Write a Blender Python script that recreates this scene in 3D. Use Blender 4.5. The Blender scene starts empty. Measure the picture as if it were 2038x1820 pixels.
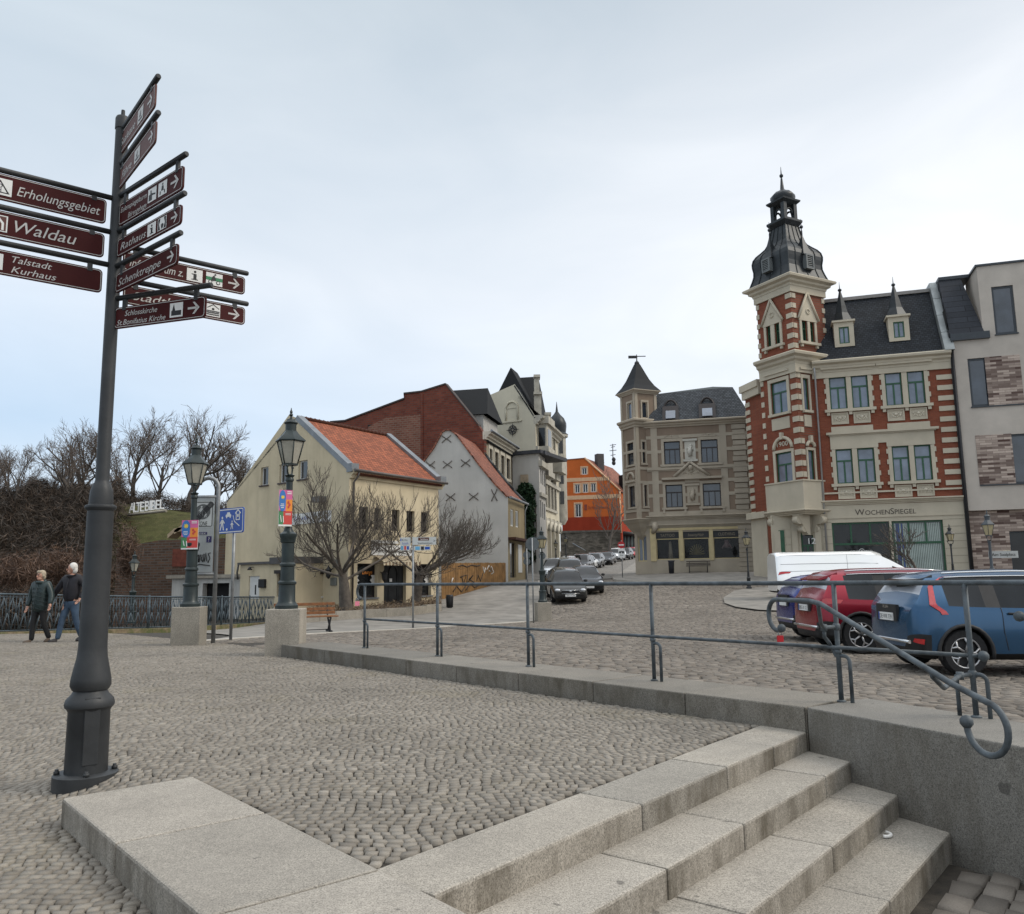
import bpy, bmesh, math, random
import numpy as np
from mathutils import Vector, Matrix
random.seed(7); np.random.seed(7)
SC = bpy.context.scene
COL = SC.collection

# ------------------------------------------------------------------ camera, sky, sun, exposure
FPX, PITCH, ROLL = 1640.0, math.radians(8.2), 0.0147     # photo units: 2038 x 1820
CAM = np.array([0.0, 0.0, 1.32])
_F = np.array([0, math.cos(PITCH), math.sin(PITCH)]); _U0 = np.array([0, -math.sin(PITCH), math.cos(PITCH)]); _R0 = np.array([1.0, 0, 0])
_R = math.cos(ROLL) * _R0 - math.sin(ROLL) * _U0
_U = math.sin(ROLL) * _R0 + math.cos(ROLL) * _U0
cam = bpy.data.cameras.new('camera'); camo = bpy.data.objects.new('camera', cam); COL.objects.link(camo)
cam.sensor_fit = 'HORIZONTAL'; cam.sensor_width = 36; cam.lens = 36 * FPX / 2038; cam.clip_start = 0.05; cam.clip_end = 3000
M4 = Matrix(((_R[0], _U[0], -_F[0], CAM[0]), (_R[1], _U[1], -_F[1], CAM[1]), (_R[2], _U[2], -_F[2], CAM[2]), (0, 0, 0, 1)))
camo.matrix_world = M4
SC.camera = camo
SUN_EL, SUN_AZ = math.radians(42), math.radians(100)      # azimuth measured to the right of straight ahead
W = bpy.data.worlds.new('World'); SC.world = W; W.use_nodes = True
nt = W.node_tree; nt.nodes.clear()
def wn(t, **k):
    n = nt.nodes.new(t)
    for a, b in k.items(): setattr(n, a, b)
    return n
wo = wn('ShaderNodeOutputWorld'); bg = wn('ShaderNodeBackground'); bg.inputs['Strength'].default_value = 0.15
sky = wn('ShaderNodeTexSky', sky_type='NISHITA', sun_disc=False, sun_elevation=SUN_EL, sun_rotation=SUN_AZ)
sky.air_density = 1.2; sky.dust_density = 2.0
tc = wn('ShaderNodeTexCoord'); sep = wn('ShaderNodeSeparateXYZ'); nt.links.new(tc.outputs['Generated'], sep.inputs[0])
def wmath(op, a, b=None, clamp=False):
    n = wn('ShaderNodeMath', operation=op, use_clamp=clamp)
    for i, x in enumerate((a, b)):
        if x is None: continue
        if isinstance(x, (int, float)): n.inputs[i].default_value = x
        else: nt.links.new(x, n.inputs[i])
    return n.outputs[0]
def wramp(x, stops):
    n = wn('ShaderNodeValToRGB'); nt.links.new(x, n.inputs[0]); e = n.color_ramp.elements
    while len(e) < len(stops): e.new(0.5)
    for i, (p, c) in enumerate(stops): e[i].position = p; e[i].color = (c[0], c[1], c[2], 1)
    return n.outputs[0]
def wmix(f, a, b):
    n = wn('ShaderNodeMix', data_type='RGBA')
    if isinstance(f, (int, float)): n.inputs[0].default_value = f
    else: nt.links.new(f, n.inputs[0])
    nt.links.new(a, n.inputs[6]); nt.links.new(b, n.inputs[7]); return n.outputs[2]
elev = wmath('MULTIPLY', sep.outputs['Z'], 1.0)
# cloud deck: thin stratus, brighter towards the hidden sun on the right, thinner and bluer low on the left; out-of-frame zenith boosted to light the scene
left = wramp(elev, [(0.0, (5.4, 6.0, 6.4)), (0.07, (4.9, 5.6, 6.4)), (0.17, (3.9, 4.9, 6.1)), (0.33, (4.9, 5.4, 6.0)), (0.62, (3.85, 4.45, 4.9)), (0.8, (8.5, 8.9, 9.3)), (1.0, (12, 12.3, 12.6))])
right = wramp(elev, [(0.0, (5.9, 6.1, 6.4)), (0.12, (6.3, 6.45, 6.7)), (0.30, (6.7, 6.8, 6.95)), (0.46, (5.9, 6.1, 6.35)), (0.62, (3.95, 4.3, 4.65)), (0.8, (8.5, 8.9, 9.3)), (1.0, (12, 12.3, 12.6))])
side = wmath('MULTIPLY_ADD', sep.outputs['X'], 0.95, ); nt.nodes[side.node.name].inputs[2].default_value = 0.47
side = wmath('MAXIMUM', wmath('MINIMUM', side, 1.0), 0.0)
mp = wn('ShaderNodeMapping'); mp.inputs['Scale'].default_value = (1.0, 1.0, 3.2); nt.links.new(tc.outputs['Generated'], mp.inputs[0])
nz = wn('ShaderNodeTexNoise'); nz.inputs['Scale'].default_value = 2.6; nz.inputs['Detail'].default_value = 6; nz.inputs['Roughness'].default_value = 0.5; nz.inputs['Distortion'].default_value = 0.6
nt.links.new(mp.outputs[0], nz.inputs['Vector'])
nzr = wramp(nz.outputs[0], [(0.28, (0.92, 0.94, 0.955)), (0.5, (1, 1, 1)), (0.72, (1.10, 1.085, 1.07))])
mul = wn('ShaderNodeMix', data_type='RGBA', blend_type='MULTIPLY'); mul.inputs[0].default_value = 1.0
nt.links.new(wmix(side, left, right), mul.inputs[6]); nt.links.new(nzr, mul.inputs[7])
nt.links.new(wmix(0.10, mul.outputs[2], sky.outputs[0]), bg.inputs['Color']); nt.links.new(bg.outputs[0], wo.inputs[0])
sl = bpy.data.lights.new('sun', 'SUN'); sl.energy = 1.5; sl.angle = math.radians(20); sl.color = (1.0, 0.92, 0.80)
so = bpy.data.objects.new('sun', sl); COL.objects.link(so)
_sd = Vector((math.sin(SUN_AZ) * math.cos(SUN_EL), math.cos(SUN_AZ) * math.cos(SUN_EL), math.sin(SUN_EL)))
so.rotation_euler = _sd.to_track_quat('Z', 'Y').to_euler(); so.location = (60, -10, 60)
SC.view_settings.view_transform = 'Standard'; SC.view_settings.look = 'None'; SC.view_settings.gamma = 1; SC.view_settings.exposure = 0.12

# ------------------------------------------------------------------ photo pixel -> place
def ray(u, v): return _F + _R * (u - 1019) / FPX + _U * (910 - v) / FPX
def G(u, v, z=0.0): d = ray(u, v); return CAM + d * ((z - CAM[2]) / d[2])
def H(u, v, Y): d = ray(u, v); return CAM + d * (Y / d[1])
def along(P0, d, u):
    # distance t along P0 + t d where the point is seen at column u
    q = np.array(P0, float) - CAM; d = np.array(d, float); k = (u - 1019) / FPX
    return (k * (q @ _F) - q @ _R) / (d @ _R - k * (d @ _F))

# ------------------------------------------------------------------ mesh helpers
class MB:
    def __init__(s): s.v = []; s.f = []; s.m = []; s.sm = []
    def add(s, vs, fs, m=0, smooth=False):
        b = len(s.v); s.v.extend([tuple(map(float, p)) for p in vs])
        for f in fs: s.f.append(tuple(i + b for i in f)); s.m.append(m); s.sm.append(smooth)
        return s
    def hexa(s, p, m=0):   # 8 points: bottom loop, top loop
        return s.add(p, [(3, 2, 1, 0), (4, 5, 6, 7), (0, 1, 5, 4), (1, 2, 6, 5), (2, 3, 7, 6), (3, 0, 4, 7)], m)
    def box(s, c, size, rz=0.0, m=0, taper=1.0):
        hx, hy, hz = size[0] / 2, size[1] / 2, size[2] / 2; cr, sr = math.cos(rz), math.sin(rz); P = []
        for z, k in ((-hz, 1.0), (hz, taper)):
            for x, y in ((-hx, -hy), (hx, -hy), (hx, hy), (-hx, hy)):
                x *= k; y *= k; P.append((c[0] + x * cr - y * sr, c[1] + x * sr + y * cr, c[2] + z))
        return s.hexa(P, m)
    def prism(s, poly, z0, z1, m=0):
        n = len(poly); P = [(x, y, z0) for x, y in poly] + [(x, y, z1) for x, y in poly]
        return s.add(P, [tuple(range(n - 1, -1, -1)), tuple(range(n, 2 * n))] + [(i, (i + 1) % n, n + (i + 1) % n, n + i) for i in range(n)], m)
    def extr(s, pts, d, m=0):   # planar 3-D polygon pushed along d
        n = len(pts); d = np.array(d); P = [tuple(np.array(p)) for p in pts] + [tuple(np.array(p) + d) for p in pts]
        return s.add(P, [tuple(range(n)), tuple(range(2 * n - 1, n - 1, -1))] + [(i, n + i, n + (i + 1) % n, (i + 1) % n) for i in range(n)], m)
    def tube(s, pts, r, n=8, m=0, cap=True, smooth=True):
        pts = [np.array(p, float) for p in pts]; k = len(pts)
        rs = [r] * k if np.isscalar(r) else list(r)
        ring = []; ref = None
        for i in range(k):
            t = pts[min(i + 1, k - 1)] - pts[max(i - 1, 0)]; t = t / (np.linalg.norm(t) + 1e-12)
            if ref is None: ref = np.array([0, 0, 1.0]) if abs(t[2]) < 0.9 else np.array([1.0, 0, 0])
            a = np.cross(t, ref); na = np.linalg.norm(a)
            if na < 1e-6: ref = np.array([1.0, 0.3, 0.2]); a = np.cross(t, ref); na = np.linalg.norm(a)
            a /= na; b = np.cross(a, t); ref = b
            ring.append([pts[i] + rs[i] * (math.cos(2 * math.pi * j / n) * a + math.sin(2 * math.pi * j / n) * b) for j in range(n)])
        V = [p for rg in ring for p in rg]
        Fs = [(i * n + j, i * n + (j + 1) % n, (i + 1) * n + (j + 1) % n, (i + 1) * n + j) for i in range(k - 1) for j in range(n)]
        s.add(V, Fs, m, smooth)
        if cap:
            b = len(s.v) - len(V); s.f.append(tuple(b + j for j in range(n - 1, -1, -1))); s.f.append(tuple(b + (k - 1) * n + j for j in range(n))); s.m += [m, m]; s.sm += [False, False]
        return s
    def lathe(s, prof, c=(0, 0, 0), n=20, m=0, smooth=True, rot=0.0, sx=1.0):   # prof: (radius, z) from bottom to top
        k = len(prof); V = []
        for r, z in prof:
            for j in range(n):
                a = 2 * math.pi * j / n + rot; V.append((c[0] + sx * r * math.cos(a), c[1] + r * math.sin(a), c[2] + z))
        Fs = [(i * n + j, i * n + (j + 1) % n, (i + 1) * n + (j + 1) % n, (i + 1) * n + j) for i in range(k - 1) for j in range(n)]
        s.add(V, Fs, m, smooth)
        b = len(s.v) - len(V); s.f.append(tuple(b + j for j in range(n - 1, -1, -1))); s.f.append(tuple(b + (k - 1) * n + j for j in range(n))); s.m += [m, m]; s.sm += [False, False]
        return s
    def ball(s, c, r, n=10, m=0, sc=(1, 1, 1)):
        V = []; Fs = []
        for i in range(n // 2 + 1):
            ph = math.pi * i / (n // 2)
            for j in range(n):
                a = 2 * math.pi * j / n
                V.append((c[0] + sc[0] * r * math.sin(ph) * math.cos(a), c[1] + sc[1] * r * math.sin(ph) * math.sin(a), c[2] - sc[2] * r * math.cos(ph)))
        for i in range(n // 2):
            for j in range(n): Fs.append((i * n + j, i * n + (j + 1) % n, (i + 1) * n + (j + 1) % n, (i + 1) * n + j))
        return s.add(V, Fs, m, True)
    def build(s, name, mats, parent=None, bevel=0.0, sharp=None, weld=False):
        off = np.zeros(3); p = parent
        while p is not None: off += np.array(p.location); p = p.parent
        me = bpy.data.meshes.new(name); me.from_pydata([(x - off[0], y - off[1], z - off[2]) for x, y, z in s.v], [], s.f)
        if not isinstance(mats, (list, tuple)): mats = [mats]
        for q in mats: me.materials.append(q)
        me.polygons.foreach_set('material_index', s.m); me.polygons.foreach_set('use_smooth', s.sm)
        if weld:
            bm = bmesh.new(); bm.from_mesh(me); bmesh.ops.remove_doubles(bm, verts=bm.verts, dist=0.0005); bm.to_mesh(me); bm.free()
        me.update()
        if sharp: me.set_sharp_from_angle(angle=math.radians(sharp))
        o = bpy.data.objects.new(name, me); COL.objects.link(o)
        if parent is not None: o.parent = parent
        if bevel > 0:
            b = o.modifiers.new('bevel', 'BEVEL'); b.width = bevel; b.segments = 2; b.limit_method = 'ANGLE'; b.angle_limit = math.radians(40)
        return o

def tag(o, label=None, cat=None, group=None, kind=None):
    if label: o['label'] = label
    if cat: o['category'] = cat
    if group: o['group'] = group
    if kind: o['kind'] = kind
    return o
def thing(name, label, cat, loc=(0, 0, 0), group=None):
    o = bpy.data.objects.new(name, None); COL.objects.link(o); o.location = tuple(map(float, loc)); o.empty_display_size = 0.2
    return tag(o, label, cat, group)
def dup(root, loc, rz=0.0, label=None, scale=None):
    def cp(o, par):
        c = o.copy(); COL.objects.link(c); c.parent = par
        for ch in kids.get(o, []): cp(ch, c)
        return c
    kids = {}
    for o in COL.objects:
        if o.parent is not None: kids.setdefault(o.parent, []).append(o)
    c = cp(root, None); c.location = tuple(map(float, loc)); c.rotation_euler = (0, 0, rz)
    if label: c['label'] = label
    if scale: c.scale = (scale,) * 3
    return c
_tx = {}
def text_geo(t, size, shear=0.0, width=None, bold=0.0):
    k = (t, shear, bold)
    if k not in _tx:
        cu = bpy.data.curves.new('t', 'FONT'); cu.body = t; cu.size = 1.0; cu.shear = shear; cu.offset = bold; cu.align_x = 'LEFT'; cu.resolution_u = 3; cu.extrude = 0.0
        ob = bpy.data.objects.new('t', cu); COL.objects.link(ob)
        me = bpy.data.meshes.new_from_object(ob.evaluated_get(bpy.context.evaluated_depsgraph_get()))
        _tx[k] = ([tuple(v.co) for v in me.vertices], [tuple(p.vertices) for p in me.polygons])
        bpy.data.objects.remove(ob); bpy.data.curves.remove(cu); bpy.data.meshes.remove(me)
    V, Fs = _tx[k]
    x0 = min(v[0] for v in V); x1 = max(v[0] for v in V); sx = size if width is None else width / (x1 - x0)
    return [((v[0] - x0) * sx, v[1] * size) for v in V], Fs, (x1 - x0) * sx
def put_text(mb, t, O, ex, ey, size, shear=0.0, width=None, m=0, center=False, bold=0.0, thick=0.0):
    V, Fs, w = text_geo(t, size, shear, width, bold); O = np.array(O, float); ex = np.array(ex, float); ey = np.array(ey, float); n = np.cross(ex, ey)
    dx = -w / 2 if center else 0
    mb.add([O + ex * (x + dx) + ey * y + n * thick for x, y in V], Fs, m)
    if thick > 0:
        mb.add([O + ex * (x + dx) + ey * y for x, y in V], [f[::-1] for f in Fs], m)
        cnt = {}
        for f in Fs:
            for i in range(len(f)):
                e = (f[i], f[(i + 1) % len(f)]); cnt[e] = cnt.get(e, 0) + 1
        for (a, b) in list(cnt):
            if (b, a) not in cnt:
                pa = O + ex * (V[a][0] + dx) + ey * V[a][1]; pb = O + ex * (V[b][0] + dx) + ey * V[b][1]
                mb.add([pa, pb, pb + n * thick, pa + n * thick], [(0, 3, 2, 1)], m)
    return w

# ------------------------------------------------------------------ materials
def _srgb(c): return tuple((x / 12.92 if x <= 0.04045 else ((x + 0.055) / 1.055) ** 2.4) for x in c)
class NT:
    def __init__(s, name):
        s.mat = bpy.data.materials.new(name); s.mat.use_nodes = True; s.t = s.mat.node_tree; s.b = s.t.nodes['Principled BSDF']; s.tc = None
    def n(s, t, **k):
        x = s.t.nodes.new(t)
        for a, b in k.items(): setattr(x, a, b)
        return x
    def l(s, a, b): s.t.links.new(a, b)
    def co(s, kind='Object', scale=(1, 1, 1)):
        if s.tc is None: s.tc = s.n('ShaderNodeTexCoord')
        m = s.n('ShaderNodeMapping'); m.inputs['Scale'].default_value = scale; s.l(s.tc.outputs[kind], m.inputs[0]); return m.outputs[0]
    def noise(s, scale, detail=4, rough=0.55, vec=None, dist=0.0):
        x = s.n('ShaderNodeTexNoise'); x.inputs['Scale'].default_value = scale; x.inputs['Detail'].default_value = detail; x.inputs['Roughness'].default_value = rough; x.inputs['Distortion'].default_value = dist
        s.l(vec if vec is not None else s.co(), x.inputs['Vector']); return x.outputs[0]
    def ramp(s, f, stops):
        x = s.n('ShaderNodeValToRGB'); s.l(f, x.inputs[0]); e = x.color_ramp.elements
        while len(e) < len(stops): e.new(0.5)
        for i, (p, c) in enumerate(stops):
            c = (c, c, c) if np.isscalar(c) else c; e[i].position = p; e[i].color = (c[0], c[1], c[2], 1)
        return x.outputs[0]
    def mix(s, f, a, b, mode='MIX'):
        x = s.n('ShaderNodeMix', data_type='RGBA', blend_type=mode)
        for i, q in ((0, f), (6, a), (7, b)):
            if np.isscalar(q): x.inputs[i].default_value = q
            elif isinstance(q, tuple): x.inputs[i].default_value = (q[0], q[1], q[2], 1)
            else: s.l(q, x.inputs[i])
        return x.outputs[2]
    def mth(s, op, a, b=0.0):
        x = s.n('ShaderNodeMath', operation=op)
        for i, q in enumerate((a, b)):
            if np.isscalar(q): x.inputs[i].default_value = q
            else: s.l(q, x.inputs[i])
        return x.outputs[0]
    def bump(s, h, strength=0.3, dist=0.02, prev=None):
        x = s.n('ShaderNodeBump'); x.inputs['Strength'].default_value = strength; x.inputs['Distance'].default_value = dist; s.l(h, x.inputs['Height'])
        if prev is not None: s.l(prev, x.inputs['Normal'])
        return x.outputs[0]
    def done(s, col=None, rough=0.8, nrm=None, metal=0.0, spec=0.5, coat=0.0):
        if col is not None:
            if isinstance(col, tuple): s.b.inputs['Base Color'].default_value = (col[0], col[1], col[2], 1)
            else: s.l(col, s.b.inputs['Base Color'])
        if np.isscalar(rough): s.b.inputs['Roughness'].default_value = rough
        else: s.l(rough, s.b.inputs['Roughness'])
        if nrm is not None: s.l(nrm, s.b.inputs['Normal'])
        s.b.inputs['Metallic'].default_value = metal; s.b.inputs['Specular IOR Level'].default_value = spec; s.b.inputs['Coat Weight'].default_value = coat; s.b.inputs['Coat Roughness'].default_value = 0.05
        return s.mat
MATS = {}
def plain(name, c, rough=0.6, var=0.15, scale=3.0, bump=0.0, metal=0.0, spec=0.4, coat=0.0, bscale=60.0):
    if name in MATS: return MATS[name]
    t = NT(name); n1 = t.noise(scale, 5); c = tuple(c)
    lo = tuple(x * (1 - var) for x in c); hi = tuple(min(1, x * (1 + var)) for x in c)
    col = t.ramp(n1, [(0.3, lo), (0.7, hi)])
    nb = t.bump(t.noise(bscale, 3), bump, 0.01) if bump > 0 else None
    MATS[name] = t.done(col, rough, nb, metal, spec, coat); return MATS[name]
def render_wall(name, c, stain=0.35, streak=(0.5, 0.5, 0.5), grain=90.0, bump=0.25, patch=0.6):
    # rendered/plastered masonry: mottling, faint vertical rain streaks, fine grain
    t = NT(name); v = t.co(); big = t.noise(patch, 5, 0.6, v); st = t.noise(1.2, 4, 0.6, t.co('Object', (1.6, 1.6, 0.12)))
    a = t.ramp(big, [(0.3, tuple(x * 0.86 for x in c)), (0.68, tuple(min(1, x * 1.08) for x in c))])
    m = t.ramp(st, [(0.45, 0.0), (0.75, stain)])
    col = t.mix(m, a, tuple(x * y for x, y in zip(c, streak)))
    g = t.noise(grain, 3, 0.6, v); col = t.mix(0.25, col, t.ramp(g, [(0.3, 0.55), (0.7, 1.0)]), 'MULTIPLY')
    MATS[name] = t.done(col, 0.9, t.bump(g, bump, 0.01), 0, 0.2); return MATS[name]
def brick(name, c1, c2, mortar, w=0.25, h=0.075, ms=0.012, axis=0.0, bump=0.4, var=0.5, offset=0.5, mott=0.5):
    # courses run horizontally: vector = (x cos + y sin, z)
    t = NT(name); tc = t.n('ShaderNodeTexCoord'); sp = t.n('ShaderNodeSeparateXYZ'); t.l(tc.outputs['Object'], sp.inputs[0])
    hx = t.mth('ADD', t.mth('MULTIPLY', sp.outputs[0], math.cos(axis)), t.mth('MULTIPLY', sp.outputs[1], math.sin(axis)))
    cb = t.n('ShaderNodeCombineXYZ'); t.l(hx, cb.inputs[0]); t.l(sp.outputs[2], cb.inputs[1])
    b = t.n('ShaderNodeTexBrick'); b.offset = offset; b.inputs['Scale'].default_value = 1.0; b.inputs['Brick Width'].default_value = w; b.inputs['Row Height'].default_value = h; b.inputs['Mortar Size'].default_value = ms; b.inputs['Mortar Smooth'].default_value = 0.2
    b.inputs['Bias'].default_value = 0.0
    b.inputs['Color1'].default_value = (*c1, 1); b.inputs['Color2'].default_value = (*c2, 1); b.inputs['Mortar'].default_value = (*mortar, 1)
    t.l(cb.outputs[0], b.inputs['Vector'])
    big = t.noise(0.8, 5, 0.6, tc.outputs['Object']); fine = t.noise(14, 4, 0.6, tc.outputs['Object'])
    col = t.mix(mott, b.outputs['Color'], t.ramp(big, [(0.3, 0.55), (0.7, 1.15)]), 'MULTIPLY')
    col = t.mix(0.35, col, t.ramp(fine, [(0.3, 0.6), (0.7, 1.1)]), 'MULTIPLY')
    MATS[name] = t.done(col, 0.85, t.bump(b.outputs['Fac'], -bump, 0.01), 0, 0.25); return MATS[name]
# ------------------------------------------------------------------ ground heights
_cp = []
for u, v, Y in [(635,1260,24),(620,1243,34),(822,1251,30),(1090,1237,36),(1130,1227,37),(692,1212,40),(872,1195,46),(1011,1158,55),(1167,1140,77),(1190,1129,92),(1210,1123,97),(1230,1118,101),(1250,1114,110),(1262,1109.5,115),(1180,1110,122),(1270,1106,124),
                (1265,1145,62.5),(1514,1140,60.4),(1492,1171,47),(1180,1160,62),(375,1286,17.2),(1220,1153,57)]:
    p = H(u, v, Y); _cp.append((p[0], p[1], p[2]))
_cp += [(-10,18.8,0),(-20,20,-.05),(-3.9,14.45,.02),(-16,24,-.1),(2,10,.10),(-2,14.5,.10),(0,17,0.02),(4.5,7.5,.05),(6,12.4,-.27),(9,11.5,-.30),(7,20,-.27),(14,18,-.3),(7,15.5,-.27),(3,20,-.1),(12,30,-.2),
        (20,40,.25),(26,46,.5),(19,50,.75),(4,28,-.2),(6,38,-.1),(30,25,-.3),(13,38.5,-.08),(18,38,-.08),(-24,34,-1.4),(-30,45,-2.2),(-40,60,-2.2),(-60,30,-2),(60,40,.3),(40,60,1.0),(-5,70,2.2),(-2,100,3.6),(40,110,4.5),(10,170,6),(-40,120,0),(60,0,-.3),(8,3,-.05),(-60,120,0),(70,130,4),(-30,18,-.3),(-14,38,-.9)]
_cp = np.array(_cp)
def _k(d2): return np.where(d2 > 1e-9, 0.5 * d2 * np.log(np.maximum(d2, 1e-9)), 0.0)
_n = len(_cp); _d2 = ((_cp[:, None, :2] - _cp[None, :, :2]) ** 2).sum(-1) / 400.0
_A = np.zeros((_n + 3, _n + 3)); _A[:_n, :_n] = _k(_d2) + np.eye(_n) * 0.02; _Q = np.c_[np.ones(_n), _cp[:, :2] / 20]; _A[:_n, _n:] = _Q; _A[_n:, :_n] = _Q.T
_w = np.linalg.solve(_A, np.r_[_cp[:, 2], 0, 0, 0])
def terr(x, y):
    x = np.asarray(x, float); y = np.asarray(y, float); d2 = ((x[..., None] - _cp[:, 0]) ** 2 + (y[..., None] - _cp[:, 1]) ** 2) / 400.0
    return _k(d2) @ _w[:_n] + _w[_n] + _w[_n + 1] * x / 20 + _w[_n + 2] * y / 20
def sst(x, a, b): t = np.clip((x - a) / (b - a), 0, 1); return t * t * (3 - 2 * t)
W0 = np.array([-4.05, 14.6]); W1 = np.array([2.42, 7.10]); WD = (W1 - W0) / np.linalg.norm(W1 - W0); WN = np.array([-WD[1], WD[0]])   # WN points behind the wall
W2 = np.array([4.42, 2.90]); WD2 = (W2 - W1) / np.linalg.norm(W2 - W1); WN2 = np.array([-WD2[1], WD2[0]])
CHK_A = np.array([-2.80, 5.31]); CD = np.array([0.645, -0.764]); CN = np.array([0.764, 0.645]); CW = 0.80       # cheek slabs: left edge, run, to the right
SE = np.array([0.628, 0.778]); SN = np.array([0.778, -0.628]); NOSE = [-2.59, -2.19, -1.81, -1.44]; STEPZ = [0.0, -0.155, -0.31, -0.465]; LOWZ = -0.62
def plaza_z(x, y):
    x = np.asarray(x, float); y = np.asarray(y, float)
    dr = CW - ((x - CHK_A[0]) * CN[0] + (y - CHK_A[1]) * CN[1])
    a = -0.15 * sst(dr, 0.0, 0.9) * (1 - sst(y, 6.3, 11.0)) - 0.05 * sst(4.0 - y, 0, 4)*sst(dr,0.0,.9)
    b = sst(y, 14.2, 20.0)
    return a * (1 - b) + terr(x, y) * b
def behind_wall(x, y, off=0.4):
    s1 = (x - W0[0]) * WN[0] + (y - W0[1]) * WN[1] > off; s2 = (x - W1[0]) * WN2[0] + (y - W1[1]) * WN2[1] > off
    al = (x - W0[0]) * WD[0] + (y - W0[1]) * WD[1]
    return (s1 | s2) & (al > 0.02)
def in_pit(x, y, off=0.0):
    n = x * SN[0] + y * SN[1]; dr = (x - CHK_A[0]) * CN[0] + (y - CHK_A[1]) * CN[1]
    w1 = (x - W0[0]) * WN[0] + (y - W0[1]) * WN[1]; w2 = (x - W1[0]) * WN2[0] + (y - W1[1]) * WN2[1]
    return (n > NOSE[0] - 0.2 + off) & (dr > CW - 0.4 + off) & (w1 < 0.4 - off) & (w2 < 0.4 - off)
def ground(x, y):
    x = np.asarray(x, float); y = np.asarray(y, float)
    g = np.where(behind_wall(x, y), terr(x, y), plaza_z(x, y))
    return np.where(in_pit(x, y), -0.80, g)
def gz(x, y): return float(ground(np.array(x), np.array(y)))
def tz(x, y): return float(terr(np.array(x), np.array(y)))
def GT(u, v, y0=4.0, y1=160.0):
    # where the photo pixel's ray meets the road
    d = ray(u, v); last = None
    for Y in np.geomspace(y0, y1, 1500):
        p = CAM + d * (Y / d[1])
        if p[2] <= tz(p[0], p[1]): return p
    return CAM + d * (y1 / d[1])

# ------------------------------------------------------------------ ground materials
def stone_mat(name, stops, grain=160.0, bump=0.25, moss=None, rough=0.85):
    t = NT(name); at = t.n('ShaderNodeAttribute'); at.attribute_name = 'tint'; v = t.co()
    c = t.ramp(at.outputs['Fac'], stops); g = t.noise(grain, 3, 0.65, v); big = t.noise(0.45, 5, 0.6, v)
    c = t.mix(0.7, c, t.ramp(g, [(0.3, 0.62), (0.72, 1.12)]), 'MULTIPLY'); c = t.mix(0.75, c, t.ramp(big, [(0.3, 0.72), (0.5, 1.0), (0.72, 1.14)]), 'MULTIPLY')
    if moss: c = t.mix(t.mth('MULTIPLY', t.ramp(t.noise(0.7, 5, 0.65, v), [(0.55, 0.0), (0.75, 1.0)]), 0.35), c, moss)
    MATS[name] = t.done(c, rough, t.bump(t.noise(grain * .35, 4, 0.6, v), bump, 0.006), 0, 0.3); return MATS[name]
M_SETT = stone_mat('small_sett_stone', [(0.0, (0.160, 0.140, 0.116)), (0.5, (0.245, 0.219, 0.184)), (1.0, (0.340, 0.306, 0.260))], moss=(0.19, 0.16, 0.085))
M_ROAD = stone_mat('road_cobble_stone', [(0.0, (0.115, 0.097, 0.080)), (0.5, (0.195, 0.170, 0.143)), (1.0, (0.30, 0.265, 0.225))], 120)
M_LOWP = stone_mat('lower_paving_stone', [(0.0, (0.06, 0.056, 0.052)), (0.5, (0.15, 0.132, 0.112)), (1.0, (0.25, 0.222, 0.19))], 120)
t = NT('joint_dirt'); M_DIRT = t.done(t.ramp(t.noise(9, 5), [(0.3, (0.02, 0.017, 0.013)), (0.7, (0.06, 0.05, 0.038))]), 0.95, t.bump(t.noise(120, 3), 0.5, 0.01))
t = NT('far_cobbles'); vo = t.n('ShaderNodeTexVoronoi', feature='DISTANCE_TO_EDGE'); vo.inputs['Scale'].default_value = 6.0; t.l(t.co('Object', (1, 0.8, 1)), vo.inputs['Vector'])
_c = t.ramp(t.noise(0.25, 5, 0.6), [(0.3, (0.17, 0.158, 0.142)), (0.7, (0.25, 0.23, 0.205))]); _c = t.mix(t.ramp(vo.outputs['Distance'], [(0.02, 1.0), (0.12, 0.0)]), _c, (0.085, 0.078, 0.068))
M_FAR = t.done(_c, 0.85, t.bump(vo.outputs['Distance'], 0.4, 0.03))
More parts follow.
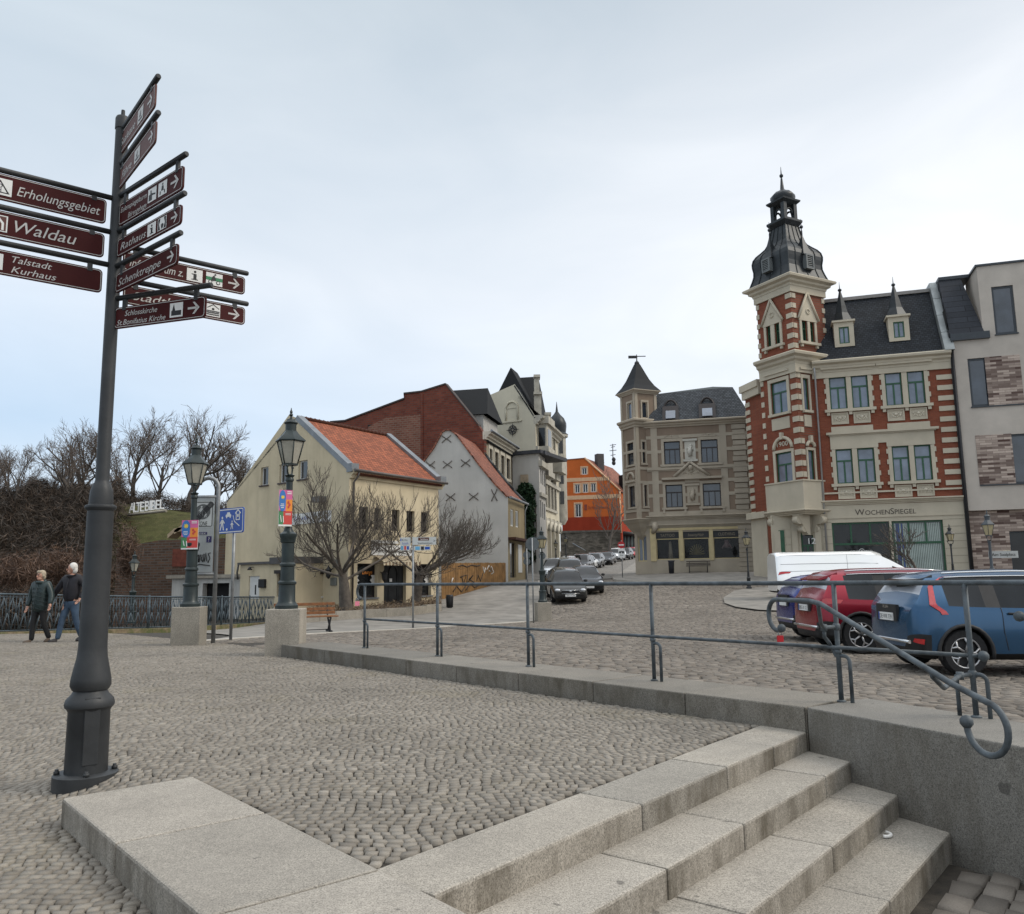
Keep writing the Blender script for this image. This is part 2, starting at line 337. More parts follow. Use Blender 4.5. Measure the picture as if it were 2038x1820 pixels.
def granite_mat(name, c, dirt=0.5):
    t = NT(name); v = t.co(); n1 = t.noise(130, 2, 0.5, v); n2 = t.noise(55, 3, 0.6, v); n3 = t.noise(1.6, 6, 0.65, v)
    col = t.ramp(n1, [(0.36, tuple(x * 0.58 for x in c)), (0.47, c), (0.60, tuple(min(1, x * 1.18) for x in c)), (0.72, tuple(min(1, x * 1.3) for x in c))])
    col = t.mix(0.55, col, t.ramp(n2, [(0.35, 0.6), (0.65, 1.12)]), 'MULTIPLY'); col = t.mix(0.8, col, t.ramp(n3, [(0.3, 0.74), (0.6, 1.06)]), 'MULTIPLY')
    oi = t.n('ShaderNodeObjectInfo'); col = t.mix(1.0, col, t.ramp(oi.outputs['Random'], [(0.0, (.80, .80, .79)), (.5, (.97, .95, .92)), (1.0, (1.08, 1.07, 1.06))]), 'MULTIPLY'); pt = t.ramp(t.noise(.9, 6, .7, v), [(.50, 0.0), (.72, .5)]); col = t.mix(pt, col, tuple(x * .55 for x in c))
    ge = t.n('ShaderNodeNewGeometry'); sp = t.n('ShaderNodeSeparateXYZ'); t.l(ge.outputs['Normal'], sp.inputs[0])
    vert = t.ramp(t.mth('ABSOLUTE', sp.outputs[2]), [(0.25, 1.0), (0.6, 0.0)])
    st = t.ramp(t.noise(3.2, 6, 0.7, t.co('Object', (1, 1, 0.35))), [(0.42, 0.0), (0.66, 1.0)])
    col = t.mix(t.mth('MULTIPLY', t.mth('MULTIPLY', vert, st), dirt), col, (0.075, 0.062, 0.042))
    sp2 = t.ramp(t.noise(5.5, 2, 0.4, v), [(0.745, 0.0), (0.76, 1.0)]); col = t.mix(t.mth('MULTIPLY', sp2, 0.6), col, (0.05, 0.045, 0.04))
    MATS[name] = t.done(col, 0.75, t.bump(n2, 0.25, 0.006), 0, 0.35); return MATS[name]
M_GRAN = granite_mat('pale_granite', (0.362, 0.335, 0.293), 0.85)
M_GRAN2 = granite_mat('weathered_granite', (0.225, 0.208, 0.18), 0.8)
M_CONC = granite_mat('plinth_concrete', (0.36, 0.33, 0.28), 0.25)
M_CHEEK = granite_mat('cheek_granite', (0.345, 0.318, 0.278), 0.85)
M_PAVE = plain('pavement_slabs', (0.215, 0.20, 0.178), 0.85, 0.28, 1.3, 0.3)
M_KERB = plain('kerb_stone', (0.44, 0.41, 0.36), 0.8, 0.15, 3)

def grid_sheet(name, xs, ys, zf, mat):
    X, Y = np.meshgrid(xs, ys); Z = zf(X, Y); nx, ny = len(xs), len(ys)
    V = np.c_[X.ravel(), Y.ravel(), Z.ravel()]
    me = bpy.data.meshes.new(name); i = (np.arange(ny - 1)[:, None] * nx + np.arange(nx - 1)[None, :]).ravel()
    Fs = np.c_[i, i + 1, i + nx + 1, i + nx]
    me.vertices.add(len(V)); me.vertices.foreach_set('co', V.ravel()); me.loops.add(Fs.size); me.loops.foreach_set('vertex_index', Fs.ravel().astype(np.int32))
    me.polygons.add(len(Fs)); me.polygons.foreach_set('loop_start', np.arange(0, Fs.size, 4, dtype=np.int32)); me.polygons.foreach_set('use_smooth', np.ones(len(Fs), bool))
    me.materials.append(mat); me.update(); o = bpy.data.objects.new(name, me); COL.objects.link(o); return o
def axis(*segs):
    out = []
    for a, b, st in segs: out += list(np.arange(a, b, st))
    return np.array(out + [segs[-1][1]])
tag(grid_sheet('ground', axis((-140, -20, 4), (-20, -4, .5), (-4, 5, .14), (5, 20, .5), (20, 140, 4)), axis((-10, 1, .5), (1, 9, .14), (9, 20, .3), (20, 60, 1), (60, 260, 4)), lambda x, y: ground(x, y) - 0.017, M_DIRT), kind='structure')

def stones(name, quads, zf, mat, gap=0.007, bev=0.010, lift=0.004, depth=0.016, tilt=0.006, kind='structure', rough_=.07):
    # quads: (N,4,2) plan corners, counter-clockwise; each becomes one rough block with a rounded top
    q = np.array(quads); ar = ((q[:, 2, 0] - q[:, 0, 0]) * (q[:, 3, 1] - q[:, 1, 1]) - (q[:, 3, 0] - q[:, 1, 0]) * (q[:, 2, 1] - q[:, 0, 1])); q[ar < 0] = q[ar < 0][:, ::-1]; N = len(q); c = q.mean(1, keepdims=True); r = np.sqrt(((q - c) ** 2).sum(-1, keepdims=True)).mean(1, keepdims=True)
    q = q + np.random.normal(0, 1, q.shape) * r * rough_
    o = c + (q - c) * (1 - gap / r); i = c + (q - c) * (1 - (gap + bev) / r)
    zo = zf(o[..., 0], o[..., 1]) - depth; zi = zf(i[..., 0], i[..., 1]) + np.random.normal(0, lift, (N, 1)) + np.random.normal(0, tilt, (N, 4)) * 0.5
    V = np.concatenate([np.dstack([o, zo]), np.dstack([i, zi])], 1).reshape(-1, 3)
    loc = np.array([[4, 5, 6, 7], [0, 1, 5, 4], [1, 2, 6, 5], [2, 3, 7, 6], [3, 0, 4, 7]]); Fs = (np.arange(N)[:, None, None] * 8 + loc[None]).reshape(-1, 4)
    me = bpy.data.meshes.new(name); me.vertices.add(len(V)); me.vertices.foreach_set('co', V.ravel()); me.loops.add(Fs.size); me.loops.foreach_set('vertex_index', Fs.ravel().astype(np.int32))
    me.polygons.add(len(Fs)); me.polygons.foreach_set('loop_start', np.arange(0, Fs.size, 4, dtype=np.int32)); me.update()
    a = me.attributes.new('tint', 'FLOAT', 'POINT'); a.data.foreach_set('value', np.repeat(np.clip(np.random.normal(0.5, 0.15, N), 0, 1), 8).astype(np.float32))
    me.materials.append(mat); ob = bpy.data.objects.new(name, me); COL.objects.link(ob); return tag(ob, kind=kind)
# ---- plaza: small setts laid in segmental arcs
Q = []
th = math.radians(8); ea = np.array([math.cos(th), math.sin(th)]); eb = np.array([-ea[1], ea[0]])
RH = 0.066
for j in range(0, 440):
    n = 320; xs = -17 + np.cumsum(np.random.uniform(.72, 1.3, n)) * .068
    def pos(xx, jj):
        off = .12 * np.abs(np.sin(math.pi * (xx + .1 * math.sin(jj * .05)) / 1.45)) ** 1.0 + .03 * np.sin(xx * 1.1 + 2) + .06 * np.sin(jj * RH * .9 + xx * .35)
        nx = xx + .02 * np.sin(jj * .6 + xx * 2)
        return ea[None, :] * nx[:, None] + eb[None, :] * (jj * RH + off)[:, None]
    a0, a1 = pos(xs, j), pos(xs, j + 1)
    Q.append(np.stack([a0[:-1], a0[1:], a1[1:], a1[:-1]], 1))
Q = np.concatenate(Q)[:, ::-1]
cc = Q.mean(1); x, y = cc[:, 0], cc[:, 1]
nS = x * SN[0] + y * SN[1]; dC = (x - CHK_A[0]) * CN[0] + (y - CHK_A[1]) * CN[1]; aC = (x - CHK_A[0]) * CD[0] + (y - CHK_A[1]) * CD[1]
wF = (x - W0[0]) * WN[0] + (y - W0[1]) * WN[1]; aW = (x - W0[0]) * WD[0] + (y - W0[1]) * WD[1]
keep = ~((nS > NOSE[0] - .46) & (dC > CW - .04)) & ~((dC > .015) & (dC < CW + .02) & (aC > .02)) & ~((wF > -.03) & (aW > -.05)) & (x > -17) & (y > 0.8)
keep &= ~((aW < -.05) & (wF > .5)) & ((y + 0.12 * x < 18.9) | ((x < -6.8 - (y - 18.5) * .25) & (y < 27)))
keep &= (np.abs(x / np.maximum(y, .1)) < 0.75) | (y < 2)
stones('plaza', Q[keep], plaza_z, M_SETT, gap=.0052, bev=.004, lift=.0012, tilt=.002, depth=.016, rough_=.085)
# ---- road and square: larger cobbles in rows
rd = math.radians(-14); ea = np.array([math.cos(rd), math.sin(rd)]); eb = np.array([-ea[1], ea[0]])
Q = []; yy = 0.0; row = 0
while yy < 66:
    h = 0.15 if yy < 34 else 0.20; L = (0.19 if yy < 34 else 0.30)
    n = int(52 / L); xs = -22 + np.cumsum(np.random.uniform(.75, 1.25, n)) * L
    wob = 0.02 * math.sin(row * .9)
    a = ea * xs[:-1, None] + eb * (yy + wob); b = ea * xs[1:, None] + eb * (yy + wob)
    Q.append(np.stack([a, b, b + eb * h, a + eb * h], 1)); yy += h; row += 1
Q = np.concatenate(Q); cc = Q.mean(1); x, y = cc[:, 0], cc[:, 1]
# kerb line between the road and the left pavement
KERB = [GT(u, v)[:2] for u, v in ((402, 1277.5), (540, 1268), (720, 1257.5), (900, 1247), (1040, 1239), (1092, 1232))]
KERB = [np.array(k) for k in KERB] + [np.array(q) for q in ((1.72, 43.0), (1.75, 50.0), (1.9, 58.0), (3.6, 73.0), (5.2, 79.0), (9.6, 97.0), (14.8, 115.0), (19.5, 130.0))]
KX = np.array([k[0] for k in KERB]); KY = np.array([k[1] for k in KERB])
def kerb_x(y): return np.interp(y, KY, KX)
def kerb_side(x, y):   # > 0 on the road side
    return np.where(y < KY[0], x - KX[0] - (y - KY[0]) * 2, x - kerb_x(y))
wF = (x - W0[0]) * WN[0] + (y - W0[1]) * WN[1]; aW = (x - W0[0]) * WD[0] + (y - W0[1]) * WD[1]; w2 = (x - W1[0]) * WN2[0] + (y - W1[1]) * WN2[1]
keep = (kerb_side(x, y) > 0.05) & ((((wF > .84) | (w2 > .84)) & (aW > -.05)) | ((aW < -.05) & (wF > .5))) & ((np.abs(x / np.maximum(y, .1)) < 0.75) | ((y < 24) & (x > 0) & (x < 17))) & (y < 64) & (y > 1.5)
keep &= ~((y < 18.2) & (x < -5.2))
stones('road', Q[keep], terr, M_ROAD, gap=0.011, bev=0.010, lift=0.0025, depth=0.022, tilt=0.005, rough_=.06)
# the upper street, too far for single stones
def strip(name, A, B, nsub, zf, mat, kind='structure'):
    mb = MB(); k = len(A)
    for i in range(k):
        for j in range(nsub + 1):
            p = np.array(A[i]) + (np.array(B[i]) - np.array(A[i])) * j / nsub; mb.v.append((p[0], p[1], zf(p[0], p[1])))
    for i in range(k - 1):
        for j in range(nsub): a = i * (nsub + 1) + j; mb.f.append((a, a + 1, a + nsub + 2, a + nsub + 1)); mb.m.append(0); mb.sm.append(True)
    o = mb.build(name, mat); return tag(o, kind=kind) if kind else o
ys = np.arange(63.5, 150, 2.0)
strip('street', [(kerb_x(q) - .1, q) for q in ys], [(kerb_x(q) + 16, q) for q in ys], 16, lambda x, y: tz(x, y) + 0.004, M_FAR)
# ---- lower paving at the foot of the steps
Q = []; row = 0
for j in range(60):
    L = 0.21; n = 40; xs = np.cumsum(np.random.uniform(.7, 1.3, n)) * L - 1.5
    a = SE * xs[:-1, None] + SN * (-1.5 + j * .165); b = SE * xs[1:, None] + SN * (-1.5 + j * .165)
    Q.append(np.stack([a, a + SN * .165, b + SN * .165, b], 1))
Q = np.concatenate(Q)[:, ::-1]; cc = Q.mean(1); x, y = cc[:, 0], cc[:, 1]
w2 = (x - W1[0]) * WN2[0] + (y - W1[1]) * WN2[1]; dC = (x - CHK_A[0]) * CN[0] + (y - CHK_A[1]) * CN[1]; nS = x * SN[0] + y * SN[1]
stones('lower_paving', Q[(w2 < -.06) & (dC > CW + .05) & (nS > NOSE[3] + .05) & (y > 0)], lambda x, y: np.full_like(x, LOWZ), M_LOWP, gap=.008, bev=.007, lift=.003, depth=.02, tilt=.006)
mbp = MB(); mbp.add([(W1[0] - .5, W1[1] + .3, LOWZ - .025), (-1, 3.4, LOWZ - .025), (3, -2.5, LOWZ - .025), (6.6, -2, LOWZ - .025), (W2[0] + .3, W2[1] + .2, LOWZ - .025)], [(0, 1, 2, 3, 4)]); tag(mbp.build('lower_ground', M_DIRT), kind='structure')

# ------------------------------------------------------------------ granite steps, cheek slabs, low wall
def slab(mb_or_none, o, e, n, a0, a1, b0, b1, z0, z1):
    P = []
    for z in (z0, z1):
        for a, b in ((a0, b0), (a1, b0), (a1, b1), (a0, b1)):
            p = np.array(o) + np.array(e) * a + np.array(n) * b; P.append((p[0], p[1], z))
    return P
def wall_hit(nv):   # along SE where the step line n = nv meets the wall front
    o = SN * nv; d = SE; return ((W1 - o) @ WN2) / (d @ WN2)
def cheek_hit(nv):
    o = SN * nv; return ((CHK_A + CN * CW - o) @ CN) / (SE @ CN)
stairs = thing('granite_steps', 'flight of four pale granite steps descending beside the granite wall', 'steps', (1.5, 5.5, -.3))
JOINT = [[4.46, 5.53], [4.82, 5.99], [5.36, 6.9], [5.78]]
for i in range(4):
    b1 = NOSE[i]; b0 = (NOSE[i] - .44) if i == 0 else NOSE[i - 1] - .04
    s0 = cheek_hit(b1) + (.02 if i == 0 else -.3); s1 = min(wall_hit(b0), wall_hit(b1)) + .25
    js = [p for p in ({0: [4.37, 5.52, 6.35], 1: [3.92, 4.86, 6.3], 2: [4.0, 5.25, 6.35], 3: [4.3, 5.02]}[i]) if s0 + .2 < p < s1 - .2]
    ed = [s0] + js + [s1]
    for a, b in zip(ed[:-1], ed[1:]):
        m = MB(); dz = random.uniform(-.002, .002); P = slab(None, (0, 0), SE, SN, a + .004, b - .004, b0, b1, LOWZ - .15, STEPZ[i] + dz); m.hexa(P[3::-1] + P[7:3:-1]); m.build('step_block', M_GRAN, stairs, bevel=.016)
cheek = thing('cheek_slabs', 'row of three wide granite cheek slabs leading away beside the cobbles', 'stone slabs', (-1.5, 4.2, 0))
for a, b in ((0, 1.18), (1.18, 2.42), (2.42, 3.9)):
    m = MB(); P = slab(None, CHK_A, CD, CN, a + .004, b - .004, 0, CW, -.75, 0.008); m.hexa(P); m.build('slab', M_CHEEK, cheek, bevel=.015)
wall = thing('low_wall', 'low weathered granite wall carrying the grey handrail', 'wall', (W1[0], W1[1], 0))
Lw = float(np.linalg.norm(W1 - W0)); js = [0, 1.55, 2.75, 3.9, 5.05, 6.25, 7.45, 8.65, Lw]
for a, b in zip(js[:-1], js[1:]):
    m = MB(); P = slab(None, W0, WD, WN, a + .004, b - .004, 0, .82, -.3, .20 + random.uniform(-.002, .002)); m.hexa(P); m.build('wall_block', M_GRAN2, wall, bevel=.012)
L2 = float(np.linalg.norm(W2 - W1))
m = MB(); c0 = W1; k = WN / 1; e = (WN + WN2); e = e / np.linalg.norm(e); kk = .82 / (e @ WN)
back0 = W1 + e * kk; back1 = W2 + WN2 * .82
m.hexa([(W1[0] + .004, W1[1] - .004, -.9), (W2[0], W2[1], -.9), (back1[0], back1[1], -.9), (back0[0], back0[1], -.9), (W1[0] + .004, W1[1] - .004, .2), (W2[0], W2[1], .2), (back1[0], back1[1], .2), (back0[0], back0[1], .2)])
m.build('wall_block', granite_mat('big_wall_granite', (0.205, 0.195, 0.175), 0.5), wall, bevel=.012)
m = MB(); m.hexa([(*(W1 - WD * .01), -.3), (*(back0), -.3), (*(back0 + WD * -.012), -.3), (*(W1 - WD * .02), -.3), (*(W1 - WD * .01), .19), (*(back0), .19), (*(back0 - WD * .012), .19), (*(W1 - WD * .02), .19)]); m.build('joint', M_DIRT, wall)
# kerb strip and left pavement
kz = lambda x, y: tz(x, y)
kerb = MB()
def poly_off(P, d):
    out = []
    for i in range(len(P)):
        t = P[min(i + 1, len(P) - 1)] - P[max(i - 1, 0)]; t = t / np.linalg.norm(t); out.append(P[i] + np.array([-t[1], t[0]]) * d)
    return out
fine = []
for i in range(len(KERB) - 1):
    n = max(2, int(np.linalg.norm(KERB[i + 1] - KERB[i]) / 1.0))
    fine += [KERB[i] + (KERB[i + 1] - KERB[i]) * j / n for j in range(n)]
fine.append(KERB[-1])
ki = poly_off(fine, 0.24)
strip('kerb', ki, fine, 1, lambda x, y: tz(x, y) + .022, M_KERB)
_lf = [(k[0], k[1]) for k in fine]
for a, b in zip(fine[:-1], fine[1:]):
    kerb.add([(a[0], a[1], tz(*a) - .05), (b[0], b[1], tz(*b) - .05), (b[0], b[1], tz(*b) + .022), (a[0], a[1], tz(*a) + .022)], [(0, 1, 2, 3)])
tag(kerb.build('kerb_face', M_KERB), kind='structure')
outer = [np.array([min(np.interp(a[1], [18, 24, 30, 37, 44, 55, 66, 90, 140], [-7.6, -10.2, -11.9, -10.9, -12, -7, -1, 2, 12]), a[0] - 1.2), a[1] + (.3 if a[1] < 30 else 1.0)]) for a in ki]
outer = [a + (o - a) * min(1.0, (i + .3) / 7) for i, (o, a) in enumerate(zip(outer, ki))]
strip('pavement', outer, ki, 14, lambda x, y: tz(x, y) + .014, M_PAVE)
# ------------------------------------------------------------------ metals and signs
M_POST = plain('anthracite_paint', (0.030, 0.032, 0.034), 0.5, 0.3, 4, 0.1, 0.0, 0.35)
M_LAMPG = plain('dark_green_cast_iron', (0.012, 0.021, 0.021), 0.38, 0.4, 5, 0.1, 0.1, 0.5)
M_GALV = plain('galvanised_steel', (0.27, 0.28, 0.285), 0.5, 0.2, 6, 0.0, 0.6, 0.5)
M_RAIL = plain('weathered_grey_blue_paint', (0.072, 0.086, 0.096), 0.55, 0.5, 9, 0.12, 0.1, 0.4)
M_SIGNR = plain('maroon_sign_face', (0.052, 0.008, 0.008), 0.55, 0.15, 3, 0, 0, .15)
M_SIGNR2 = plain('sun_faded_sign_face', (0.12, 0.055, 0.048), 0.55, 0.15, 3, 0, 0, .2)
M_WHITE = plain('white_print', (0.72, 0.72, 0.70), 0.5, 0.06)
M_PALE = plain('pale_print', (0.50, 0.49, 0.47), 0.5, 0.06)
M_BLACK = plain('black_print', (0.015, 0.015, 0.017), 0.5, 0.1)
M_BLUE = plain('traffic_blue', (0.010, 0.070, 0.36), 0.35, 0.06)
M_RED = plain('traffic_red', (0.42, 0.012, 0.018), 0.4, 0.08)
M_GREEN = plain('print_green', (0.03, 0.20, 0.09), 0.5, 0.1)
M_ORANGE = plain('print_orange', (0.75, 0.26, 0.04), 0.6, 0.08)
M_PINK = plain('print_pink', (0.62, 0.13, 0.30), 0.6, 0.08)
M_YEL = plain('print_yellow', (0.75, 0.55, 0.06), 0.6, 0.08)
M_SKYB = plain('print_blue', (0.04, 0.17, 0.45), 0.6, 0.08)
M_BREDS = plain('banner_red', (0.55, 0.06, 0.05), 0.6, 0.08)
M_BGREEN = plain('banner_green', (0.06, 0.22, 0.09), 0.6, 0.08)
M_SIGNGREY = plain('sign_backing_grey', (0.36, 0.38, 0.38), 0.5, 0.12, 2.0, 0.0, 0.3)

# ------------------------------------------------------------------ finger post
PP = G(170, 1549, -0.065); PX, PY, PZ = PP
post = thing('finger_post', 'tall anthracite finger post with maroon tourist signs pointing several ways', 'signpost', (PX, PY, PZ))
def pz_at(v, u=225): return H(u, v, PY)[2]
m = MB(); m.lathe([(.215, -.08), (.215, .035), (.20, .045)], PP, 28); m.build('base_plate', M_POST, post, sharp=40)
for a in (0.5, 2.1, 3.6, 5.2):
    m = MB(); c = PP + np.array([.185 * math.cos(a), .185 * math.sin(a), .045]); m.lathe([(.022, 0), (.022, .02), (.014, .022), (.014, .035)], c, 6); m.build('bolt', M_POST, post)
hh = [pz_at(v, u) - PZ for v, u in ((1409, 178), (1395, 178), (1368, 180), (1345, 182), (1010, 200), (985, 203), (232, 238))]
m = MB()
prof = [(.142, .04), (.139, hh[0] - .02), (.150, hh[0]), (.163, hh[0] + .012), (.166, hh[0] + .03), (.158, hh[1] + .015), (.125, hh[1] + .05), (.112, hh[1] + .075), (.122, hh[2] - .015), (.137, hh[2] + .015), (.134, hh[2] + .06), (.118, hh[3] + .06), (.103, hh[3] + .13), (.0965, hh[3] + .2), (.0905, hh[4] - .03), (.108, hh[4] - .01), (.110, hh[4]), (.106, hh[4] + .012), (.084, hh[4] + .02), (.084, hh[4] + .05), (.078, hh[5] + .03), (.063, hh[5] + .075), (.051, hh[5] + .095), (.049, hh[5] + .11), (.048, hh[6] - .12)]
m.lathe(prof, PP, 30); m.build('post', M_POST, post, sharp=35)
m = MB(); m.lathe([(.049, hh[6] - .12), (.054, hh[6] - .115), (.054, hh[6] - .03), (.046, hh[6] - .01), (.016, hh[6]), (.014, hh[6] + .05)], PP, 20); m.build('post_cap', M_POST, post, sharp=40)
m = MB(); m.box(PP + np.array([.135 * math.cos(-.95), .135 * math.sin(-.95), .34]), (.018, .10, .46), -.95); m.build('inspection_door', M_POST, post, bevel=.004)
def rrect(x0, y0, x1, y1, r, n=4):
    P = []
    for cx, cy, a in ((x1 - r, y0 + r, -90), (x1 - r, y1 - r, 0), (x0 + r, y1 - r, 90), (x0 + r, y0 + r, 180)):
        for k in range(n + 1): t = math.radians(a + 90 * k / n); P.append((cx + r * math.cos(t), cy + r * math.sin(t)))
    return P
UP = np.array([0, 0, 1.0])
def outline(mb, poly, w, put, d, m=0):
    n = len(poly); c = np.mean(poly, 0); inn = []
    for i in range(n):
        a = np.array(poly[i - 1]); b = np.array(poly[(i + 1) % n]); t = (b - a) / (np.linalg.norm(b - a) + 1e-9); inn.append(np.array(poly[i]) + np.array([-t[1], t[0]]) * w)
    V = [put(*p, d) for p in poly] + [put(*p, d) for p in inn]
    mb.add(V, [(i, (i + 1) % n, n + (i + 1) % n, n + i) for i in range(n)], m)
def arrow_poly(x, y, s):
    w = s * .16
    return [[(x - s * .5, y - w / 2), (x + s * .34, y - w / 2), (x + s * .34, y + w / 2), (x - s * .5, y + w / 2)],
            [(x + s * .5, y), (x + s * .08, y + s * .44), (x - s * .10, y + s * .44), (x + s * .26, y)], [(x + s * .26, y), (x - s * .10, y - s * .44), (x + s * .08, y - s * .44), (x + s * .5, y)]]
def pict(kind, x, y, w, h):
    # returns [(poly, which)] with 0 white, 1 black, 2 green, 3 maroon
    R = [([(x, y), (x + w, y), (x + w, y + h), (x, y + h)], 0)]; f = lambda *p: [(x + w * a, y + h * b) for a, b in p]
    circ = lambda cx, cy, r: [(x + w * cx + h * r * math.cos(k * math.pi / 5), y + h * cy + h * r * math.sin(k * math.pi / 5)) for k in range(10)]
    if kind == 'i': R += [(f((.3, .12), (.72, .12), (.72, .2), (.62, .2), (.62, .62), (.3, .62), (.3, .54), (.42, .54), (.42, .2), (.3, .2)), 1), (circ(.52, .78, .1), 1)]
    if kind == 'bike': R += [(f((0, .38), (1, .38), (1, .66), (0, .66)), 2), (circ(.26, .26, .16), 1), (circ(.74, .26, .16), 1), (circ(.26, .26, .10), 0), (circ(.74, .26, .10), 0), (f((.3, .3), (.62, .45), (.5, .78), (.4, .74)), 1), (circ(.55, .88, .07), 1)]
    if kind == 'church': R += [(f((.12, .12), (.88, .12), (.88, .46), (.5, .46), (.42, .46), (.3, .94), (.18, .46), (.12, .46)), 1)]
    if kind == 'theatre': R += [(f((.05, .05), (.3, .05), (.16, .5), (.3, .95), (.05, .95)), 1), (f((.95, .05), (.7, .05), (.84, .5), (.7, .95), (.95, .95)), 1), (f((.45, .1), (.6, .1), (.7, .4), (.55, .5), (.4, .4)), 1)]
    if kind == 'swim': R += [(f((.08, .62), (.5, .92), (.92, .62), (.92, .7), (.5, 1.0), (.08, .7)), 1), (circ(.5, .6, .1), 1)] + [(f((.05, b), (.95, b), (.95, b + .08), (.05, b + .08)), 1) for b in (.1, .25, .38)]
    if kind == 'tower': R += [(f((.1, .1), (.5, .1), (.5, .45), (.9, .4), (.9, .52), (.42, .62), (.42, .85), (.28, .85), (.28, .6), (.1, .55)), 1)]
    if kind == 'people': R += [(circ(.5, .82, .09), 1), (f((.36, .35), (.64, .35), (.6, .7), (.4, .7)), 1), (f((.2, .1), (.3, .1), (.3, .35), (.2, .35)), 1), (f((.7, .1), (.8, .1), (.8, .35), (.7, .35)), 1)]
    if kind == 'tri': R += [(f((.08, .12), (.92, .12), (.5, .9)), 1), (f((.2, .18), (.8, .18), (.5, .76)), 0)]
    if kind == 'arch': R[0] = (R[0][0], 0); R += [(f((.06, .06), (.94, .06), (.94, .94), (.06, .94)), 3), (f((.15, .1), (.25, .1), (.25, .5), (.4, .72), (.6, .72), (.75, .5), (.75, .1), (.85, .1), (.85, .55), (.65, .85), (.35, .85), (.15, .55)), 0)]
    if kind == 'house': R += [(f((.1, .1), (.9, .1), (.7, .45), (.3, .5)), 1)]
    if kind == 'boat': R += [(f((.1, .3), (.9, .3), (.75, .15), (.25, .15)), 1), (f((.3, .4), (.55, .85), (.55, .4)), 1)]
    return R
def sign(dirv, v_arm, u_tip, v_top, v_bot, u_in, u_out, lines, picts=(), arrow=True, flip=False, faded=False, ends=None, label=None, hide=True):
    # dirv: plan direction away from the post; pixel rows give heights, columns the extent along the arm
    d = np.array([dirv[0], dirv[1], 0.0]); d /= np.linalg.norm(d)
    z = H(ends[0], v_arm, PY)[2]; base = np.array([PX, PY, z]); L = along(base, d, u_tip) if ends[1] is None else ends[1]
    a0 = along(base, d, u_in); a1 = along(base, d, u_out) if ends[1] is None else L - .06
    pin = base + d * a0; zt = H(u_in, v_top, pin[1])[2]; zb = H(u_in, v_bot, pin[1])[2]; h = zt - zb; w = a1 - a0
    face = np.array([d[1], -d[0], 0]) if not flip else np.array([-d[1], d[0], 0])
    ex = d if not flip else -d; O = base + d * (a0 if not flip else a1); O = np.array([O[0], O[1], zb])
    put = lambda x, y, k=0.0: O + ex * x + UP * y + face * (k)
    b = MB(); P = rrect(0, 0, w, h, .03); b.extr([put(x, y, .006) for x, y in P], -face * .012)
    sg = b.build('sign_board', M_SIGNR2 if faded else M_SIGNR, post, bevel=0)
    if label: sg['label'] = label
    am = MB(); am.tube([base, base + d * (L - .01), base + d * L], [.021, .021, .016], 10)
    for k in (a0 + .09, a1 - .09): am.box(base + d * k + UP * -((z - zt) / 2 + .012), (.035, .02, z - zt + .03), math.atan2(d[1], d[0]))
    am.build('arm', M_POST, sg)
    bo = MB(); outline(bo, rrect(.008, .008, w - .008, h - .008, .026), .005, put, .0085); bo.build('border', M_PALE, sg)
    for (s, x, y, size, wd) in lines: tx = MB(); put_text(tx, s, put(x * w, y * h, .0085), ex, UP, size * h, .28, wd * w if wd else None); tx.build('lettering', M_PALE, sg)
    pc = MB()
    for (k, x, y, pw, ph) in picts:
        for i, (poly, c) in enumerate(pict(k, x * w, y * h, pw * w, ph * h)): pc.add([put(px, py, .0085 + .0006 * i) for px, py in poly], [tuple(range(len(poly)))], c)
        if k == 'tri':
            put_text(pc, 'D', put(x * w + pw * w * .42, y * h + ph * h * .42, .012), ex, UP, .22 * h, 0, m=1); put_text(pc, 'JH', put(x * w + pw * w * .28, y * h + ph * h * .16, .012), ex, UP, .22 * h, 0, m=1)
    if picts: pc.build('pictogram', [M_WHITE if not faded else M_PALE, M_BLACK, M_GREEN, M_SIGNR2], sg)
    if arrow:
        ar = MB()
        for poly in arrow_poly(w - .62 * h, h * .5, h * .62): ar.add([put(px, py, .0085) for px, py in poly], [tuple(range(len(poly)))])
        ar.build('arrow', M_PALE, sg)
LEFT = (-.78, -.63); FAR = (.78, .63); MID = (.772, -.635)
NEAR = (.642, -.767)
sign(NEAR, 260, 316, 270, 313, 241, 312, [('Saaleaue', .06, .30, .50, .42)], [('boat', .55, .2, .15, .62)], faded=True, ends=(240, None), label='uppermost sign board, faded brown, pointing towards the viewer')
sign(NEAR, 330, 316, 339, 379, 240, 313, [('Fähre', .10, .30, .52, .28)], [('boat', .46, .2, .15, .62)], faded=True, ends=(238, None), label='second sign board from the top, faded brown')
sign(MID, 393, 372, 408, 452, 241, 368, [('Eulenspiegelturm', .03, .56, .33, .43), ('Bärengehege', .16, .14, .33, .30)], [('tower', .48, .24, .13, .58), ('people', .64, .24, .13, .58)], ends=(235, None))
sign(MID, 464, 369, 478, 514, 237, 364, [('Rathaus', .06, .28, .58, .42)], [('i', .50, .2, .13, .64), ('theatre', .66, .2, .13, .64)], ends=(232, None))
sign(MID, 533, 361, 547, 585, 234, 357, [('Schenktreppe', .05, .28, .56, .70)], ends=(230, None))
sign((.952, -.307), 596, 422, 614, 656, 231, 412, [('Schlosskirche', .12, .55, .36, .36), ('St.Bonifatius Kirche', .035, .14, .36, .54)], [('church', .62, .18, .14, .66)], ends=(229, None))
sign(FAR, 487, 494, 500, 538, 246, 488, [('Infozentrum z.', .05, .28, .6, .42)], [('i', .50, .16, .13, .68), ('bike', .66, .16, .14, .68)], ends=(231, None))
sign(FAR, 553, 494, 566, 604, 246, 488, [('Stadtbad', .07, .28, .62, .45)], [('swim', .66, .16, .12, .68)], ends=(230, None))
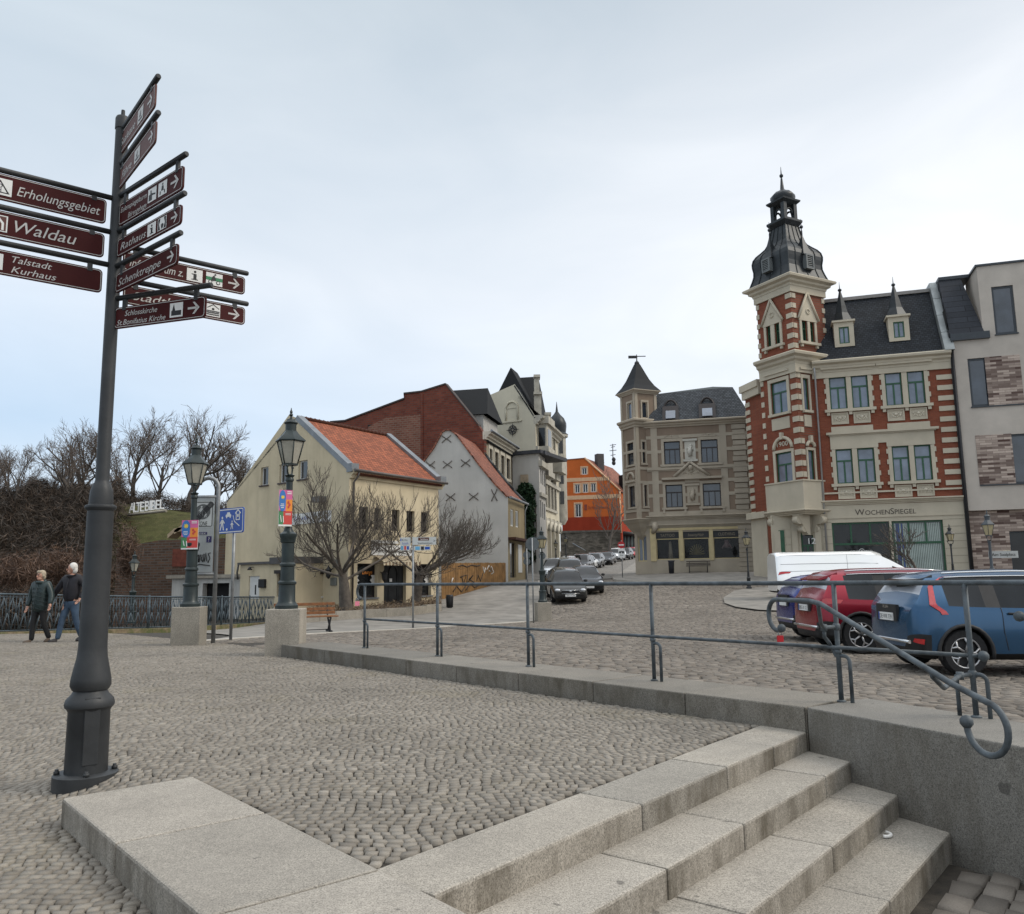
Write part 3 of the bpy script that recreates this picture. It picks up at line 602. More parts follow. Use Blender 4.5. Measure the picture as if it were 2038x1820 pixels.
sign(LEFT, 398, 0, 399, 447, 213, 0, [('Erholungsgebiet', .44, .30, .52, .52)], [('tri', .27, .18, .14, .64)], arrow=False, flip=True, ends=(221, 1.22))
sign(LEFT, 465, 0, 467, 514, 209, 0, [('Waldau', .44, .28, .66, .38)], [('arch', .26, .18, .14, .64)], arrow=False, flip=True, ends=(219, 1.22))
sign(LEFT, 530, 0, 538, 584, 205, 0, [('Talstadt', .44, .56, .38, .24), ('Kurhaus', .44, .15, .38, .27)], [('house', .25, .18, .14, .64)], arrow=False, flip=True, ends=(217, 1.22))

# ------------------------------------------------------------------ railing on the wall
RP = [G(u, v, .2)[:2] for u, v in ((725, 1290), (864, 1307), (1046, 1327.5), (1299, 1355.5), (1675, 1397))]
# straighten on one line
_d = RP[4] - RP[0]; _d = _d / np.linalg.norm(_d); RP = [RP[0] + _d * ((p - RP[0]) @ _d) for p in RP]; RP.append(RP[4] + _d * 1.10 + np.array([_d[1], -_d[0]]) * 0.02)
RDx = np.array([_d[0], _d[1], 0]); TOPZ = 1.215; LOWR = .66
rail = thing('handrail', 'long grey tubular railing with looped ends standing on the low granite wall', 'railing', (*RP[2], .2))
def p3(p, z): return np.array([p[0], p[1], z])
def curl(c, e, r, a0, a1, n=14, up=UP): return [c + e * r * math.cos(t) + up * r * math.sin(t) for t in np.linspace(math.radians(a0), math.radians(a1), n)]
m = MB(); R1 = .022
c = p3(RP[0] - _d * .13, TOPZ - .115)
path = curl(c, -RDx, .115, -75, 90, 14)[0:] + [p3(RP[0], TOPZ), p3(RP[4], TOPZ), p3(RP[5], TOPZ)]
cR = p3(RP[5] + _d * .42, TOPZ - .13); path += curl(cR, RDx, .13, 90, -115, 16)
m.tube(path, R1, 10); m.ball(path[0] + np.array([0, 0, -.0]), .036); m.ball(path[-1], .04); m.build('top_rail', M_RAIL, rail)
m = MB(); m.tube([p3(RP[0], LOWR), p3(RP[5] + _d * .06, LOWR)], .0165, 8); m.ball(p3(RP[5] + _d * .09, LOWR), .042); m.build('lower_rail', M_RAIL, rail)
for i, q in enumerate(RP):
    m = MB(); m.tube([p3(q, .195), p3(q, TOPZ)], .021, 10); m.lathe([(.022, 0), (.031, .008), (.031, .032), (.022, .04)], p3(q, LOWR - .055 if i < 5 else LOWR - .17), 12); m.lathe([(.04, 0), (.04, .01), (.022, .02)], p3(q, .198), 12); m.build('post', M_RAIL, rail)
    m = MB(); k = .10; q2 = q + _d * k; z0 = (LOWR - .07) if i < 5 else .52
    m.tube([p3(q, z0), p3(q + _d * (k * .5), z0)] + curl(p3(q + _d * (k * .5), z0 - k * .5), RDx, k * .5, 90, 0, 6)[1:] + [p3(q2, .195)], .017, 8); m.build('stub_leg', M_RAIL, rail)
# stair handrail reaching out over the steps from the last two posts
sh = thing('stair_handrail', 'sloping grey tube handrail with curled ends beside the granite steps', 'handrail', (*RP[4], .2))
qa = np.array(RP[4]) - WN * .50; qb = np.array(RP[5]) - WN2 * .92
hd = np.array([*(qb - qa), 0]); hd /= np.linalg.norm(hd)
def hpt(u, v):
    b = np.array([*qa, 1.0]); 
    for _ in range(3): tt = along(b, hd, u); q = b + hd * tt; b[2] = H(u, v, q[1])[2]
    return b + hd * along(b, hd, u)
A = hpt(1624, 1197); A0 = hpt(1545, 1196); A0[2] = A[2]; B0 = hpt(1895, 1362); sl_ = B0 - A
cl = A0 - UP * .135
path = curl(cl, -hd, .135, -115, 90, 16) + [A + (A0 - A) * .15, A + sl_ * .04, A + sl_ * .5, B0]
ce = hpt(1964, 1450); sd = sl_ / np.linalg.norm(sl_); ang0 = math.degrees(math.atan2(sd @ hd, -(sd @ UP)))
path += curl(ce, hd, .16, 68, -185, 24)
m = MB(); m.tube(path, .0205, 10); m.ball(path[0] + np.array([0, 0, .01]), .038); m.ball(path[-1], .042); m.build('rail', M_RAIL, sh)
for q, zc, a in ((RP[4], H(1655, 1248, RP[4][1])[2], A + sl_ * .02), (RP[5], .52, B0 - sl_ * .12)):
    m = MB(); P = p3(q, zc); mid = P - np.array([*WN, 0]) * .16 - RDx * .03
    m.tube([P, mid, mid * .35 + a * .65 - UP * .10, a - UP * .03, a], .017, 8); m.lathe([(.022, -.03), (.032, -.02), (.032, .02), (.022, .03)], P, 12); m.lathe([(.0, -.028), (.028, -.028), (.028, .028), (0, .028)], mid, 10); m.build('bracket', M_RAIL, sh)
m = MB(); P = p3(RP[4], H(1655, 1248, RP[4][1])[2]); mid = P - np.array([*WN, 0]) * .16 - RDx * .03
m.tube([mid, mid + UP * -.08 + RDx * .0, p3(RP[4], LOWR - .02) - RDx * .07 - np.array([*WN, 0]) * .02 + UP * .06, p3(RP[4], LOWR - .075) - RDx * .02, p3(RP[4], LOWR - .075)], .017, 8); m.build('strut', M_RAIL, sh)
m = MB(); q = np.array(RP[5]) - _d * .12; m.tube([p3(q, .195), p3(q, .50), p3(np.array(RP[5]), .52)], .017, 8); m.build('stub_leg', M_RAIL, sh)
# love locks
def padlock(name, label, c, mat, s=1.0, rz=0.0):
    r = thing(name, label, 'padlock', c)
    m = MB(); m.box(np.array(c) - UP * .028 * s, (.042 * s, .018 * s, .042 * s), rz); m.build('lock_body', mat, r, bevel=.004)
    m = MB(); e = np.array([math.cos(rz), math.sin(rz), 0]); m.tube([np.array(c) + e * .014 * s * math.cos(t) + UP * (-.008 + .026 * math.sin(t)) * s for t in np.linspace(0, math.pi, 9)], .0035 * s, 6); m.build('shackle', M_GALV, r)
    return r
padlock('padlock', 'small red padlock hanging from the curled end of the stair handrail', path[1] - UP * .035, plain('red_lacquer', (.45, .012, .02), .4), 1.35, .3)
padlock('padlock', 'pink padlock hanging on the far looped end of the railing', np.array(H(711, 1196, RP[0][1])), plain('pink_lacquer', (.75, .22, .30), .4), 1.7, .3)
# a white half ring dropped on the lowest step
o = MB(); c = G(1756, 1664, STEPZ[3]); o.tube([c + np.array([.055 * math.cos(t), .055 * math.sin(t), .012]) for t in np.linspace(-1.9, .7, 14)], .012, 8); tag(o.build('ring_piece', plain('white_plastic', (.7, .69, .66), .4)), 'white broken half ring lying on the lowest granite step', 'litter')
# ------------------------------------------------------------------ street lamps on concrete plinths
M_LGLASS = plain('milky_lantern_glass', (0.34, 0.325, 0.27), 0.25, 0.12, 8, 0, 0, 0.6)
M_LGLASSY = plain('warm_lantern_glass', (0.42, 0.36, 0.22), 0.25, 0.12, 8, 0, 0, 0.6)
def hexpts(r, z, n=6, rot=0.0): return [(r * math.cos(rot + 2 * math.pi * k / n), r * math.sin(rot + 2 * math.pi * k / n), z) for k in range(n)]
def make_lamp(label, H_=3.35, mat=None, glass=None, group='cast iron street lamps', slim=False):
    mat = mat or M_LAMPG; glass = glass or M_LGLASS
    r = thing('street_lamp', label, 'street lamp', (0, 0, 0), group)
    k = H_ / 3.60; ph = 2.36 * k
    m = MB()
    if not slim: prof = [(.20, 0), (.20, .06), (.175, .09), (.15, .13), (.145, .42), (.165, .44), (.165, .47), (.125, .50), (.118, .74), (.14, .76), (.14, .79), (.112, .82), (.112, 1.16), (.13, 1.18), (.135, 1.24), (.15, 1.28), (.15, 1.33), (.09, 1.37), (.062, 1.45), (.058, ph - .12), (.075, ph - .1), (.075, ph - .06), (.062, ph - .04), (.09, ph), (.05, ph + .02)]
    else: prof = [(.15, 0), (.15, .08), (.11, .12), (.10, .55), (.12, .58), (.07, .64), (.055, .9), (.065, .93), (.045, .97), (.04, ph - .12), (.07, ph - .1), (.07, ph - .06), (.05, ph), (.04, ph + .02)]
    m.lathe(prof, (0, 0, 0), 18); m.build('pole', mat, r, sharp=35)
    z0 = ph + .20 * k; z1 = ph + .62 * k; r0, r1 = .135 * k, .245 * k
    m = MB()
    for s in (1, -1): m.tube([(0, .05 * s, ph - .02), (0, .14 * s, ph + .03), (0, .17 * s, ph + .12), (0, .13 * s, z0)], .016, 6); m.ball((0, .185 * s, ph + .16), .028, 6)
    m.lathe([(r0 + .01, 0), (r0 + .01, .025)], (0, 0, z0 - .02), 6, smooth=False)
    A = hexpts(r0, z0); B = hexpts(r1, z1)
    for a, b in zip(A, B): m.tube([a, b], .011, 5)
    for P, w in ((A, .012), (B, .018)):
        for i in range(6): m.tube([P[i], P[(i + 1) % 6]], w, 5)
    m.build('lantern_frame', mat, r)
    m = MB(); A = hexpts(r0 - .008, z0); B = hexpts(r1 - .008, z1); m.add(A + B, [(i, (i + 1) % 6, 6 + (i + 1) % 6, 6 + i) for i in range(6)]); m.build('lantern_glass', glass, r)
    m = MB(); q = k
    m.lathe([(r1 + .035, z1), (r1 + .03, z1 + .015), (.16 * q, z1 + .12 * q), (.10 * q, z1 + .2 * q)], (0, 0, 0), 6, smooth=False)
    m.lathe([(.098 * q, z1 + .19 * q), (.10 * q, z1 + .31 * q), (.125 * q, z1 + .33 * q), (.125 * q, z1 + .345 * q), (.085 * q, z1 + .37 * q), (.075 * q, z1 + .40 * q), (.02 * q, z1 + .43 * q), (.018, z1 + .46 * q), (.038, z1 + .485 * q), (.02, z1 + .52 * q), (.028, z1 + .54 * q), (.012, z1 + .58 * q), (.004, z1 + .62 * q)], (0, 0, 0), 14)
    m.build('lantern_roof', mat, r, sharp=40)
    return r
def plinth(label, c, w, h, rz=0.0):
    m = MB(); m.box((c[0], c[1], c[2] + h / 2 - .05), (w, w, h + .1), rz); return tag(m.build('plinth', M_CONC, None, bevel=.012), label, 'plinth', 'concrete lamp plinths')
PA = G(568, 1306, .0); PA *= (PA[1] + .28) / PA[1]
wA = 66 * PA[1] / FPX; hA = H(568, 1212, PA[1])[2] - .0
plinth('tall square concrete plinth at the far end of the low granite wall', (PA[0], PA[1], 0), wA, hA, .05)
lampA = make_lamp('green cast iron lamp with banner on the plinth beside the slatted bench', H(580, 812, PA[1])[2] - hA)
lampA.location = (PA[0], PA[1], hA)
PB = G(375, 1285, .0); PB *= (PB[1] + .28) / PB[1]
wB = 54 * PB[1] / FPX; hB = H(375, 1208, PB[1])[2]
plinth('square concrete plinth near the bridge fence with wet streaks', (PB[0], PB[1], 0), wB, hB, .1)
lampB = dup(lampA, (PB[0], PB[1], hB), .5, 'green cast iron lamp with banner near the bridge fence and zone sign', None)
def rescale(o, target): pass
# mid street lamp on its own plinth by the parked cars
PC = H(1081, 1237, 35.5); zC = PC[2]; hC = H(1085, 1199, 35.5)[2] - zC
plinth('low concrete plinth with dark stain beside the front parked car', (PC[0], PC[1], zC), 28 * 35.5 / FPX, hC, .2)
hl = H(1080, 1048, 35.5)[2] - (zC + hC)
lampC = make_lamp('green lamp with yellowish panes on the plinth beside the front parked car', hl, None, M_LGLASSY)
lampC.location = (PC[0], PC[1], zC + hC)
def slim(u, vb, vt, Y, label, rz=0.0, base=None):
    b = H(u, vb, Y); g_ = make_lamp(label, H(u, vt, Y)[2] - b[2], plain('black_lamp_paint', (.02, .022, .024), .4), M_LGLASSY, 'slim black street lamps', True); g_.location = tuple(b); g_.rotation_euler = (0, 0, rz); return g_
slim(1491, 1172, 1050, 46, 'slim black lamp on the rounded kerb island before the grey corner house')
slim(1127, 1125, 1062, 72, 'slim dark lamp beside the cream shop arcade, right of two', .3)
slim(1107, 1130, 1072, 62, 'slim dark lamp left of the arcade lamp by the parked silver car', .3)
slim(1194, 1108, 1055, 119, 'small distant lamp before the rough stone wall at the street bend')
slim(1302 - 8, 1108, 1060, 121, 'distant lamp before the orange house entrance') if False else None
gD = (H(1977, 1160, 36)); lampD = make_lamp('lamp with warm glass before the striped stone base of the modern house', H(1968, 1014, 36)[2] - gz(gD[0], 36), plain('grey_blue_lamp_paint', (.055, .065, .075), .4), M_LGLASSY)
lampD.location = (gD[0], 36, gz(gD[0], 36))
pE = H(1899, 1160, 43); slim(1899, 1160, 1043, 43, 'slim dark lamp half hidden behind the small bare tree', .4); 
# lantern rising from the lower river path
pF = H(266, 1150, 36); lampF = make_lamp('lamp on the lower river path, only its lantern above the fence', 3.1, None, None); zt = H(266, 1096, 36)[2]; lampF.location = (pF[0], 36, zt - 3.1)

# ------------------------------------------------------------------ event banners on the two near lamps
def banner(label, lamp, v0, v1, u0, u1, rz):
    Y = lamp.location[1] - .13; x0, x1 = H(u0, v0, Y)[0], H(u1, v0, Y)[0]; z1, z0 = H(u0, v0, Y)[2], H(u0, v1, Y)[2]; w, h = (x1 - x0), z1 - z0; 
    cx = (x0 + x1) / 2
    r = thing('event_banner', label, 'banner', (cx, Y, z0), 'event banners on the lamp posts')
    e = np.array([math.cos(rz), math.sin(rz), 0]); w = w / math.cos(rz) if abs(math.cos(rz)) > .3 else w; n = np.array([e[1], -e[0], 0]); O = np.array([cx, Y, z0]) - e * w / 2
    P = lambda x, y, k=0: O + e * (x * w) + UP * (y * h) + n * (.006 + .002 * k)
    def quad(mb, x0, y0, x1, y1, k, m=0): mb.add([P(x0, y0, k), P(x1, y0, k), P(x1, y1, k), P(x0, y1, k)], [(0, 1, 2, 3)], m)
    m = MB(); m.extr([P(0, 0), P(1, 0), P(1, 1), P(0, 1)], -n * .012); m.build('board', M_WHITE, r)
    m = MB(); quad(m, 0, .05, .34, .43, 1, 0); quad(m, .34, .05, 1, .42, 1, 1); quad(m, .52, .42, 1, .74, 1, 2); quad(m, .48, .74, 1, 1, 1, 3); quad(m, 0, .40, .52, 1, 1, 4)
    el = [P(.26 + .25 * math.cos(t), .70 + .295 * math.copysign(abs(math.sin(t)) ** .7, math.sin(t)), 2) for t in np.linspace(0, 2 * math.pi, 24, endpoint=False)]; m.add(el, [tuple(range(24))], 5)
    st = []
    for k in range(16): a = k * math.pi / 8; q = .16 if k % 2 == 0 else .09; st.append(P(.27 + q * math.cos(a), .80 + q * w / h * math.sin(a), 3))
    m.add(st, [tuple(range(16))], 6)
    for dx, dy in ((.7, .66), (.8, .6), (.72, .54)): m.add([P(dx + .07 * math.cos(t), dy + .045 * math.sin(t), 3) for t in np.linspace(0, 2 * math.pi, 8, endpoint=False)], [tuple(range(8))], 1)
    for yy, xx0, xx1 in ((.60, .12, .38), (.55, .1, .4), (.50, .14, .36)): quad(m, xx0, yy, xx1, yy + .018, 3, 7)
    for yy in (.94, .89): quad(m, .6, yy, .92, yy + .025, 3, 7)
    for yy in (.34, .31): quad(m, .5, yy, .9, yy + .013, 3, 7)
    for q in ((.1, .12, .3, .3), (.3, .1, .42, .28)): m.add([P(q[0], q[3], 3), P(q[0] + .05, q[3], 3), P((q[0] + q[2]) / 2 + .03, q[1], 3), P((q[0] + q[2]) / 2 - .03, q[1], 3)], [(0, 1, 2, 3)], 7)
    m.build('print', [M_BGREEN, M_BREDS, M_ORANGE, M_PINK, M_PINK, M_SKYB, M_YEL, M_WHITE], r)
    m = MB(); c = (lamp.location[0], lamp.location[1]); pc = P(.5, .5)
    for y in (.12, .88): q = P(.5, y); m.tube([q - n * .012, (c[0], c[1], q[2])], .012, 6)
    m.build('bracket', M_GALV, r)
banner('colourful festival banner with blue sun emblem on the lamp near the fence', lampB, 1036, 1094, 362, 396, -.10)
banner('narrow looking festival banner turned sideways on the lamp by the bench', lampA, 976, 1048, 558, 580, .62)

# ------------------------------------------------------------------ traffic signs
def pole(m, p, z0, z1, r=.03): m.tube([(p[0], p[1], z0), (p[0], p[1], z1)], r, 10)
# large zone board hung from a bent pole
Yz = 18.6; b = G(424, 1279, 0); Yz = b[1]; top = H(440, 990, Yz)
zs = thing('zone_sign', 'tall grey board with crossed out pedestrian disc, lettering and scribbles on an arched pole', 'traffic sign', (b[0], b[1], 0))
m = MB(); ztop = H(415, 952, Yz)[2]; rr = .22; xc = b[0] - rr
m.tube([(b[0], Yz, -.02), (b[0], Yz, ztop - rr)] + [(xc + rr * math.cos(t), Yz, ztop - rr + rr * math.sin(t)) for t in np.linspace(.2, math.pi * .75, 10)], .045, 12)
x0 = H(383, 1000, Yz)[0]; z_u = H(385, 990, Yz)[2]; z_l = H(385, 1143, Yz)[2]
for z in (z_u, z_l): m.tube([(x0, Yz, z), (b[0], Yz, z)], .04, 8)
m.build('bent_pole', M_GALV, zs)
m = MB(); w = b[0] - .06 - x0; m.box((x0 + w / 2, Yz - .02, (z_u + z_l) / 2), (w, .03, z_u - z_l - .06)); bd = m.build('board', M_SIGNGREY, zs, bevel=.004)
yf = Yz - .038; F_ = lambda x, y, k=0: (x0 + w * x, yf - .002 * k, z_l + (z_u - z_l) * y)
m = MB(); hw = (z_u - z_l)
sq = [F_(x, y, 0) for x, y in ((.08, .60), (.95, .60), (.95, .945), (.08, .945))]; m.add(sq, [(0, 1, 2, 3)], 0)
outline(m, rrect(.10 * w, .61 * hw, .93 * w, .935 * hw, .03), .016, lambda x, y, k: (x0 + x, yf - k, z_l + y), .003, 1)
cx, cy, R_ = .50, .805, .33 * w
disc = lambda r, k: [(x0 + w * cx + r * math.cos(t), yf - .002 * k, z_l + hw * cy + r * math.sin(t)) for t in np.linspace(0, 2 * math.pi, 24, endpoint=False)]
m.add(disc(R_, 2), [tuple(range(24))], 2)
def person_icon(mb, cx, cz, s, y, m_=0):
    q = lambda *p: [(cx + s * a, y, cz + s * b_) for a, b_ in p]
    mb.add([(cx + s * .09 * math.cos(t), y, cz + s * (.88 + .09 * math.sin(t))) for t in np.linspace(0, 6.28, 9)[:-1]], [tuple(range(8))], m_)
    for P in (q((-.13, .42), (.13, .42), (.11, .76), (-.11, .76)), q((-.13, .42), (0, .42), (-.12, 0), (-.24, 0)), q((0, .42), (.13, .42), (.22, 0), (.10, 0)), q((-.11, .74), (-.28, .48), (-.22, .44), (-.08, .62)), q((.11, .74), (.27, .46), (.21, .43), (.07, .62))): mb.add(P, [tuple(range(4))], m_)
person_icon(m, x0 + w * .44, z_l + hw * .75, .32 * w * 1.4, yf - .006, 0); person_icon(m, x0 + w * .62, z_l + hw * .73, .24 * w, yf - .006, 0)
for k in range(5):
    o = (k - 2) * .035; a = (x0 + w * (.12 + o), yf - .008, z_l + hw * (.665 - o * .25)); c_ = (x0 + w * (.90 + o), yf - .008, z_l + hw * (.925 - o * .25)); t_ = .012
    m.add([a, (a[0] + t_, a[1], a[2] - t_), (c_[0] + t_, c_[1], c_[2] - t_), c_], [(0, 1, 2, 3)], 1)
put_text(m, 'ZONE', F_(.5, .625, 3), (1, 0, 0), UP, .13, 0, .42 * w, 1, True)
m.add([F_(x, y, 2) for x, y in ((.36, .505), (.72, .505), (.72, .54), (.36, .54))], [(0, 1, 2, 3)], 3); m.add([F_(x, y, 2) for x, y in ((.70, .405), (.92, .405), (.92, .485), (.70, .485))], [(0, 1, 2, 3)], 3)
put_text(m, '?', F_(.81, .418, 4), (1, 0, 0), UP, .13, 0, None, 0, True); put_text(m, 'ISEK', F_(.54, .508, 4), (1, 0, 0), UP, .06, 0, .3 * w, 0, True)
m.build('print', [plain('sign_face_white', (.46, .48, .47), .5, .08), M_BLACK, plain('sign_disc_grey', (.10, .105, .105), .5), plain('sticker_violet', (.03, .025, .10), .5)], bd)
m = MB()   # spray scribble
def scribble(m, pts, r=.012): m.tube(pts, r, 5)
for pts in ([(.18, .20), (.30, .25), (.27, .14), (.20, .16), (.3, .22), (.40, .25), (.38, .15)], [(.42, .15), (.47, .25), (.56, .24), (.50, .19), (.58, .15), (.62, .26)], [(.64, .16), (.70, .27), (.76, .16)], [(.90, .27), (.80, .26), (.88, .20), (.80, .14)], [(.15, .09), (.45, .125), (.90, .105)]):
    scribble(m, [F_(x, y, 2) for x, y in pts], .011)
m.build('graffiti', M_BLACK, bd)
# blue play street sign
b = G(459, 1272, 0); Yb = b[1]; ps = thing('play_street_sign', 'blue play street sign with white walkers, car and house on a steel pole', 'traffic sign', (b[0], b[1], 0))
m = MB(); pole(m, (b[0], Yb), -.02, H(459, 1012, Yb)[2], .035); m.build('pole', M_GALV, ps)
zt_, zb_ = H(462, 1012, Yb)[2], H(462, 1062, Yb)[2]; hh_ = zt_ - zb_; ww_ = hh_ * 1.42; e = np.array([math.cos(-.62), math.sin(-.62), 0]); n = np.array([e[1], -e[0], 0]); e = np.array([.80, -.60, 0]); n = np.array([-.60, -.80, 0])
ww_ = .98; c = np.array([H(461, 1035, Yb)[0], Yb - .06, (zt_ + zb_) / 2]); O = c - e * ww_ / 2 - UP * hh_ / 2
PP_ = lambda x, y, k=0: O + e * (x * ww_) + UP * (y * hh_) + n * (.002 * k)
m = MB(); m.extr([O + e * x + UP * y for x, y in rrect(0, 0, ww_, hh_, .06)], -n * .02); sb = m.build('sign_plate', M_BLUE, ps)
m = MB(); outline(m, rrect(.02, .02, ww_ - .02, hh_ - .02, .05), .022, lambda x, y, k: O + e * x + UP * y + n * .003, 0)
fx = lambda pts, k=2: m.add([PP_(x, y, k) for x, y in pts], [tuple(range(len(pts)))])
def icon(cx, cy, s, asp):
    fx([(cx + s * asp * .10 * math.cos(t), cy + s * (.90 + .10 * math.sin(t))) for t in np.linspace(0, 6.28, 9)[:-1]])
    for P in (((-.13, .42), (.13, .42), (.11, .76), (-.11, .76)), ((-.13, .44), (0, .44), (-.16, 0), (-.28, 0)), ((0, .44), (.13, .44), (.24, 0), (.12, 0)), ((-.11, .76), (-.32, .48), (-.24, .44), (-.06, .62)), ((.11, .76), (.31, .52), (.25, .46), (.06, .62))): fx([(cx + s * asp * a, cy + s * b_) for a, b_ in P])
asp = hh_ / ww_
icon(.17, .14, .55, asp); icon(.56, .16, .34, asp); fx([(.36 + .035 * math.cos(t), .16 + .05 * math.sin(t)) for t in np.linspace(0, 6.28, 9)[:-1]])
fx([(.30, .66), (.52, .66), (.52, .74), (.48, .76), (.46, .84), (.36, .84), (.34, .76), (.30, .74)]); fx([(.32, .61), (.36, .61), (.36, .66), (.32, .66)]); fx([(.46, .61), (.50, .61), (.50, .66), (.46, .66)])
fx([(.66, .78), (.78, .94), (.90, .78), (.87, .75), (.78, .88), (.69, .75)]); fx([(.70, .50), (.73, .50), (.73, .80), (.70, .78)]); fx([(.83, .50), (.86, .50), (.86, .78), (.83, .80)]); fx([(.73, .50), (.83, .50), (.83, .54), (.73, .54)]); fx([(.75, .62), (.81, .62), (.81, .74), (.75, .74)])
fx([(.58, .70), (.605, .70), (.66, .48), (.86, .28), (.84, .25), (.64, .45)])
m.build('pictograms', M_WHITE, sb)
# white direction boards
b = GT(822, 1251); Yd = b[1]; ds = thing('direction_sign', 'slim steel pole with white direction boards in front of the second bare tree', 'direction sign', b)
m = MB(); pole(m, b, b[2] - .05, H(819, 1069, Yd)[2], .035); m.build('pole', M_GALV, ds)
m = MB(); m.lathe([(.22, 0), (.22, .01), (.05, .02)], b, 14); m.build('base_plate', M_POST, ds)
def dboard(u0, u1, v0, v1, lines, stick=()):
    P0, P1 = H(u0, v1, Yd - .05), H(u1, v0, Yd - .05); m = MB(); m.box(((P0[0] + P1[0]) / 2, Yd - .05, (P0[2] + P1[2]) / 2), (P1[0] - P0[0], .03, P1[2] - P0[2])); o = m.build('board', plain('white_board', (.50, .52, .51), .45, .08), ds); w, h = P1[0] - P0[0], P1[2] - P0[2]; y = Yd - .068
    m = MB()
    for s, x, yy, sz, mt in lines: put_text(m, s, (P0[0] + x * w, y, P0[2] + yy * h), (1, 0, 0), UP, sz * h, 0, None, mt)
    for x_, y_, xx, yy, mt in stick: m.add([(P0[0] + a * w, y + .001, P0[2] + c_ * h) for a, c_ in ((x_, y_), (xx, y_), (xx, yy), (x_, yy))], [(0, 1, 2, 3)], mt)
    if lines or stick: m.build('lettering', [M_BLACK, M_BLUE, M_WHITE, plain('sign_brown', (.09, .03, .02), .5), plain('sticker_pale_blue', (.12, .35, .55), .5), M_BREDS], o)
dboard(796, 817, 1070, 1086, [('Krhs', .2, .55, .38, 0), ('Salzlh', .2, .12, .38, 1)], ((.04, .55, .14, .85, 1),)); dboard(821, 868, 1069, 1085, [('Schloss', .34, .60, .34, 2), ('Stadtzentrum', .22, .10, .36, 0), ('>', .88, .28, .6, 0)], ((.24, .54, .70, .94, 3),))
dboard(797, 816, 1086, 1096, [], ((.05, .1, .3, .9, 4), (.4, .1, .6, .9, 5), (.68, .15, .9, .85, 1))); dboard(824, 857, 1087, 1096, [], ((.08, .1, .35, .9, 4), (.42, .1, .60, .9, 0), (.66, .2, .95, .8, 1)))
# no entry sign
b = H(1239, 1148, 57); b[2] = tz(b[0], 57) + .1; ne = thing('no_entry_sign', 'red no entry disc above a white bicycle plate on a thin pole', 'traffic sign', b); s_ = 57 / FPX
m = MB(); pole(m, b, b[2] - .15, H(1237, 1076, 57)[2], .032); m.build('pole', M_GALV, ne)
def disc(u, v, rpx, Y, mat, back=None, name='disc', par=None, th=.03, nrm=(0, -1, 0)):
    c = H(u, v, Y); r = rpx * Y / FPX; m = MB(); n = np.array(nrm, float); e = np.cross(UP, n) * -1; e = e / np.linalg.norm(e); P = [c + e * r * math.cos(t) + UP * r * math.sin(t) for t in np.linspace(0, 2 * math.pi, 24, endpoint=False)]; m.extr(P, -n * th); return m.build(name, mat, par), c, r, e
d_, c, r_, e = disc(1236.5, 1085, 7.0, 56.9, M_RED, name='disc', par=ne)
m = MB(); m.box(c + np.array([0, -.012, 0]), (r_ * 1.5, .02, r_ * .34)); m.build('bar', M_WHITE, d_)
m = MB(); c = H(1237, 1101, 56.9); m.box(c, (13 * s_, .03, 18 * s_)); pl = m.build('plate', M_WHITE, ne)
m = MB()
for k in (-1, 1): m.add([c + np.array([k * .1 + .085 * math.cos(t), -.02, .05 + .085 * math.sin(t)]) for t in np.linspace(0, 6.28, 11)[:-1]], [tuple(range(10))])
m.add([c + np.array(q) for q in ((-.1, -.021, .05), (0, -.021, .16), (.1, -.021, .05), (.02, -.021, .09))], [(0, 1, 2, 3)]); put_text(m, 'frei', c + np.array([0, -.02, -.2]), (1, 0, 0), UP, .15, 0, None, 0, True); m.build('print', M_BLACK, pl)
# backs of round signs beside the parked cars
def back_sign(u, vb, Y, discs, label, vt, r=.03):
    b = GT(u, vb, 20); b = H(u, vb, Y); g_ = thing('sign_post', label, 'traffic sign', b, 'traffic signs seen from behind'); m = MB(); pole(m, b, b[2] - .1, H(u, vt, Y)[2], r); m.build('pole', M_GALV, g_)
    for dk in discs: disc(dk[0], dk[1], dk[2], Y + .04, plain('sign_back_grey', (.10, .115, .12), .5, .2, 3), name='disc', par=g_)
    return g_
back_sign(1062, 1240, 33.5, [(1059.5, 1083, 13.5)], 'round sign seen from behind, largest of the grey discs', 1071)
back_sign(1050, 1190, 44, [(1048.5, 1105, 7.5), (1048.5, 1118, 7)], 'pair of small round sign backs on a pole left of the large disc', 1092)
g_ = back_sign(1077, 1190, 43, [(1079, 1107, 7)], 'narrow sign pole with square plates behind the plinth lamp', 1070)
m = MB(); c = H(1071, 1078, 43.1); m.box(c, (.36, .03, .42)); m.build('plate', plain('sign_back_grey', (.10, .115, .12), .5), g_)

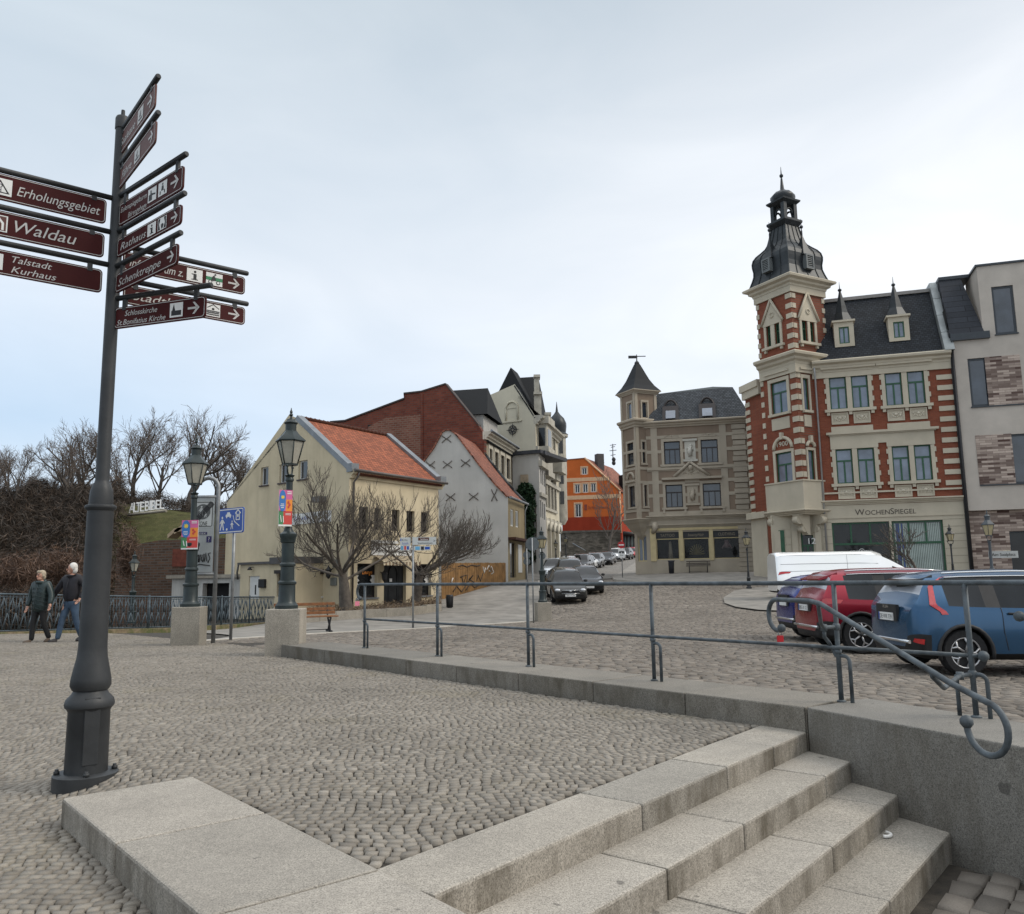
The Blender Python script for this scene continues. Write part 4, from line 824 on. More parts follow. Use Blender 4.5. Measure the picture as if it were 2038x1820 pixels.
# ------------------------------------------------------------------ bench, bins
M_WOOD = plain('oiled_slat_wood', (0.20, 0.085, 0.032), 0.5, 0.35, 14, 0.2)
M_IRON = plain('black_cast_iron', (0.02, 0.02, 0.022), 0.5, 0.2)
def bench(label, c, rz, Lb=1.75, wood=M_WOOD, iron=M_IRON):
    r = thing('bench', label, 'bench', (0, 0, 0), 'street benches')
    for k in (-1, 1):
        x = k * (Lb / 2 - .22); m = MB()
        m.tube([(x, .28, .03), (x, -.30, .03)], .026, 6); m.tube([(x, .12, .03), (x, .02, .22), (x, .18, .42)], .028, 6); m.tube([(x, -.16, .03), (x, 0, .22), (x, -.22, .42)], .028, 6); m.tube([(x, .20, .42), (x, -.24, .43), (x, -.33, .84)], .022, 6); m.ball((x, .30, .035), .04, 6); m.ball((x, -.31, .035), .04, 6)
        m.build('iron_leg', iron, r)
    m = MB(); m.tube([(-Lb / 2 + .2, 0, .08), (Lb / 2 - .2, 0, .08)], .014, 6); m.build('tie_bar', iron, r)
    m = MB()
    for y in (-.16, -.05, .06, .17): m.box((0, y, .455), (Lb, .095, .035))
    m.build('seat', wood, r, bevel=.004)
    m = MB()
    for z, y in ((.55, -.255), (.66, -.285), (.80, -.315)): m.box((0, y, z), (Lb, .03, .085))
    m.build('backrest', wood, r, bevel=.004)
    r.location = tuple(c); r.rotation_euler = (0, 0, rz); return r
bc = GT(620, 1260); bench('brown slatted bench with black iron legs beside the tall concrete plinth', (bc[0] - .15, bc[1], gz(bc[0], bc[1]) if False else bc[2]), math.radians(205))
M_GW = plain('dark_bench_wood', (0.085, 0.07, 0.055), .6, .2, 10)
b2 = H(1387, 1148, 60.2); b2[2] = tz(b2[0], 60.2) + .1; bench('dark slatted bench below the shop windows of the grey corner house', (b2[0], 59.6, b2[2]), math.radians(165), 1.7, M_GW)
def litter_bin(label, c, h, r, mat, flare=True):
    t_ = thing('litter_bin', label, 'litter bin', c, 'street litter bins'); m = MB(); m.lathe([(r * .8, .06), (r * .85, h * .5), (r * .95, h * .85), (r * (1.35 if flare else 1.0), h)], c, 16); m.build('body', mat, t_)
    m = MB()
    for k in range(14): a = k * math.pi / 7; m.tube([(c[0] + r * .86 * math.cos(a), c[1] + r * .86 * math.sin(a), c[2] + .05), (c[0] + r * 1.0 * math.cos(a), c[1] + r * 1.0 * math.sin(a), c[2] + h * .86)], .012, 4)
    m.build('slats', M_IRON, t_); m = MB(); m.lathe([(r * .7, 0), (r * .7, .07)], c, 12); m.build('foot', M_IRON, t_)
b3 = GT(895, 1211); litter_bin('black slatted litter bin standing before the wooden fence', b3, 26 * b3[1] / FPX, 7 * b3[1] / FPX, plain('black_bin', (.025, .025, .028), .5), False)
b4 = H(1337, 1148, 59.8); b4[2] = tz(b4[0], 59.8) + .1; litter_bin('dark litter bin with flared rim beside the bench of the corner house', b4, .95, .2, plain('navy_bin', (.03, .032, .042), .5))
# ------------------------------------------------------------------ building kit
class Fac:
    # a vertical wall plane from plan point A to plan point B (left to right as seen); s runs along it, z is height
    def __init__(s, A, B):
        s.A = np.array(A[:2], float); s.B = np.array(B[:2], float); s.L = float(np.linalg.norm(s.B - s.A)); s.e = (s.B - s.A) / s.L; s.n = np.array([s.e[1], -s.e[0]])
        s.e3 = np.array([*s.e, 0.0]); s.n3 = np.array([*s.n, 0.0])
    def at(s, u, v, d=0.0):
        r = ray(u, v); o = s.A + s.n * d - CAM[:2]; t = (o @ s.n) / (r[:2] @ s.n); p = CAM + r * t
        return float((p[:2] - s.A) @ s.e), float(p[2])
    def P(s, a, z, d=0.0): return np.array([*(s.A + s.e * a + s.n * d), z])
    def box(s, mb, a0, a1, z0, z1, d0, d1, m=0):
        mb.hexa([s.P(a0, z0, d1), s.P(a1, z0, d1), s.P(a1, z0, d0), s.P(a0, z0, d0), s.P(a0, z1, d1), s.P(a1, z1, d1), s.P(a1, z1, d0), s.P(a0, z1, d0)], m)
    def poly(s, mb, pts, d0, d1, m=0): mb.extr([s.P(a, z, d1) for a, z in pts], -s.n3 * (d1 - d0), m)
    def px(s, u0, v0, u1, v1):
        # opening from its left, top, right, bottom in the photo
        vm = (v0 + v1) / 2; um = (u0 + u1) / 2
        return s.at(u0, vm)[0], s.at(u1, vm)[0], s.at(um, v1)[1], s.at(um, v0)[1]
def clip_poly(poly, a, b):
    # keep the part of poly left of a->b
    out = []; n = len(poly); side = lambda p: (b[0] - a[0]) * (p[1] - a[1]) - (b[1] - a[1]) * (p[0] - a[0])
    for i in range(n):
        p, q = poly[i], poly[(i + 1) % n]; sp, sq = side(p), side(q)
        if sp >= -1e-9: out.append(p)
        if sp * sq < -1e-12: t = sp / (sp - sq); out.append((p[0] + (q[0] - p[0]) * t, p[1] + (q[1] - p[1]) * t))
    return out
def wall_face(mb, F, shape, holes, depth=.18, d=0.0, m=0, mr=None):
    # shape: convex (a, z) outline, counter-clockwise; holes: (a0, a1, z0, z1) with reveals
    mr = m if mr is None else mr
    A = sorted({p[0] for p in shape} | {h[0] for h in holes} | {h[1] for h in holes}); Z = sorted({p[1] for p in shape} | {h[2] for h in holes} | {h[3] for h in holes})
    for i in range(len(A) - 1):
        for j in range(len(Z) - 1):
            ca, cz = (A[i] + A[i + 1]) / 2, (Z[j] + Z[j + 1]) / 2
            if A[i + 1] - A[i] < 1e-5 or Z[j + 1] - Z[j] < 1e-5: continue
            if any(h[0] < ca < h[1] and h[2] < cz < h[3] for h in holes): continue
            c = [(A[i], Z[j]), (A[i + 1], Z[j]), (A[i + 1], Z[j + 1]), (A[i], Z[j + 1])]
            for k in range(len(shape)):
                c = clip_poly(c, shape[k], shape[(k + 1) % len(shape)])
                if len(c) < 3: break
            if len(c) >= 3: mb.add([F.P(a, z, d) for a, z in c], [tuple(range(len(c)))], m)
    for a0, a1, z0, z1 in holes:
        for p, q in (((a0, z0), (a1, z0)), ((a1, z0), (a1, z1)), ((a1, z1), (a0, z1)), ((a0, z1), (a0, z0))):
            mb.add([F.P(*p, d), F.P(*q, d), F.P(*q, d - depth), F.P(*p, d - depth)], [(3, 2, 1, 0)], mr)
def glass_mat(name, c, rough=.06, spec=.9, tintvar=.5):
    t = NT(name); n = t.noise(1.1, 3, .5); MATS[name] = t.done(t.ramp(n, [(.3, tuple(x * (1 - tintvar) for x in c)), (.7, tuple(x * (1 + tintvar) for x in c))]), rough, t.bump(t.noise(.7, 1), .06, .05), 0, spec); return MATS[name]
M_GLASS = glass_mat('window_glass', (.030, .037, .048), .05, 1.0)
M_GLASSL = glass_mat('painted_sky_glass', (.13, .16, .21), .12, 1.0, .3)  # reflected sky is put into the pale blue base colour
M_GLASSD = glass_mat('dark_shop_glass', (.012, .013, .014), .05, .45)
M_SHOPG = glass_mat('clear_shop_glass', (.02, .022, .022), .04, .6); M_SHOPG.node_tree.nodes['Principled BSDF'].inputs['Alpha'].default_value = .4
M_CURT = plain('net_curtain', (.34, .34, .33), .8, .2, 6)
M_FWHITE = plain('white_window_frame', (.62, .62, .60), .45, .05)
M_FGREEN = plain('green_window_frame', (.022, .085, .042), .4, .15)
M_FDARK = plain('dark_brown_frame', (.022, .016, .015), .45, .15)
M_FGREY = plain('anthracite_frame', (.035, .042, .05), .4, .1)
def window(F, par, r, frame, glass=None, d=-.14, fw=.07, style='T', sill=None, label=None, arch=0.0, sill_d=.08):
    # frame mesh with its pane as a sub-part; style: T one transom + mullion, M mullion, C cross, 1 single, T3 transom + two mullions, 3 ...
    glass = glass or M_GLASS; a0, a1, z0, z1 = r; m = MB(); w, h = a1 - a0, z1 - z0
    bar = lambda x0, x1, y0, y1, k=0.0: F.box(m, x0, x1, y0, y1, d - .05, d + .012 + k)
    bar(a0, a0 + fw, z0, z1); bar(a1 - fw, a1, z0, z1); bar(a0 + fw, a1 - fw, z0, z0 + fw); bar(a0 + fw, a1 - fw, z1 - fw, z1)
    tz_ = z0 + h * .66
    if style in ('T', 'T3'): bar(a0 + fw, a1 - fw, tz_ - fw * .6, tz_ + fw * .6, .01)
    if style == 'T': bar((a0 + a1) / 2 - fw * .55, (a0 + a1) / 2 + fw * .55, z0 + fw, tz_ - fw * .6, .006)
    if style == 'T3':
        for k in (1, 2): bar(a0 + w * k / 3 - fw * .4, a0 + w * k / 3 + fw * .4, z0 + fw, tz_ - fw * .6, .006)
    if style in ('M', 'C'): bar((a0 + a1) / 2 - fw * .5, (a0 + a1) / 2 + fw * .5, z0 + fw, z1 - fw, .006)
    if style == 'C':
        bar(a0 + fw, (a0 + a1) / 2 - fw * .5, tz_ - fw * .5, tz_ + fw * .5, .003); bar((a0 + a1) / 2 + fw * .5, a1 - fw, tz_ - fw * .5, tz_ + fw * .5, .003)
    if arch > 0:   # filled spandrels give the opening its arched head
        for sgn in (0, 1):
            ca = (a0 + a1) / 2; pts = [(a0 if sgn == 0 else a1, z1), (a0 if sgn == 0 else a1, z1 - arch)]
            for t_ in np.linspace(0, 1, 7)[1:]:
                th = t_ * math.pi / 2; x = (w / 2) * math.cos(th); pts.append((ca - x if sgn == 0 else ca + x, z1 - arch + arch * math.sin(th)))
            if sgn == 0: pts = pts[::-1]
            F.poly(m, pts, d - .02, d + .03)
    o = m.build('window', frame, par)
    if label: o['label'] = label
    g_ = MB(); g_.add([F.P(a0, z0, d - .02), F.P(a1, z0, d - .02), F.P(a1, z1, d - .02), F.P(a0, z1, d - .02)], [(0, 1, 2, 3)]); g_.build('pane', glass, o)
    if sill is not None:
        s_ = MB(); F.box(s_, a0 - .07, a1 + .07, z0 - .07, z0, -.16, sill_d); s_.build('sill', sill, o)
    return o
def frame_trim(mb, F, r, w=.14, d=.04, top=None, m=0):
    a0, a1, z0, z1 = r; F.box(mb, a0 - w, a0, z0, z1, 0.0, d, m); F.box(mb, a1, a1 + w, z0, z1, 0.0, d, m); F.box(mb, a0 - w, a1 + w, z1, z1 + (top or w), 0.0, d + .003, m)
def moulding(mb, pts, prof, closed=False, m=0):
    # sweep a profile (outward d, z) along plan points with mitred corners; outward = right of travel
    k = len(pts); pts = [np.array(p[:2], float) for p in pts]; N = []
    for i in range(k):
        a = pts[i - 1] if (i > 0 or closed) else None; b = pts[(i + 1) % k] if (i < k - 1 or closed) else None
        n1 = n2 = None
        if a is not None: t_ = (pts[i] - a) / np.linalg.norm(pts[i] - a); n1 = np.array([t_[1], -t_[0]])
        if b is not None: t_ = (b - pts[i]) / np.linalg.norm(b - pts[i]); n2 = np.array([t_[1], -t_[0]])
        if n1 is None: n = n2
        elif n2 is None: n = n1
        else: n = (n1 + n2) / (1 + n1 @ n2)
        N.append(n)
    q = len(prof); V = [(*(pts[i] + N[i] * d_), z_) for i in range(k) for d_, z_ in prof]; Fs = []
    for i in range(k if closed else k - 1):
        j = (i + 1) % k
        for a in range(q): b = (a + 1) % q; Fs.append((i * q + a, j * q + a, j * q + b, i * q + b))
    if not closed: Fs += [tuple(range(q)), tuple(range((k - 1) * q + q - 1, (k - 1) * q - 1, -1))]
    mb.add(V, Fs, m)
def cornice_prof(z, h, out, back=-.12):
    return [(back, z), (out * .25, z), (out * .3, z + h * .2), (out * .55, z + h * .35), (out * .6, z + h * .55), (out * .95, z + h * .7), (out, z + h * .9), (out * .9, z + h), (back, z + h)]
def relief(mb, F, a0, a1, z0, z1, d=.03, n=6, seed=0):
    # carved scroll ornament: little raised lumps and swags
    rr = random.Random(seed); w, h = a1 - a0, z1 - z0; cx, cz = (a0 + a1) / 2, (z0 + z1) / 2
    for k in range(n):
        t_ = math.pi * (k + .5) / n; x, z = cx + math.cos(t_) * w * .38, cz + h * .2 - math.sin(t_) * h * .42; c = F.P(x, z, d); q = min(w, h) * rr.uniform(.07, .12); mb.ball(c, q, 6, sc=(1, 1, 1))
    mb.ball(F.P(cx, cz + h * .05, d), min(w, h) * .18, 8)
    for s_ in (-1, 1): mb.tube([F.P(cx + s_ * w * (.1 + .3 * t_), cz + h * (.25 * math.sin(t_ * 5)), d + .01) for t_ in np.linspace(0, 1, 7)], min(w, h) * .045, 5)
def tile_mat(name, c, course=.19, width=.2, slope_axis=(0, 0, 1), var=.4, bump=.5):
    t = NT(name); tcn = t.n('ShaderNodeTexCoord'); b = t.n('ShaderNodeTexBrick'); b.offset = .5; b.inputs['Scale'].default_value = 1; b.inputs['Brick Width'].default_value = width; b.inputs['Row Height'].default_value = course; b.inputs['Mortar Size'].default_value = .022; b.inputs['Mortar Smooth'].default_value = .5
    b.inputs['Color1'].default_value = (*[x * (1 - var) for x in c], 1); b.inputs['Color2'].default_value = (*[x * (1 + var) for x in c], 1); b.inputs['Mortar'].default_value = (*[x * .22 for x in c], 1)
    t.l(tcn.outputs['UV'], b.inputs['Vector']); col = t.mix(.5, b.outputs['Color'], t.ramp(t.noise(.5, 5, .6, tcn.outputs['UV']), [(.3, .65), (.7, 1.15)]), 'MULTIPLY')
    col = t.mix(.4, col, t.ramp(t.noise(6, 4, .6, tcn.outputs['UV']), [(.3, .6), (.7, 1.15)]), 'MULTIPLY')
    MATS[name] = t.done(col, .75, t.bump(b.outputs['Fac'], -bump, .03), 0, .3); return MATS[name]
def roof_quad(name, mat, par, P00, P10, P11, P01, thick=.12, nrm=None):
    # slope with its own uv in metres: P00-P10 eave, P01-P11 ridge
    P = [np.array(p, float) for p in (P00, P10, P11, P01)]; n = np.cross(P[1] - P[0], P[3] - P[0]); n /= np.linalg.norm(n)
    off = np.zeros(3); q = par
    while q is not None: off += np.array(q.location); q = q.parent
    V = [p - off for p in P] + [p - off - n * thick for p in P]; me = bpy.data.meshes.new(name)
    me.from_pydata([tuple(v) for v in V], [], [(0, 1, 2, 3), (7, 6, 5, 4), (0, 4, 5, 1), (1, 5, 6, 2), (2, 6, 7, 3), (3, 7, 4, 0)]); me.materials.append(mat)
    uv = me.uv_layers.new(name='uv'); e = (P[1] - P[0]) / np.linalg.norm(P[1] - P[0]); f = np.cross(n, e)
    for l_, vi in zip(uv.data, [l.vertex_index for l in me.loops]): d_ = P[vi % 4] - P[0]; l_.uv = (d_ @ e, d_ @ f)
    me.update(); o = bpy.data.objects.new(name, me); COL.objects.link(o); o.parent = par; return o
def body_box(F, depth, z0, z1, mat, par, name='wall', a0=0.0, a1=None, d=-.35):
    # the mass behind a facade (set back behind the pierced front skin)
    a1 = F.L if a1 is None else a1; m = MB(); F.box(m, a0, a1, z0, z1, -depth, d); return m.build(name, mat, par)
M_TILE = tile_mat('orange_roof_tiles', (.30, .088, .040), .25, .22, var=.3)
M_TILE2 = tile_mat('old_red_roof_tiles', (.27, .10, .062), .25, .24, var=.3)
M_SLATE = tile_mat('dark_slate', (.022, .026, .032), .16, .22, var=.35, bump=.3)
M_SLATEL = tile_mat('weathered_slate', (.070, .078, .088), .16, .22, var=.3, bump=.3)
M_ZINC = plain('zinc_sheet', (.20, .215, .23), .45, .2, 2, 0, .4)
M_ZINCD = plain('dark_zinc_sheet', (.024, .028, .031), .42, .3, 2.5, .05, .35)
M_CREAM = render_wall('cream_trim_render', (.60, .56, .465), .25, (.6, .6, .6))
M_YELW = render_wall('yellow_render', (.60, .512, .355), .35, (.62, .62, .62))
M_GREYW = render_wall('pale_grey_render', (.52, .505, .475), .35, (.72, .72, .72), patch=.35)
M_INT = plain('dark_interior', (.012, .012, .013), .9, .3)

# ================================================================== yellow corner house with the orange tiled roof
YC = H(692, 1212, 40)[:2]; d_ = np.array([-1.17, 1.0]); d_ /= np.linalg.norm(d_); YLf = YC + d_ * along([*YC, 1.0], [*d_, 0], 446)
d_ = np.array([.65, 1.0]); d_ /= np.linalg.norm(d_); YE = YC + d_ * along([*YC, 1.0], [*d_, 0], 873)
FG, FE = Fac(YLf, YC), Fac(YC, YE)
zb = min(tz(*YC), tz(*YE)) - .6
yh = thing('yellow_house', 'pale yellow gabled house with bright orange tiled roof at the corner', 'house', (*YC, tz(*YC)))
zE = FE.at(692, 934)[1]; aR, zR = FG.at(575, 826); aR2, zR2 = FG.at(590, 832); zLf = FG.at(447, 1000)[1]
shape = [(0, zb), (FG.L, zb), (FG.L, zE), (aR2, zR2), (aR, zR), (0, zLf)]
holes = [FG.px(519, 930, 534, 966), FG.px(556, 924, 573, 961), FG.px(594, 917, 612, 954), FG.px(599, 1143, 642, 1187), FG.px(551, 1140, 581, 1190)]
m = MB(); wall_face(m, FG, shape, holes, .2)
HE = [FE.px(714, 1009, 733, 1053), FE.px(745, 1012, 758, 1058), FE.px(780, 1014, 795, 1058), FE.px(809, 1018, 825, 1058), FE.px(838, 1020, 853, 1059)]
zt_ = np.mean([h[3] for h in HE]); zb_ = np.mean([h[2] for h in HE]); HE = [(h[0], h[1], zb_, zt_) for h in HE]
SH = [FE.px(711, 1122, 751, 1190), FE.px(764, 1123, 808, 1203), FE.px(820, 1123, 858, 1186)]
wall_face(m, FE, [(0, zb), (FE.L, zb), (FE.L, zE), (0, zE)], HE + SH, .22)
# rear and far side
back = YLf + (YE - YC); FB = Fac(YE, back); m.add([FB.P(0, zb), FB.P(FB.L, zb), FB.P(FB.L, zE * .5 + zLf * .5), FB.P(FB.L * .5, zR - .3), FB.P(0, zE)], [(0, 1, 2, 3, 4)])
F4 = Fac(back, YLf); m.add([F4.P(0, zb), F4.P(F4.L, zb), F4.P(F4.L, zLf), F4.P(0, zLf)], [(0, 1, 2, 3)])
m.build('wall', M_YELW, yh)
m = MB(); m.prism([tuple(p) for p in (YLf + FG.e * .5 - FG.n * .5, YC - FG.e * .45 - FG.n * .5, YE - FE.e * .5 - FE.n * .6, back - FE.e * .5)], zb, zE - .3); m.build('interior', M_INT, yh)
rv = np.array([*(YE - YC), 0]); ov = np.array([*(-FE.n), 0])
eav = FE.n3 * .35; R1 = FG.P(aR2, zR2, -.02); EV = FG.P(FG.L, zE + .02, -.02); slope = (EV - R1); 
roof_quad('roof', M_TILE, yh, EV + slope * .07 + FG.n3 * -.28, EV + rv + slope * .07, R1 + rv, R1 + FG.n3 * -.28)
L1 = FG.P(0, zLf + .02, -.02); sl2 = L1 - R1; roof_quad('roof', M_TILE, yh, L1 + sl2 * .04 + rv, L1 + sl2 * .04 - FG.n3 * .28, R1 - FG.n3 * .28 + UP * -.02, R1 + rv + UP * -.02)
m = MB(); m.tube([R1 - FG.n3 * .3 + UP * .03, R1 + rv + UP * .03], .11, 8)
for k in range(22): p = R1 - FG.n3 * .3 + UP * .05 + (rv) * (k / 22.); m.ball(p, .12, 6)
m.build('ridge_tiles', M_TILE, yh)
for Q, S in ((R1, EV), (R1 + rv, EV + rv)):
    m = MB(); dn_ = (S - Q); ln = np.linalg.norm(dn_); t_ = dn_ / ln; nn = np.cross(t_, FG.n3); nn = nn if nn[2] > 0 else -nn; k0 = Q + FG.n3 * .05; w_ = -FG.n3 * .40
    m.hexa([k0 - nn * .12, k0 + w_ - nn * .12, k0 + w_ + dn_ * 1.0 - nn * .12, k0 + dn_ * 1.0 - nn * .12, k0 + nn * .16, k0 + w_ + nn * .16, k0 + w_ + dn_ * 1.0 + nn * .16, k0 + dn_ * 1.0 + nn * .16])
    m.box(k0 + w_ / 2 + dn_ * 1.005 + UP * .08, (.42, .44, .42), math.atan2(FG.e[1], FG.e[0])); m.build('gable_coping', M_ZINC, yh)
m = MB()
k0 = R1 + FG.n3 * .02; t2 = L1 - R1; nn = np.array([-t2[2] * FG.e[0], -t2[2] * FG.e[1], (t2[:2] @ FG.e)]); nn = np.cross(FG.n3, t2 / np.linalg.norm(t2)); nn = nn if nn[2] > 0 else -nn
m.hexa([k0 - nn * .05, k0 - FG.n3 * .35 - nn * .05, k0 - FG.n3 * .35 + t2 - nn * .05, k0 + t2 - nn * .05, k0 + nn * .06, k0 - FG.n3 * .35 + nn * .06, k0 - FG.n3 * .35 + t2 + nn * .06, k0 + t2 + nn * .06]); m.build('verge', M_ZINCD, yh)
m = MB(); moulding(m, [YC - FE.e * .0, YE + FE.e * .25], [(-.05, zE - .42), (.10, zE - .42), (.14, zE - .28), (.26, zE - .2), (.30, zE - .02), (-.05, zE - .02)]); m.build('eaves_cornice', M_YELW, yh)
m = MB(); g0, g1 = FE.P(-.05, zE - .06, .40), FE.P(FE.L + .3, zE - .10, .40); m.tube([g0, g1], .075, 8)
pD = FE.P(.18, zE - .15, .30); m.tube([FE.P(.30, zE - .10, .38), FE.P(.28, zE - .35, .30), FE.P(.22, zE - .62, .09), FE.P(.22, zb + .4, .09)], .05, 8); m.build('gutter', plain('brown_zinc_gutter', (.10, .088, .082), .5, .2, 3, 0, .3), yh)
M_SILLB = plain('brown_sill', (.045, .028, .025), .5)
for h in holes[:3]: window(FG, yh, h, M_FWHITE, style='1', sill=M_SILLB, fw=.06)
window(FG, yh, holes[3], M_FWHITE, M_CURT, style='M', sill=M_FWHITE, fw=.08); window(FG, yh, holes[4], M_FWHITE, M_GLASSD, style='M', fw=.08)
m = MB()
for h in (holes[3], holes[4]):
    F = FG; FG.box(m, h[0] - .1, h[1] + .1, h[3] - .02, h[3] + .22, -.02, .16)
m.build('roller_box', M_FDARK, yh)
m = MB(); h = holes[3]
for k in range(22): a = h[0] + .1 + (h[1] - h[0] - .2) * k / 21; FG.box(m, a - .035, a + .02, h[2] + .1, h[3] - .1, -.156, -.148)
m.build('window_bars', plain('dark_blind_slats', (.05, .05, .052), .6), yh)
for h in HE: window(FE, yh, h, M_FDARK, M_GLASSD, style='M', fw=.07, d=-.18)
window(FE, yh, SH[0], M_FDARK, M_GLASSD, style='1', d=-.2, sill=M_ZINC); window(FE, yh, SH[2], M_FDARK, M_GLASSD, style='1', d=-.2, sill=M_ZINC)
a0, a1, z0, z1 = SH[1]; m = MB()
FE.box(m, a0, a1, z0, z1, -.22, -.20)
for q in ((.04, .30, .05, .96), (.36, .72, .05, .34), (.78, .96, .05, .96)): FE.box(m, a0 + q[0] * (a1 - a0), a0 + q[1] * (a1 - a0), z0 + q[2] * (z1 - z0), z0 + q[3] * (z1 - z0), -.198, -.185)
w_ = a1 - a0; m.tube([FE.P(a0 + w_ * .52 - w_ * .20 * math.cos(t_), z0 + (z1 - z0) * .72 + w_ * .28 * math.sin(t_), -.18) for t_ in np.linspace(0, math.pi, 9)], .035, 5)
FE.box(m, a0 + w_ * .31, a0 + w_ * .35, z0 + .2, z0 + (z1 - z0) * .72, -.199, -.16); FE.box(m, a0 + w_ * .70, a0 + w_ * .74, z0 + .2, z0 + (z1 - z0) * .72, -.199, -.16); FE.box(m, a0 + w_ * .1, a0 + w_ * .9, z0 + (z1 - z0) * .40, z0 + (z1 - z0) * .42, -.199, -.17)
dr = m.build('door', plain('black_carved_door', (.016, .018, .02), .35, .3), yh)
m = MB(); FE.box(m, a0 + w_ * .36, a0 + w_ * .48, z0 + (z1 - z0) * .56, z0 + (z1 - z0) * .64, -.184, -.178); m.build('notice', M_WHITE, dr)
# window stickers and scallops: cut-out white film with dark heads
for h, sd in ((SH[0], 0), (SH[2], 1)):
    a0, a1, z0, z1 = h; w_ = a1 - a0; m = MB(); y0, y1 = z0 + (z1 - z0) * .38, z0 + (z1 - z0) * .66
    for side in (0, 1):
        pts = [(0, 0), (.20, .0), (.14, .25), (.24, .45), (.14, .7), (.2, 1), (0, 1)]; pp = [((a0 + x * w_) if side == 0 else (a1 - x * w_), y0 + y * (y1 - y0)) for x, y in pts]
        pp = pp if side == 0 else pp[::-1]; m.add([FE.P(x, y, -.187) for x, y in pp], [tuple(range(len(pp)))])
    m.build('window_film', M_PALE, yh)
m = MB(); h = SH[0]; put_text(m, 'Lounge', FE.P(h[0] + .55, h[2] + 1.15, -.185), FE.e3, UP, .28, .3, .7, 0); m.build('window_lettering', M_ORANGE, yh)
m = MB(); a0, z1 = FE.at(741, 1106); a1, _ = FE.at(815, 1106); z0 = FE.at(778, 1119)[1]
m.add([FE.P(a0 + .1, z1, .06), FE.P(a1 - .1, z1, .06), FE.P(a1, z0, .75), FE.P(a0, z0, .75)], [(3, 2, 1, 0)]); 
n_ = 22
for k in range(n_):
    x0, x1 = a0 + (a1 - a0) * k / n_, a0 + (a1 - a0) * (k + 1) / n_; m.add([FE.P(x0, z0, .752), FE.P(x1, z0, .752), FE.P(x1, z0 - .16, .752), FE.P((x0 + x1) / 2, z0 - .21, .752), FE.P(x0, z0 - .16, .752)], [(4, 3, 2, 1, 0)], k % 2)
for k in range(7):
    t0, t1 = k / 7, (k + .45) / 7; m.add([FE.P(a0 + .1 - .1 * t0, z1 + (z0 - z1) * t0 + .006, .06 + .69 * t0), FE.P(a1 - .1 + .1 * t0, z1 + (z0 - z1) * t0 + .006, .06 + .69 * t0), FE.P(a1 - .1 + .1 * t1, z1 + (z0 - z1) * t1 + .006, .06 + .69 * t1), FE.P(a0 + .1 - .1 * t1, z1 + (z0 - z1) * t1 + .006, .06 + .69 * t1)], [(3, 2, 1, 0)], 1)
m.build('awning', [plain('awning_cream', (.52, .46, .33), .8), plain('awning_brown', (.24, .17, .11), .8)], yh)
m = MB(); a0, z0 = FE.at(738, 1106); a1, z1 = FE.at(820, 1090); FE.box(m, a0, a1, z0 + .02, z0 + .55, .01, .05); sgn = m.build('shop_sign', M_WHITE, yh); m = MB(); put_text(m, 'Bar Lounge', FE.P(a0 + .5, z0 + .16, .056), FE.e3, UP, .32, .2, (a1 - a0) * .6); m.build('lettering', M_BLACK, sgn)
m = MB(); zz = FE.at(760, 1080)[1]; FE.box(m, FE.at(738, 1080)[0], FE.at(790, 1080)[0], zz - .05, zz + .10, .01, .12); m.build('fascia_lamp', M_FWHITE, yh)
m = MB(); a0, z1 = FG.at(581, 1024); a1, z1b = FG.at(660, 1018); z0 = FG.at(620, 1042)[1]; z1 = FG.at(620, 1020)[1]; FG.box(m, a0, a1, z0, z1, .0, .05); sgn = m.build('banner_sign', M_WHITE, yh)
m = MB(); rr = random.Random(3)
put_text(m, 'Cafe & Bar', FG.P(a0 + .35, z0 + .22, .056), FG.e3, UP, (z1 - z0) * .4, .2, (a1 - a0) * .36, 0)
for k in range(9): c = FG.P(a0 + (a1 - a0) * rr.uniform(.55, .95), z0 + (z1 - z0) * rr.uniform(.2, .8), .055); r_ = (z1 - z0) * rr.uniform(.1, .2); m.add([c + FG.e3 * r_ * math.cos(t_) * 1.3 + UP * r_ * math.sin(t_) * rr.uniform(.7, 1.2) for t_ in np.linspace(0, 6.28, 9)[:-1]], [tuple(range(8))], k % 2 + 1)
m.build('print', [M_BLUE, plain('print_olive', (.20, .17, .08), .6), plain('print_grey', (.16, .17, .18), .6)], sgn)
m = MB(); a, z = FG.at(646, 996); FG.box(m, a - .4, a + .35, z - .12, z + .16, .15, .5); m.tube([FG.P(a, z, .2), FG.P(a, z - .3, 0)], .03, 6); m.build('floodlight', plain('lamp_housing', (.12, .12, .12), .5), yh)
m = MB()
for u0, v0, u1, v1 in ((664, 1114, 673, 1130), (659, 1150, 671, 1166)): m = MB(); r = FG.px(u0, v0, u1, v1); FG.box(m, r[0], r[1], r[2], r[3], 0, .06); m.build('notice_case', plain('case_grey', (.14, .15, .14), .4), yh)
m = MB(); a, z = FG.at(663, 1140); m.lathe([(.03, -.3), (.12, -.18), (.15, .1), (.18, .12), (.04, .28), (.02, .36)], FG.P(a, z, .28), 6, smooth=False); m.tube([FG.P(a, z + .1, .28), FG.P(a, z + .2, 0)], .025, 5); m.build('wall_lantern', M_IRON, yh)
m = MB(); a, z = FE.at(757, 1147); m.lathe([(.03, -.3), (.12, -.18), (.15, .1), (.18, .12), (.04, .28), (.02, .36)], FE.P(a, z, .28), 6, smooth=False); m.tube([FE.P(a, z + .1, .28), FE.P(a, z + .2, 0)], .025, 5); m.build('wall_lantern', M_IRON, yh)
